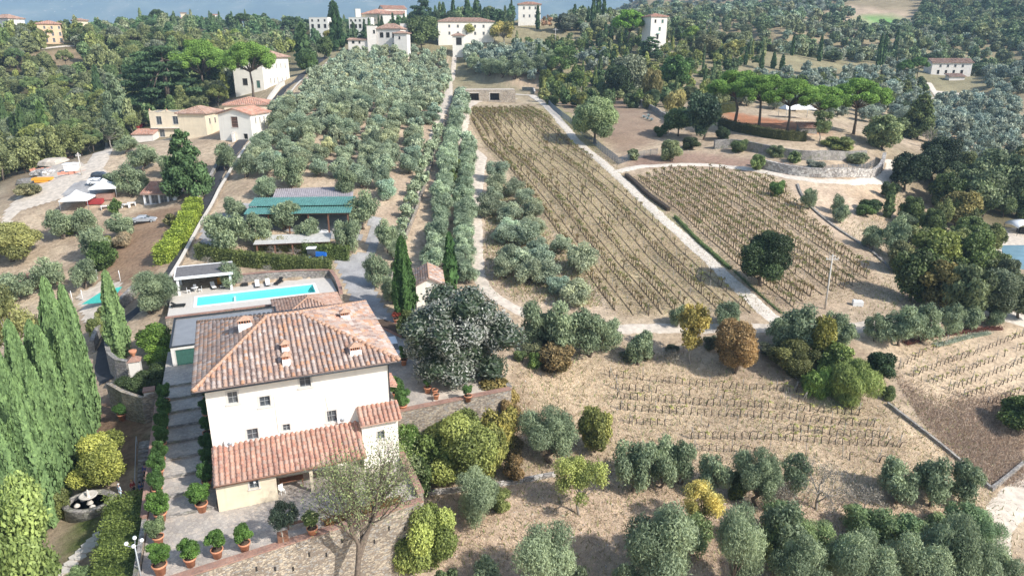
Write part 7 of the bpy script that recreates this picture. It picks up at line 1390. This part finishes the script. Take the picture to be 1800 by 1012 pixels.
fld = near([(44,108),(70,88),(125,82),(160,98),(150,118),(60,128)]); hmt = [AT(u, y)[:2] for u, y in ((225,190),(480,190),(560,345),(425,345),(392,275),(250,262))]
LB = {'broad':'leafy broadleaf tree in the wood left of the hamlet','cypress':'cypress in the wood left of the hamlet','umbrella':'umbrella pine in the wood left of the hamlet','bush':'shrub in the wood left of the hamlet','conifer':'conifer in the wood left of the hamlet','airy':'thin crowned tree in the wood left of the hamlet'}
scatter(W1, 7.5, mix(['broad','broad','broad','airy','umbrella','conifer','bush','bush'], [(0.375,0.431,0.131),(0.244,0.338,0.112),(0.450,0.469,0.131),(0.169,0.244,0.094),(0.300,0.356,0.188),(0.469,0.413,0.131),(0.319,0.469,0.094)], LB, 'trees of the left wood', 8.5, 9.5), .6, n_excl=[fld, hmt])
CR = [AT(u, y)[:2] for u, y in ((-60,425),(480,425),(560,440),(640,425),(760,440),(900,440),(900,560),(400,640),(-60,560))]
LB2 = {k: v.replace('in the wood left of the hamlet', 'on the crest behind the grove') for k, v in LB.items()}; LB2['olive'] = 'olive on the crest'
scatter(CR, 12.5, mix(['broad','broad','cypress','umbrella','bush','broad','conifer'], [(0.112,0.188,0.075),(0.169,0.244,0.112),(0.225,0.300,0.131),(0.300,0.356,0.169),(0.131,0.225,0.094)], LB2, 'trees along the crest', 9.5, 9), .6)
RS = [AT(u, y)[:2] for u, y in ((950,262),(1290,262),(1290,330),(1360,400),(1250,440),(1000,440),(900,430),(905,380),(960,360))]
LB3 = {k: v.replace('in the wood left of the hamlet', 'on the wooded slope below the tall white house') for k, v in LB.items()}
scatter(RS, 8.0, mix(['broad','bush','bush','airy','broad','cypress','bush'], [(0.180,0.240,0.075),(0.300,0.330,0.090),(0.150,0.210,0.090),(0.330,0.360,0.150),(0.105,0.165,0.060),(0.390,0.330,0.120)], LB3, 'trees on the middle wooded slope', 6.0, 6.0), .5)
RW = [AT(u, y)[:2] for u, y in ((1290,400),(1480,400),(1620,430),(1850,330),(1900,620),(1700,760),(1600,640),(1480,560),(1200,700),(1000,620),(1000,440))]
LB4 = {k: v.replace('in the wood left of the hamlet', 'on the wooded right hillside') for k, v in LB.items()}; LB4['olive'] = 'olive on the wooded right hillside'
scatter(RW, 10.0, mix(['broad','olive','bush','olive','airy','broad'], [(0.225,0.290,0.131),(0.319,0.356,0.169),(0.160,0.225,0.104),(0.394,0.356,0.169),(0.281,0.356,0.188)], LB4, 'trees of the right hillside wood', 9.0, 8.0), .6)
VR2 = near([(1640,310),(1800,290),(1800,400),(1720,395),(1650,360)])
scatter(VR2, 6.5, mix(['broad','broad','bush'], [(0.210,0.270,0.105),(0.330,0.330,0.120),(0.150,0.210,0.075)], {'broad':'broadleaf tree in the valley wood by the pond','bush':'shrub in the valley wood by the pond'}, 'trees of the valley wood', 7.0, 7.5), .6)
scatter(near([(1570,420),(1620,370),(1720,400),(1760,470),(1790,545),(1700,540),(1600,520)]), 6.5, mix(['broad','bush'], [(0.195,0.255,0.075),(0.300,0.330,0.105),(0.240,0.285,0.150)], {'broad':'broadleaf tree in the oak wood above the white yard','bush':'shrub in the oak wood above the white yard'}, 'trees of the oak wood', 7.0, 6.5), .6)
scatter(near([(900,600),(1200,615),(1200,600),(1500,605),(1500,630),(1400,640),(1180,640),(900,640)]), 4.2, mix(['bush'], [(0.195,0.255,0.090),(0.300,0.240,0.120),(0.165,0.180,0.105)], 'scrubby bush on the bank under the middle olive row', 'scrub on the middle bank', 3.0, 2.0), .5)
scatter(near([(1750,1000),(1500,1000),(1100,1012),(1080,960),(1250,960),(1480,920),(1720,900)]), 3.9, olv('olive tree filling the thicket along the bottom edge', 'olives of the bottom thicket', 5.2, (.26,.34,.15)), .5)
# far slopes (too many and too small to count)
FAR = []
def far(kind, cols, wm, hm):
    def f(p):
        c = np.array(cols[RNG.integers(len(cols))])*(1+.15*RNG.normal()); W = wm*(.7+.6*RNG.random()); FAR.append((kind, p[0], p[1], p[2], W, hm*(.8+.4*RNG.random()), RNG.random()*6, np.clip(c, .02, 1)))
    return f
scatter([AT(u, y)[:2] for u, y in ((600,436),(760,446),(900,446),(900,500),(600,500))], 8.5, mix(['cypress','broad','cypress','umbrella','broad'], [(.07,.12,.05),(.11,.16,.07),(.09,.13,.06)], {'cypress':'cypress among the crest villas','broad':'dark tree among the crest villas','umbrella':'pine among the crest villas'}, 'trees among the crest villas', 7.5, 8.5), .6)
scatter(near([(1290,150),(1560,140),(1640,160),(1600,205),(1560,195),(1420,172),(1290,180)]), 6.5, mix(['broad','bush','airy','bush'], [(.14,.19,.07),(.22,.25,.09),(.12,.16,.07)], {'broad':'tree behind the pine garden','bush':'shrub behind the pine garden','airy':'thin tree behind the pine garden'}, 'plants behind the pine garden', 5.5, 5.0), .6)
G_ = [(0.209,0.278,0.174),(0.295,0.365,0.244),(0.174,0.235,0.122),(0.295,0.295,0.157)]
scatter([AT(u, y)[:2] for u, y in ((1000,620),(1200,620),(1560,640),(1640,800),(1640,1150),(1000,1150))], 14, far('olive', [(.30,.34,.26),(.34,.38,.30)], 9, 7), .6, n_excl=[[AT(u, y)[:2] for u, y in ((1450,560),(1620,560),(1620,900),(1450,900))]])
scatter([AT(u, y)[:2] for u, y in ((1000,560),(1480,560),(1560,1100),(1000,1100))], 22, far('broad', G_, 12, 10), .7)
scatter([AT(u, y)[:2] for u, y in ((1620,560),(1950,420),(2000,1100),(1620,1100))], 11.5, far('broad', [(0.150,0.206,0.094),(0.206,0.271,0.122),(0.263,0.281,0.131)], 12, 10), .6)
scatter([AT(u, y)[:2] for u, y in ((-100,600),(1000,600),(1000,900),(-100,900))], 18, far('broad', G_[:3], 13, 10), .7)
LM = [(p_, G(u, v)) for p_, u, v in (('the green barn', 520, 375), ('the grey barn roof', 490, 335), ('the carport', 520, 410), ('the cottage fir', 333, 345), ('the gabled house', 420, 250), ('the manor house', 500, 170), ('the lane wall bend', 556, 128), ('the grove top corner', 610, 100),
 ('the arched white villa', 690, 92), ('the grove track top', 798, 105), ('the cellar', 850, 178), ('the left cellar opening', 805, 200), ('the grove track middle', 768, 240), ('the lower grove track', 735, 340), ('the grove track foot', 706, 415), ('the cream shed', 755, 540), ('the slim dark cypress', 792, 505), ('the driveway bend', 650, 460),
 ('the farm track bend', 845, 275), ('the farm track middle', 838, 380), ('the farm track foot', 860, 510), ('the vineyard corner', 1080, 550), ('the vineyard edge', 960, 420), ('the track junction', 1345, 560), ('the lone holm oak', 1337, 503), ('the round bush', 1045, 252), ('the bamboo clump', 1160, 195), ('the first umbrella pine', 1292, 214), ('the last umbrella pine', 1500, 236),
 ('the tall white house', 1150, 90), ('the pink villa', 930, 60), ('the white farmhouse', 1670, 135), ('the farmhouse drive', 1640, 165), ('the striped field', 1560, 50), ('the domed canopy', 1780, 400), ('the path bend', 1575, 290), ('the white yard', 1740, 550), ('the ochre farmhouse', 290, 245), ('the building site', 100, 290), ('the left edge cypress', 48, 262), ('the two umbrella pines', 400, 190), ('the orange ridge house', 90, 78), ('the cream ridge block', 148, 62),
 ('the belvedere villa', 330, 50), ('the monastery', 660, 60), ('the far left edge', 5, 200), ('the bottom right track', 1750, 960), ('the golden bush', 1228, 938), ('the bare grey trees', 1480, 900), ('the bottom edge centre', 1300, 1005), ('the tan ridge field', 100, 100), ('the grove centre', 620, 200), ('the upper grove', 690, 140), ('the grove by the lane', 480, 250), ('the white ridge tower', 372, 45), ('the round yellow tree', 826, 80), ('the upper right wood', 1700, 60), ('the ridge cypress pair', 830, 60))]
PLACE = {'trees among the crest villas':'among the crest villas','plants behind the pine garden':'behind the pine garden', 'olive row beside the grove track':'in the track row','olive row beside the farm track':'in the farm row','olives left of the cellar':'in the cellar row','olives along the low track wall':'along the low wall','olives between farm track and vineyard':'on the vineyard strip','olives above the cellar':'above the cellar','olives on the mid slope':'on the mid slope','olives beside the barns':'by the barns','olives right of the barn':'right of the barn','olives below the farmhouse':'below the farmhouse','olives of the bottom thicket':'in the bottom thicket','trees of the valley wood':'in the valley wood','trees of the oak wood':'in the oak wood','scrub on the middle bank':'on the bank', 'olives of the big grove': 'in the big grove', 'trees of the left wood': 'in the left wood', 'trees along the crest': 'on the crest', 'trees on the middle wooded slope': 'on the wooded slope', 'trees of the right hillside wood': 'in the hillside wood', 'olives on the right hillside': 'on the right hillside'}
def ordn(n): return 'closest' if n == 1 else ordw(n)+' closest'
def distinct(L, ip, ic, ig, kind_of, il, iw):
    b = {}
    for t in L:
        if not t[ig]: continue
        d_ = [np.hypot(*(t[ip]-q)[:2]) for _, q in LM]; k = int(np.argmin(d_)); b.setdefault((kind_of(t), t[ig], k), []).append((d_[k], t))
    for (kn, g, k), v in b.items():
        v.sort(key=lambda a: a[0])
        for n, (d_, t) in enumerate(v):
            W = t[iw]; c = t[ic]; adj = ('grey green' if c[2] > .62*c[1] else 'yellowish' if c[0] > c[1]*1.02 else 'green'); t[il] = '%s %s %s, %s to %s' % (adj, kn, PLACE.get(g, 'of the '+g.split(' ', 1)[1] if 0 else PLACE.get(g, '')), ordn(n+1), LM[k][0]); t[il] = t[il].replace(' ,', ',')
# ------------------------------------------------------------------ plant them: the 290 largest of each as things, the rest together
def visible(p, H):
    for f in (.15, .6, 1.0):
        u, v = proj(p[0], p[1], p[2]+H*f)
        if -60 < u < 1860 and -40 < v < 1080: return True
    return False
for t in [t for t in TREES if t[0] == 'olive']: OLIVES.append([t[1], t[2]*.8, t[3]*.75, (.36*(.9+.2*RNG.random()),.41,.29), t[5], t[6], 0]); TREES.remove(t) if 0 else None
TREES = [t for t in TREES if t[0] != 'olive']
OLIVES = [o for o in OLIVES if visible(o[0], o[2])]; OLIVES.sort(key=lambda o: (-o[6], -o[1]/depth(*o[0]))); distinct(OLIVES[:292], 0, 3, 5, lambda t: 'olive tree', 4, 1)
for i, (p, W, H, c, label, group, _) in enumerate(OLIVES):
    p = p.copy(); p[2] -= .12
    if i < 292: tree('olive', p, W, H, c, label, group)
REST = [('olive', o[0][0], o[0][1], o[0][2]-.1, o[1], o[2], RNG.random()*6, o[3]) for o in OLIVES[292:]]
merge_stuff('olive_grove', REST, 'dense silvery olive grove covering the upper slope', 'olive grove')
TREES = [t for t in TREES if visible(t[1], t[3])]; cnt = {}; TREES.sort(key=lambda t: (-t[7], -t[2]/depth(*t[1]))); distinct(TREES, 1, 4, 6, lambda t: {'broad':'broadleaf tree','olive':'olive tree','airy':'airy tree','bush':'shrub','reed':'reed clump','conifer':'conifer','umbrella':'umbrella pine','cypress':'cypress','cedar':'cedar'}.get(t[0], 'tree'), 5, 2); REST = []
for kind, p, W, H, c, label, group, man, k in TREES:
    key = KCAT[kind]; cnt[key] = cnt.get(key, 0)+1; p = p.copy(); p[2] -= .15
    if cnt[key] <= 220: m_c = sum(c)/3; k_ = .20 if c[0]+c[1] > .8 or (not man and c[0] > c[1]*.98) else .08; c = tuple((m_c*k_+x*(1-k_))*(.86 if k_ > .1 else 1) for x in c); tree(kind, p, W, H, tuple(x*.92 for x in c), label, group, **k)
    else: REST.append((kind, p[0], p[1], p[2], W, H, RNG.random()*6, c))
merge_stuff('woodland', REST+FAR, 'distant mixed woodland and olive slopes on the hills', 'woodland')
print('olives', len(OLIVES), 'trees', cnt, 'rest', len(REST), 'far', len(FAR))
# ------------------------------------------------------------------ hedges, bare trees
def hpx(px, wid, h, c, label, step=1.2, **k): return hedge(resample(GP(px), step), wid, h, c, label, **k)
hedge([(*LW(-8.2, y), z) for y, z in ((6.3,-3.2),(4,-3.3),(0,-3.4),(-5,-3.6),(-9,-3.8),(-14,-4.2))], 3.3, 3.0, (.19,.24,.06), 'thick clipped hedge between the lower garden and the terrace', dens=110, l=.20, w=.13)
hpx([(344,372),(334,398),(318,425),(300,448),(284,466)], 2.6, 2.6, (.36,.44,.07), 'bright yellow green hedge following the left side of the lane', dens=70, l=.34, w=.22)
hpx([(350,452),(400,462),(470,470),(540,476),(584,480)], 1.8, 2.2, (.17,.20,.06), 'long dark clipped hedge above the pool wall', dens=60, l=.3, w=.18)
hpx([(450,437),(520,440),(556,446)], 1.6, 1.9, (.26,.25,.06), 'clipped hedge left of the tractor with a tawny top', dens=60, l=.3, w=.18); hpx([(536,448),(575,452),(614,456)], 1.8, 2.3, (.16,.21,.06), 'clipped hedge in front of the tractor', dens=60, l=.3, w=.18)
hpx([(1266,222),(1300,232),(1340,240),(1390,247),(1415,247)], 2.2, 2.4, (.12,.12,.035), 'dark tawny hedge along the top of the stone garden wall', dens=24, l=.3, w=.2)
hpx([(1240,215),(1262,200),(1290,196)], 2.5, 3, (.10,.11,.03), 'dark hedge behind the first umbrella pine', dens=20, l=.3, w=.2)
hedge([(*LW(x, 44.3), 2.4) for x in (1.5, 5, 9)], 1.1, 1.5, (.16,.19,.05), 'low shrub border growing at the foot of the pool wall', dens=40)
hpx([(1100,310),(1125,332),(1150,354),(1176,372)], 1.0, .9, (.17,.12,.09), 'dry brown hedge on the left edge of the right vineyard', dens=50, l=.14, w=.05)
hpx([(1186,382),(1205,402),(1235,432),(1262,455),(1285,475)], .7, .6, (.22,.29,.10), 'green vine hedge along the white track', dens=40)
hpx([(1290,476),(1320,505),(1375,552)], .5, .3, (.26,.30,.13), 'low green strip continuing the vine hedge to the junction', dens=30)
hedge([(*LW(x, pave_front(x)+.55), 0) for x in (8.5, 11, 13.5, 16)], .8, .5, (.30,.16,.06), 'low row of orange green plants behind the terrace parapet', dens=60)
hpx([(1640,608),(1700,592),(1740,585)], 1.0, .28, (.42,.46,.35), 'grey green creeper along the first right hand vine row', dens=40)
hpx([(1590,605),(1650,588),(1720,580),(1760,578)], 1.0, .35, (.22,.08,.06), 'dark red ground plants under the end of the olive row', dens=50)
p = G(612, 1012+60); p = np.array([*LW(11.0, -8.6), hz(*LW(11.0,-8.6))]); tb = bare(p, height_for(p, 745), 7.5, 'tall half bare tree with pale forked trunk before the villa', 5, 'bark', leaves=9000, color=(.27,.31,.14), name='half_bare_tree')
for i, (u, vb, vt, W, l) in enumerate(((1435,895,790,7,'grey bare tree with spreading branches at the vineyard foot'),(1518,902,830,6,'bare grey forked tree on the bright dry grass'),(1372,915,840,5,'small bare bush left of the grey trees'),(1395,955,890,5,'bare twiggy tree above the bottom thicket'),(1178,635,600,6,'tangle of fallen bare branches under the autumn tree'),
   (365,470,440,3,'pruned white olive stump in front of the pool hedge'),(470,488,455,3,'pruned olive with pale arms by the pool hedge'),(520,452,425,3,'pale pruned olive before the carport'),(482,450,420,3,'second pale pruned olive before the carport'),(1630,262,215,7,'leafless grey tree on the right slope'),(905,745,700,4,'dead brown shrub below the terrace end'))):
    p = G(u, vb); bare(p, height_for(p, vt), W*1.25, l, 20+i, 'palebark' if i not in (2, 10) else 'bark', leaves=900 if i < 5 else 0, color=(.30,.27,.22))
# ------------------------------------------------------------------ vines and posts
VS = []
def vine_geo(rng, H=.95, leaf=.5):
    mb = MB(); lx = rng.normal()*.10; ly = rng.normal()*.05; mb.tube([(0,0,-.1),(lx*.4,ly,.35*H),(lx,ly*1.6,.78*H)], [.07,.055,.045], 4, 0, cap=False)
    s = 1 if rng.random() < .8 else -1; mb.tube([(lx,ly*1.6,.78*H),(lx+s*.14,ly*1.6,.93*H),(lx+s*.42,ly*1.4,.88*H),(lx+s*.66,ly,.74*H)], [.04,.036,.028,.015], 3, 0, cap=False)
    if rng.random() < .4: mb.tube([(lx,ly,.78*H),(lx-.1,ly,1.02*H)], [.018,.008], 3, 0, cap=False)
    for _ in range(int(22*leaf*rng.random()*2)):
        P = Vector((lx+rng.normal()*.28, ly+rng.normal()*.16, H*(.65+.35*rng.random()))); a = Vector(rng.normal(size=3)).normalized()*.13; b_ = a.orthogonal().normalized()*.09; mb.add([P-a, P+b_, P+a, P-b_], [(0,1,2,3)], 1, float(rng.random()))
    return mb
vprot = []
for k in range(8):
    m_ = vine_geo(np.random.default_rng(50+k), 1.0, .06 if k < 6 else .5); o = m_.obj('vine', [MT['vinewood'], MT['leaf']]); vprot.append(o.data); bpy.data.objects.remove(o)
fprot = []
for k in range(6):
    m_ = vine_geo(np.random.default_rng(80+k), 1.25, .9); fprot.append(m_)
wood = MB(); wood.tube([(0,0,-.3),(.02,0,1.75)], [.045,.04], 5); _p = wood.obj('vine_post', MT['palebark']); post_me = _p.data; bpy.data.objects.remove(_p)
tri = MB(); tri.tube([(0,0,-.2),(.03,.02,1.75)], .05, 5); 
nv = [0]; npost = [0]
ROWN = ['first','second','third','fourth','fifth','sixth','seventh']
def vrow(a, b, label, group, step=.95, gap=.1, H=1.0, indiv=True, posts=5, wild=0, pl='weathered post in a row of the lower vineyard', pg='posts of the lower vineyard', prb=.15):
    A_, B_ = np.array(a)[:2], np.array(b)[:2]; L_ = np.linalg.norm(B_-A_); n = int(L_/step); d = (B_-A_)/L_; rz = atan2(d[1], d[0])
    skip = False; cv = cp = 0; rn = label
    for i in range(n+1):
        q = A_+d*i*step
        if i % posts == 0 or i == n:
            if npost[0] < 290 and indiv:
                o = bpy.data.objects.new('vine_post', post_me); link(o); o.location = (*q, hz(*q)); o.scale = (1,1,.8+.35*RNG.random()); o.rotation_euler = (RNG.normal()*.04, RNG.normal()*.05, RNG.random()*6); cp += 1; tag(o, 'weathered post, %s from the left in the %s' % (ordw(cp), label), 'vine post', pg); npost[0] += 1
                if i in (0, n): # strut of the end post
                    o2 = o.copy(); link(o2); sg = 1 if i == 0 else -1; o2.location = (q[0]+d[0]*sg*.55, q[1]+d[1]*sg*.55, hz(*q)); o2.rotation_euler = (0, -.36*sg*1, rz); o2['label'] = 'slanting strut propping the %s end post of the %s' % ('left' if i == 0 else 'right', label); o2['category'] = 'vine post'; npost[0] += 1
        if RNG.random() < .06: skip = not skip if RNG.random() < gap*3 else skip
        if skip and RNG.random() < .8: continue
        if indiv and nv[0] < 296:
            o = bpy.data.objects.new('grapevine', vprot[RNG.integers(6) if RNG.random() > prb else 6+RNG.integers(2)]); link(o); o.location = (*q, hz(*q)); o.rotation_euler = (0,0,rz+RNG.normal()*.25); s = H*(.85+.35*RNG.random()); o.scale = (s,s,s); o.color = (.30,.30,.08,1); cv += 1; tag(o, 'bare gnarled vine, %s from the left in the %s' % (ordw(cv), label), 'grapevine', group); nv[0] += 1
        else: VS.append((q[0], q[1], hz(*q), rz+RNG.normal()*.2, H*(.8+.5*RNG.random()), RNG.integers(6), wild))
rows3 = [((1072,662),(1408,690)),((1082,684),(1418,707)),((1085,700),(1512,730)),((1091,720),(1540,750)),((1106,744),(1563,770)),((1215,771),(1590,786)),((1220,792),(1547,812))]
for k, (a, b) in enumerate(rows3): vrow(G(*a), G(*b), ROWN[k]+' row down, lower vineyard', 'vines of the lower vineyard', step=.92, gap=.10, H=1.1)
rows4 = [((1580,648),(1668,604)),((1606,662),(1800,590)),((1640,674),(1820,606)),((1668,687),(1820,628)),((1692,701),(1820,652)),((1735,713),(1820,678))]
for k, (a, b) in enumerate(rows4): vrow(G(*a), G(*b), ROWN[k]+' row down, right hand terraces', 'vines of the right hand terraces', step=1.0, H=1.0, pl='weathered post in a row of the right hand terraces', pg='posts of the right hand terraces')
# the two big vineyards: parallel rows clipped to their outlines
R0 = [0]
def block(poly, a, b, spacing, H, wild, nm):
    R0[0] = len(GRASS_SHADE)
    P = near(poly); A_, B_ = G(*a)[:2], G(*b)[:2]; d = (B_-A_)/np.linalg.norm(B_-A_); n = np.array([-d[1], d[0]]); s = (P-A_)@n
    for o_ in np.arange(s.min(), s.max(), spacing):
        t = np.arange(-60, 320, .5); Q = A_+n*o_+t[:,None]*d; ins = pip(Q[:,0], Q[:,1], P)
        if ins.sum() < 8: continue
        i0 = np.where(ins)[0]; vrow(Q[i0[0]], Q[i0[-1]], '', None, step=.95, H=H, indiv=False, wild=wild, gap=.05)
        GRASS_SHADE.append(Q[i0[0]:i0[-1]+1:2]*1.0)
        rk = len(GRASS_SHADE)
        for n_i, i in enumerate(i0[::13]): PS.append((Q[i,0], Q[i,1], hz(Q[i,0], Q[i,1]), 'thin post, %s up the %s row %s' % (ordw(n_i+1), ordw(rk if 'upper' not in nm else rk-R0[0]), nm)))
PS = []; GRASS_SHADE = []
block([(832,194),(935,192),(985,228),(1060,300),(1135,372),(1240,478),(1325,556),(1200,558),(1090,556),(1040,505),(960,392),(880,295),(846,250),(826,218)], (830,215), (1085,556), 2.35, 1.2, .35, 'of the big left vineyard')
block([(1112,318),(1180,300),(1260,300),(1375,322),(1385,345),(1440,400),(1530,480),(1520,505),(1440,520),(1400,545),(1330,510),(1240,425),(1170,365)], (1112,318), (1395,556), 2.7, 1.25, .45, 'of the upper right vineyard')
V_ = []; F3 = []; C_ = []; n_ = 0
for q in GRASS_SHADE:  # dead grass strip, its dark brown also painting the vines' shadow line
    m = len(q)
    if m < 3: continue
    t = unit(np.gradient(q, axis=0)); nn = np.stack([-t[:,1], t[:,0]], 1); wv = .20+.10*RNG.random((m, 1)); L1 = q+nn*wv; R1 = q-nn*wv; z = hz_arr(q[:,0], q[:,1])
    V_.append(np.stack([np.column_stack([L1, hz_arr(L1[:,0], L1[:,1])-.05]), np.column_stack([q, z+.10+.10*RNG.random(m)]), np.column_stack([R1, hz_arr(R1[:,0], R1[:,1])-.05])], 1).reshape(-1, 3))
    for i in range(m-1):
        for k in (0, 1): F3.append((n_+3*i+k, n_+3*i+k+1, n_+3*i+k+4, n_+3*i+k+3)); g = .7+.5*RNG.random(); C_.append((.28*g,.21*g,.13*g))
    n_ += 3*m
for (x, y, z, rz, s, k, wild) in VS:
    m_ = fprot[k]; v = np.array(m_.v)*s; c, sn = cos(rz), sin(rz); X = v[:,0]*c-v[:,1]*sn+x; Y = v[:,0]*sn+v[:,1]*c+y; wl_ = RNG.random() < (.12+.35*wild*(.5+.5*sin(x*.35+y*.13)))
    hue = np.array([(.28,.29,.09),(.33,.29,.11),(.34,.25,.11)][RNG.integers(3)])
    V_.append(np.stack([X, Y, v[:,2]+z], 1)); 
    for f, mi, a in zip(m_.f, m_.m, m_.a):
        if mi == 1 and (a > (1.0 if wl_ else .8)): continue
        F3.append(tuple(i+n_ for i in f)); C_.append(tuple(hue*(.7+.7*a)) if mi == 1 else (.095,.07,.05))
    n_ += len(v)
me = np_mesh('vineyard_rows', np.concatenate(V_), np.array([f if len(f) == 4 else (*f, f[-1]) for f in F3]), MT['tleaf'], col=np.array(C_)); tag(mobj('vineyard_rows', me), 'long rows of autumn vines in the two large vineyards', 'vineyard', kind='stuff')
PS.sort(key=lambda p: p[1])
for x, y, z, lb in PS:
    if npost[0] >= 296: break
    o = bpy.data.objects.new('vine_post', post_me); link(o); o.location = (x, y, z); o.rotation_euler = (0,0,RNG.random()*6); tag(o, lb, 'vine post', 'posts of the large vineyards'); npost[0] += 1
print('vines', nv, 'stuff vines', len(VS), 'posts', npost)
# ------------------------------------------------------------------ dry grass on the near slopes, ivy
def grass(poly, N, cols, name, label, h=.22, w=.035):
    P = near(poly); lo, hi = P.min(0), P.max(0); q = lo+RNG.random((N*2, 2))*(hi-lo); jj = RNG.normal(size=q.shape)*1.3; q = q[pip(q[:,0]+jj[:,0], q[:,1]+jj[:,1], P)][:N]; lx = (q[:,0]-AX)*EX[0]+(q[:,1]-AY)*EX[1]; ly = (q[:,0]-AX)*EY[0]+(q[:,1]-AY)*EY[1]
    q = q[~((lx > -6.6) & (lx < 18.6) & (ly > -9) & (ly < 30)) & ~((lx > 17) & (lx < 34) & (ly > 11) & (ly < 27))]; n = len(q); z = hz_arr(q[:,0], q[:,1]); a = RNG.random(n)*6.28; hh = h*(.5+RNG.random(n)); ww = w*(.6+.9*RNG.random(n)); t = np.stack([np.cos(a), np.sin(a), 0*a], 1)*ww[:,None]; ln = RNG.normal(size=(n, 3))*.5*hh[:,None]; ln[:,2] = hh
    b = np.stack([q[:,0], q[:,1], z-.02], 1); V = np.stack([b-t, b+t, b+ln+t*.3, b+ln-t*.3], 1).reshape(-1, 3); c = np.array(cols)[RNG.integers(len(cols), size=n)]*(.7+.6*RNG.random((n, 1)))
    tag(mobj(name, np_mesh(name, V, np.arange(4*n).reshape(n, 4), MT['tleaf'], col=np.clip(c, 0, 1))), label, 'grass', kind='stuff')
grass([(650,1012),(700,860),(900,700),(930,620),(1200,640),(1450,690),(1560,720),(1760,860),(1760,1012)], 150000, [(.72,.58,.40),(.62,.48,.34),(.78,.66,.46),(.52,.39,.28),(.45,.42,.22)], 'dry_grass', 'short dry straw coloured grass on the near slopes', .13, .035)
grass([(1570,655),(1640,720),(1700,705),(1800,700),(1800,850),(1740,850),(1620,740)], 32000, [(.52,.40,.30),(.42,.31,.24),(.64,.52,.38),(.34,.26,.19)], 'dry_scrub', 'brown dry scrub on the right hand slope', .28, .04)
grass([(700,870),(720,760),(900,690),(900,600),(1200,615),(1330,640),(1560,700),(1600,600),(1500,560),(1560,470),(1480,400),(1600,330),(1700,480),(1700,700),(1780,900),(1760,1012),(650,1012)], 26000, [(.34,.33,.14),(.42,.32,.20),(.28,.24,.13),(.50,.42,.24),(.22,.26,.10)], 'weeds', 'scattered taller weeds and dead stalks on the dry banks', .42, .06)
sv = MB()
for p in [G(float(RNG.uniform(640, 1700)), float(RNG.uniform(600, 1005))) for _ in range(700)]:
    s_ = .06+.12*RNG.random()**2; n_s = 5; vs = [(p[0]+s_*cos(6.28*i/n_s+p[0])*(.7+.5*RNG.random()), p[1]+s_*sin(6.28*i/n_s+p[0])*(.7+.5*RNG.random()), p[2]-.03) for i in range(n_s)]+[(p[0], p[1], p[2]+s_*.8)]
    sv.add(vs, [(i, (i+1) % n_s, n_s) for i in range(n_s)])
tag(sv.obj('loose_stones', MT['drystone']), 'loose pale stones strewn over the dry slope', 'stones', kind='stuff')
grass([(860,310),(1000,450),(1060,540),(900,520),(850,440)], 14000, [(.40,.38,.20),(.46,.34,.22),(.30,.32,.14)], 'weeds', 'tufts of weeds under the olives left of the vineyard', .4, .07)
grass([(830,190),(960,190),(1345,550),(1085,556),(830,215)], 60000, [(.38,.34,.16),(.46,.37,.21),(.32,.34,.13),(.50,.40,.25)], 'vineyard_grass', 'greenish grass between the rows of the big vineyard', .16, .06)
grass([(1110,308),(1380,320),(1560,520),(1345,555)], 22000, [(.42,.34,.20),(.34,.32,.14),(.48,.38,.24)], 'vineyard_grass', 'dry grass between the rows of the right vineyard', .18, .06)
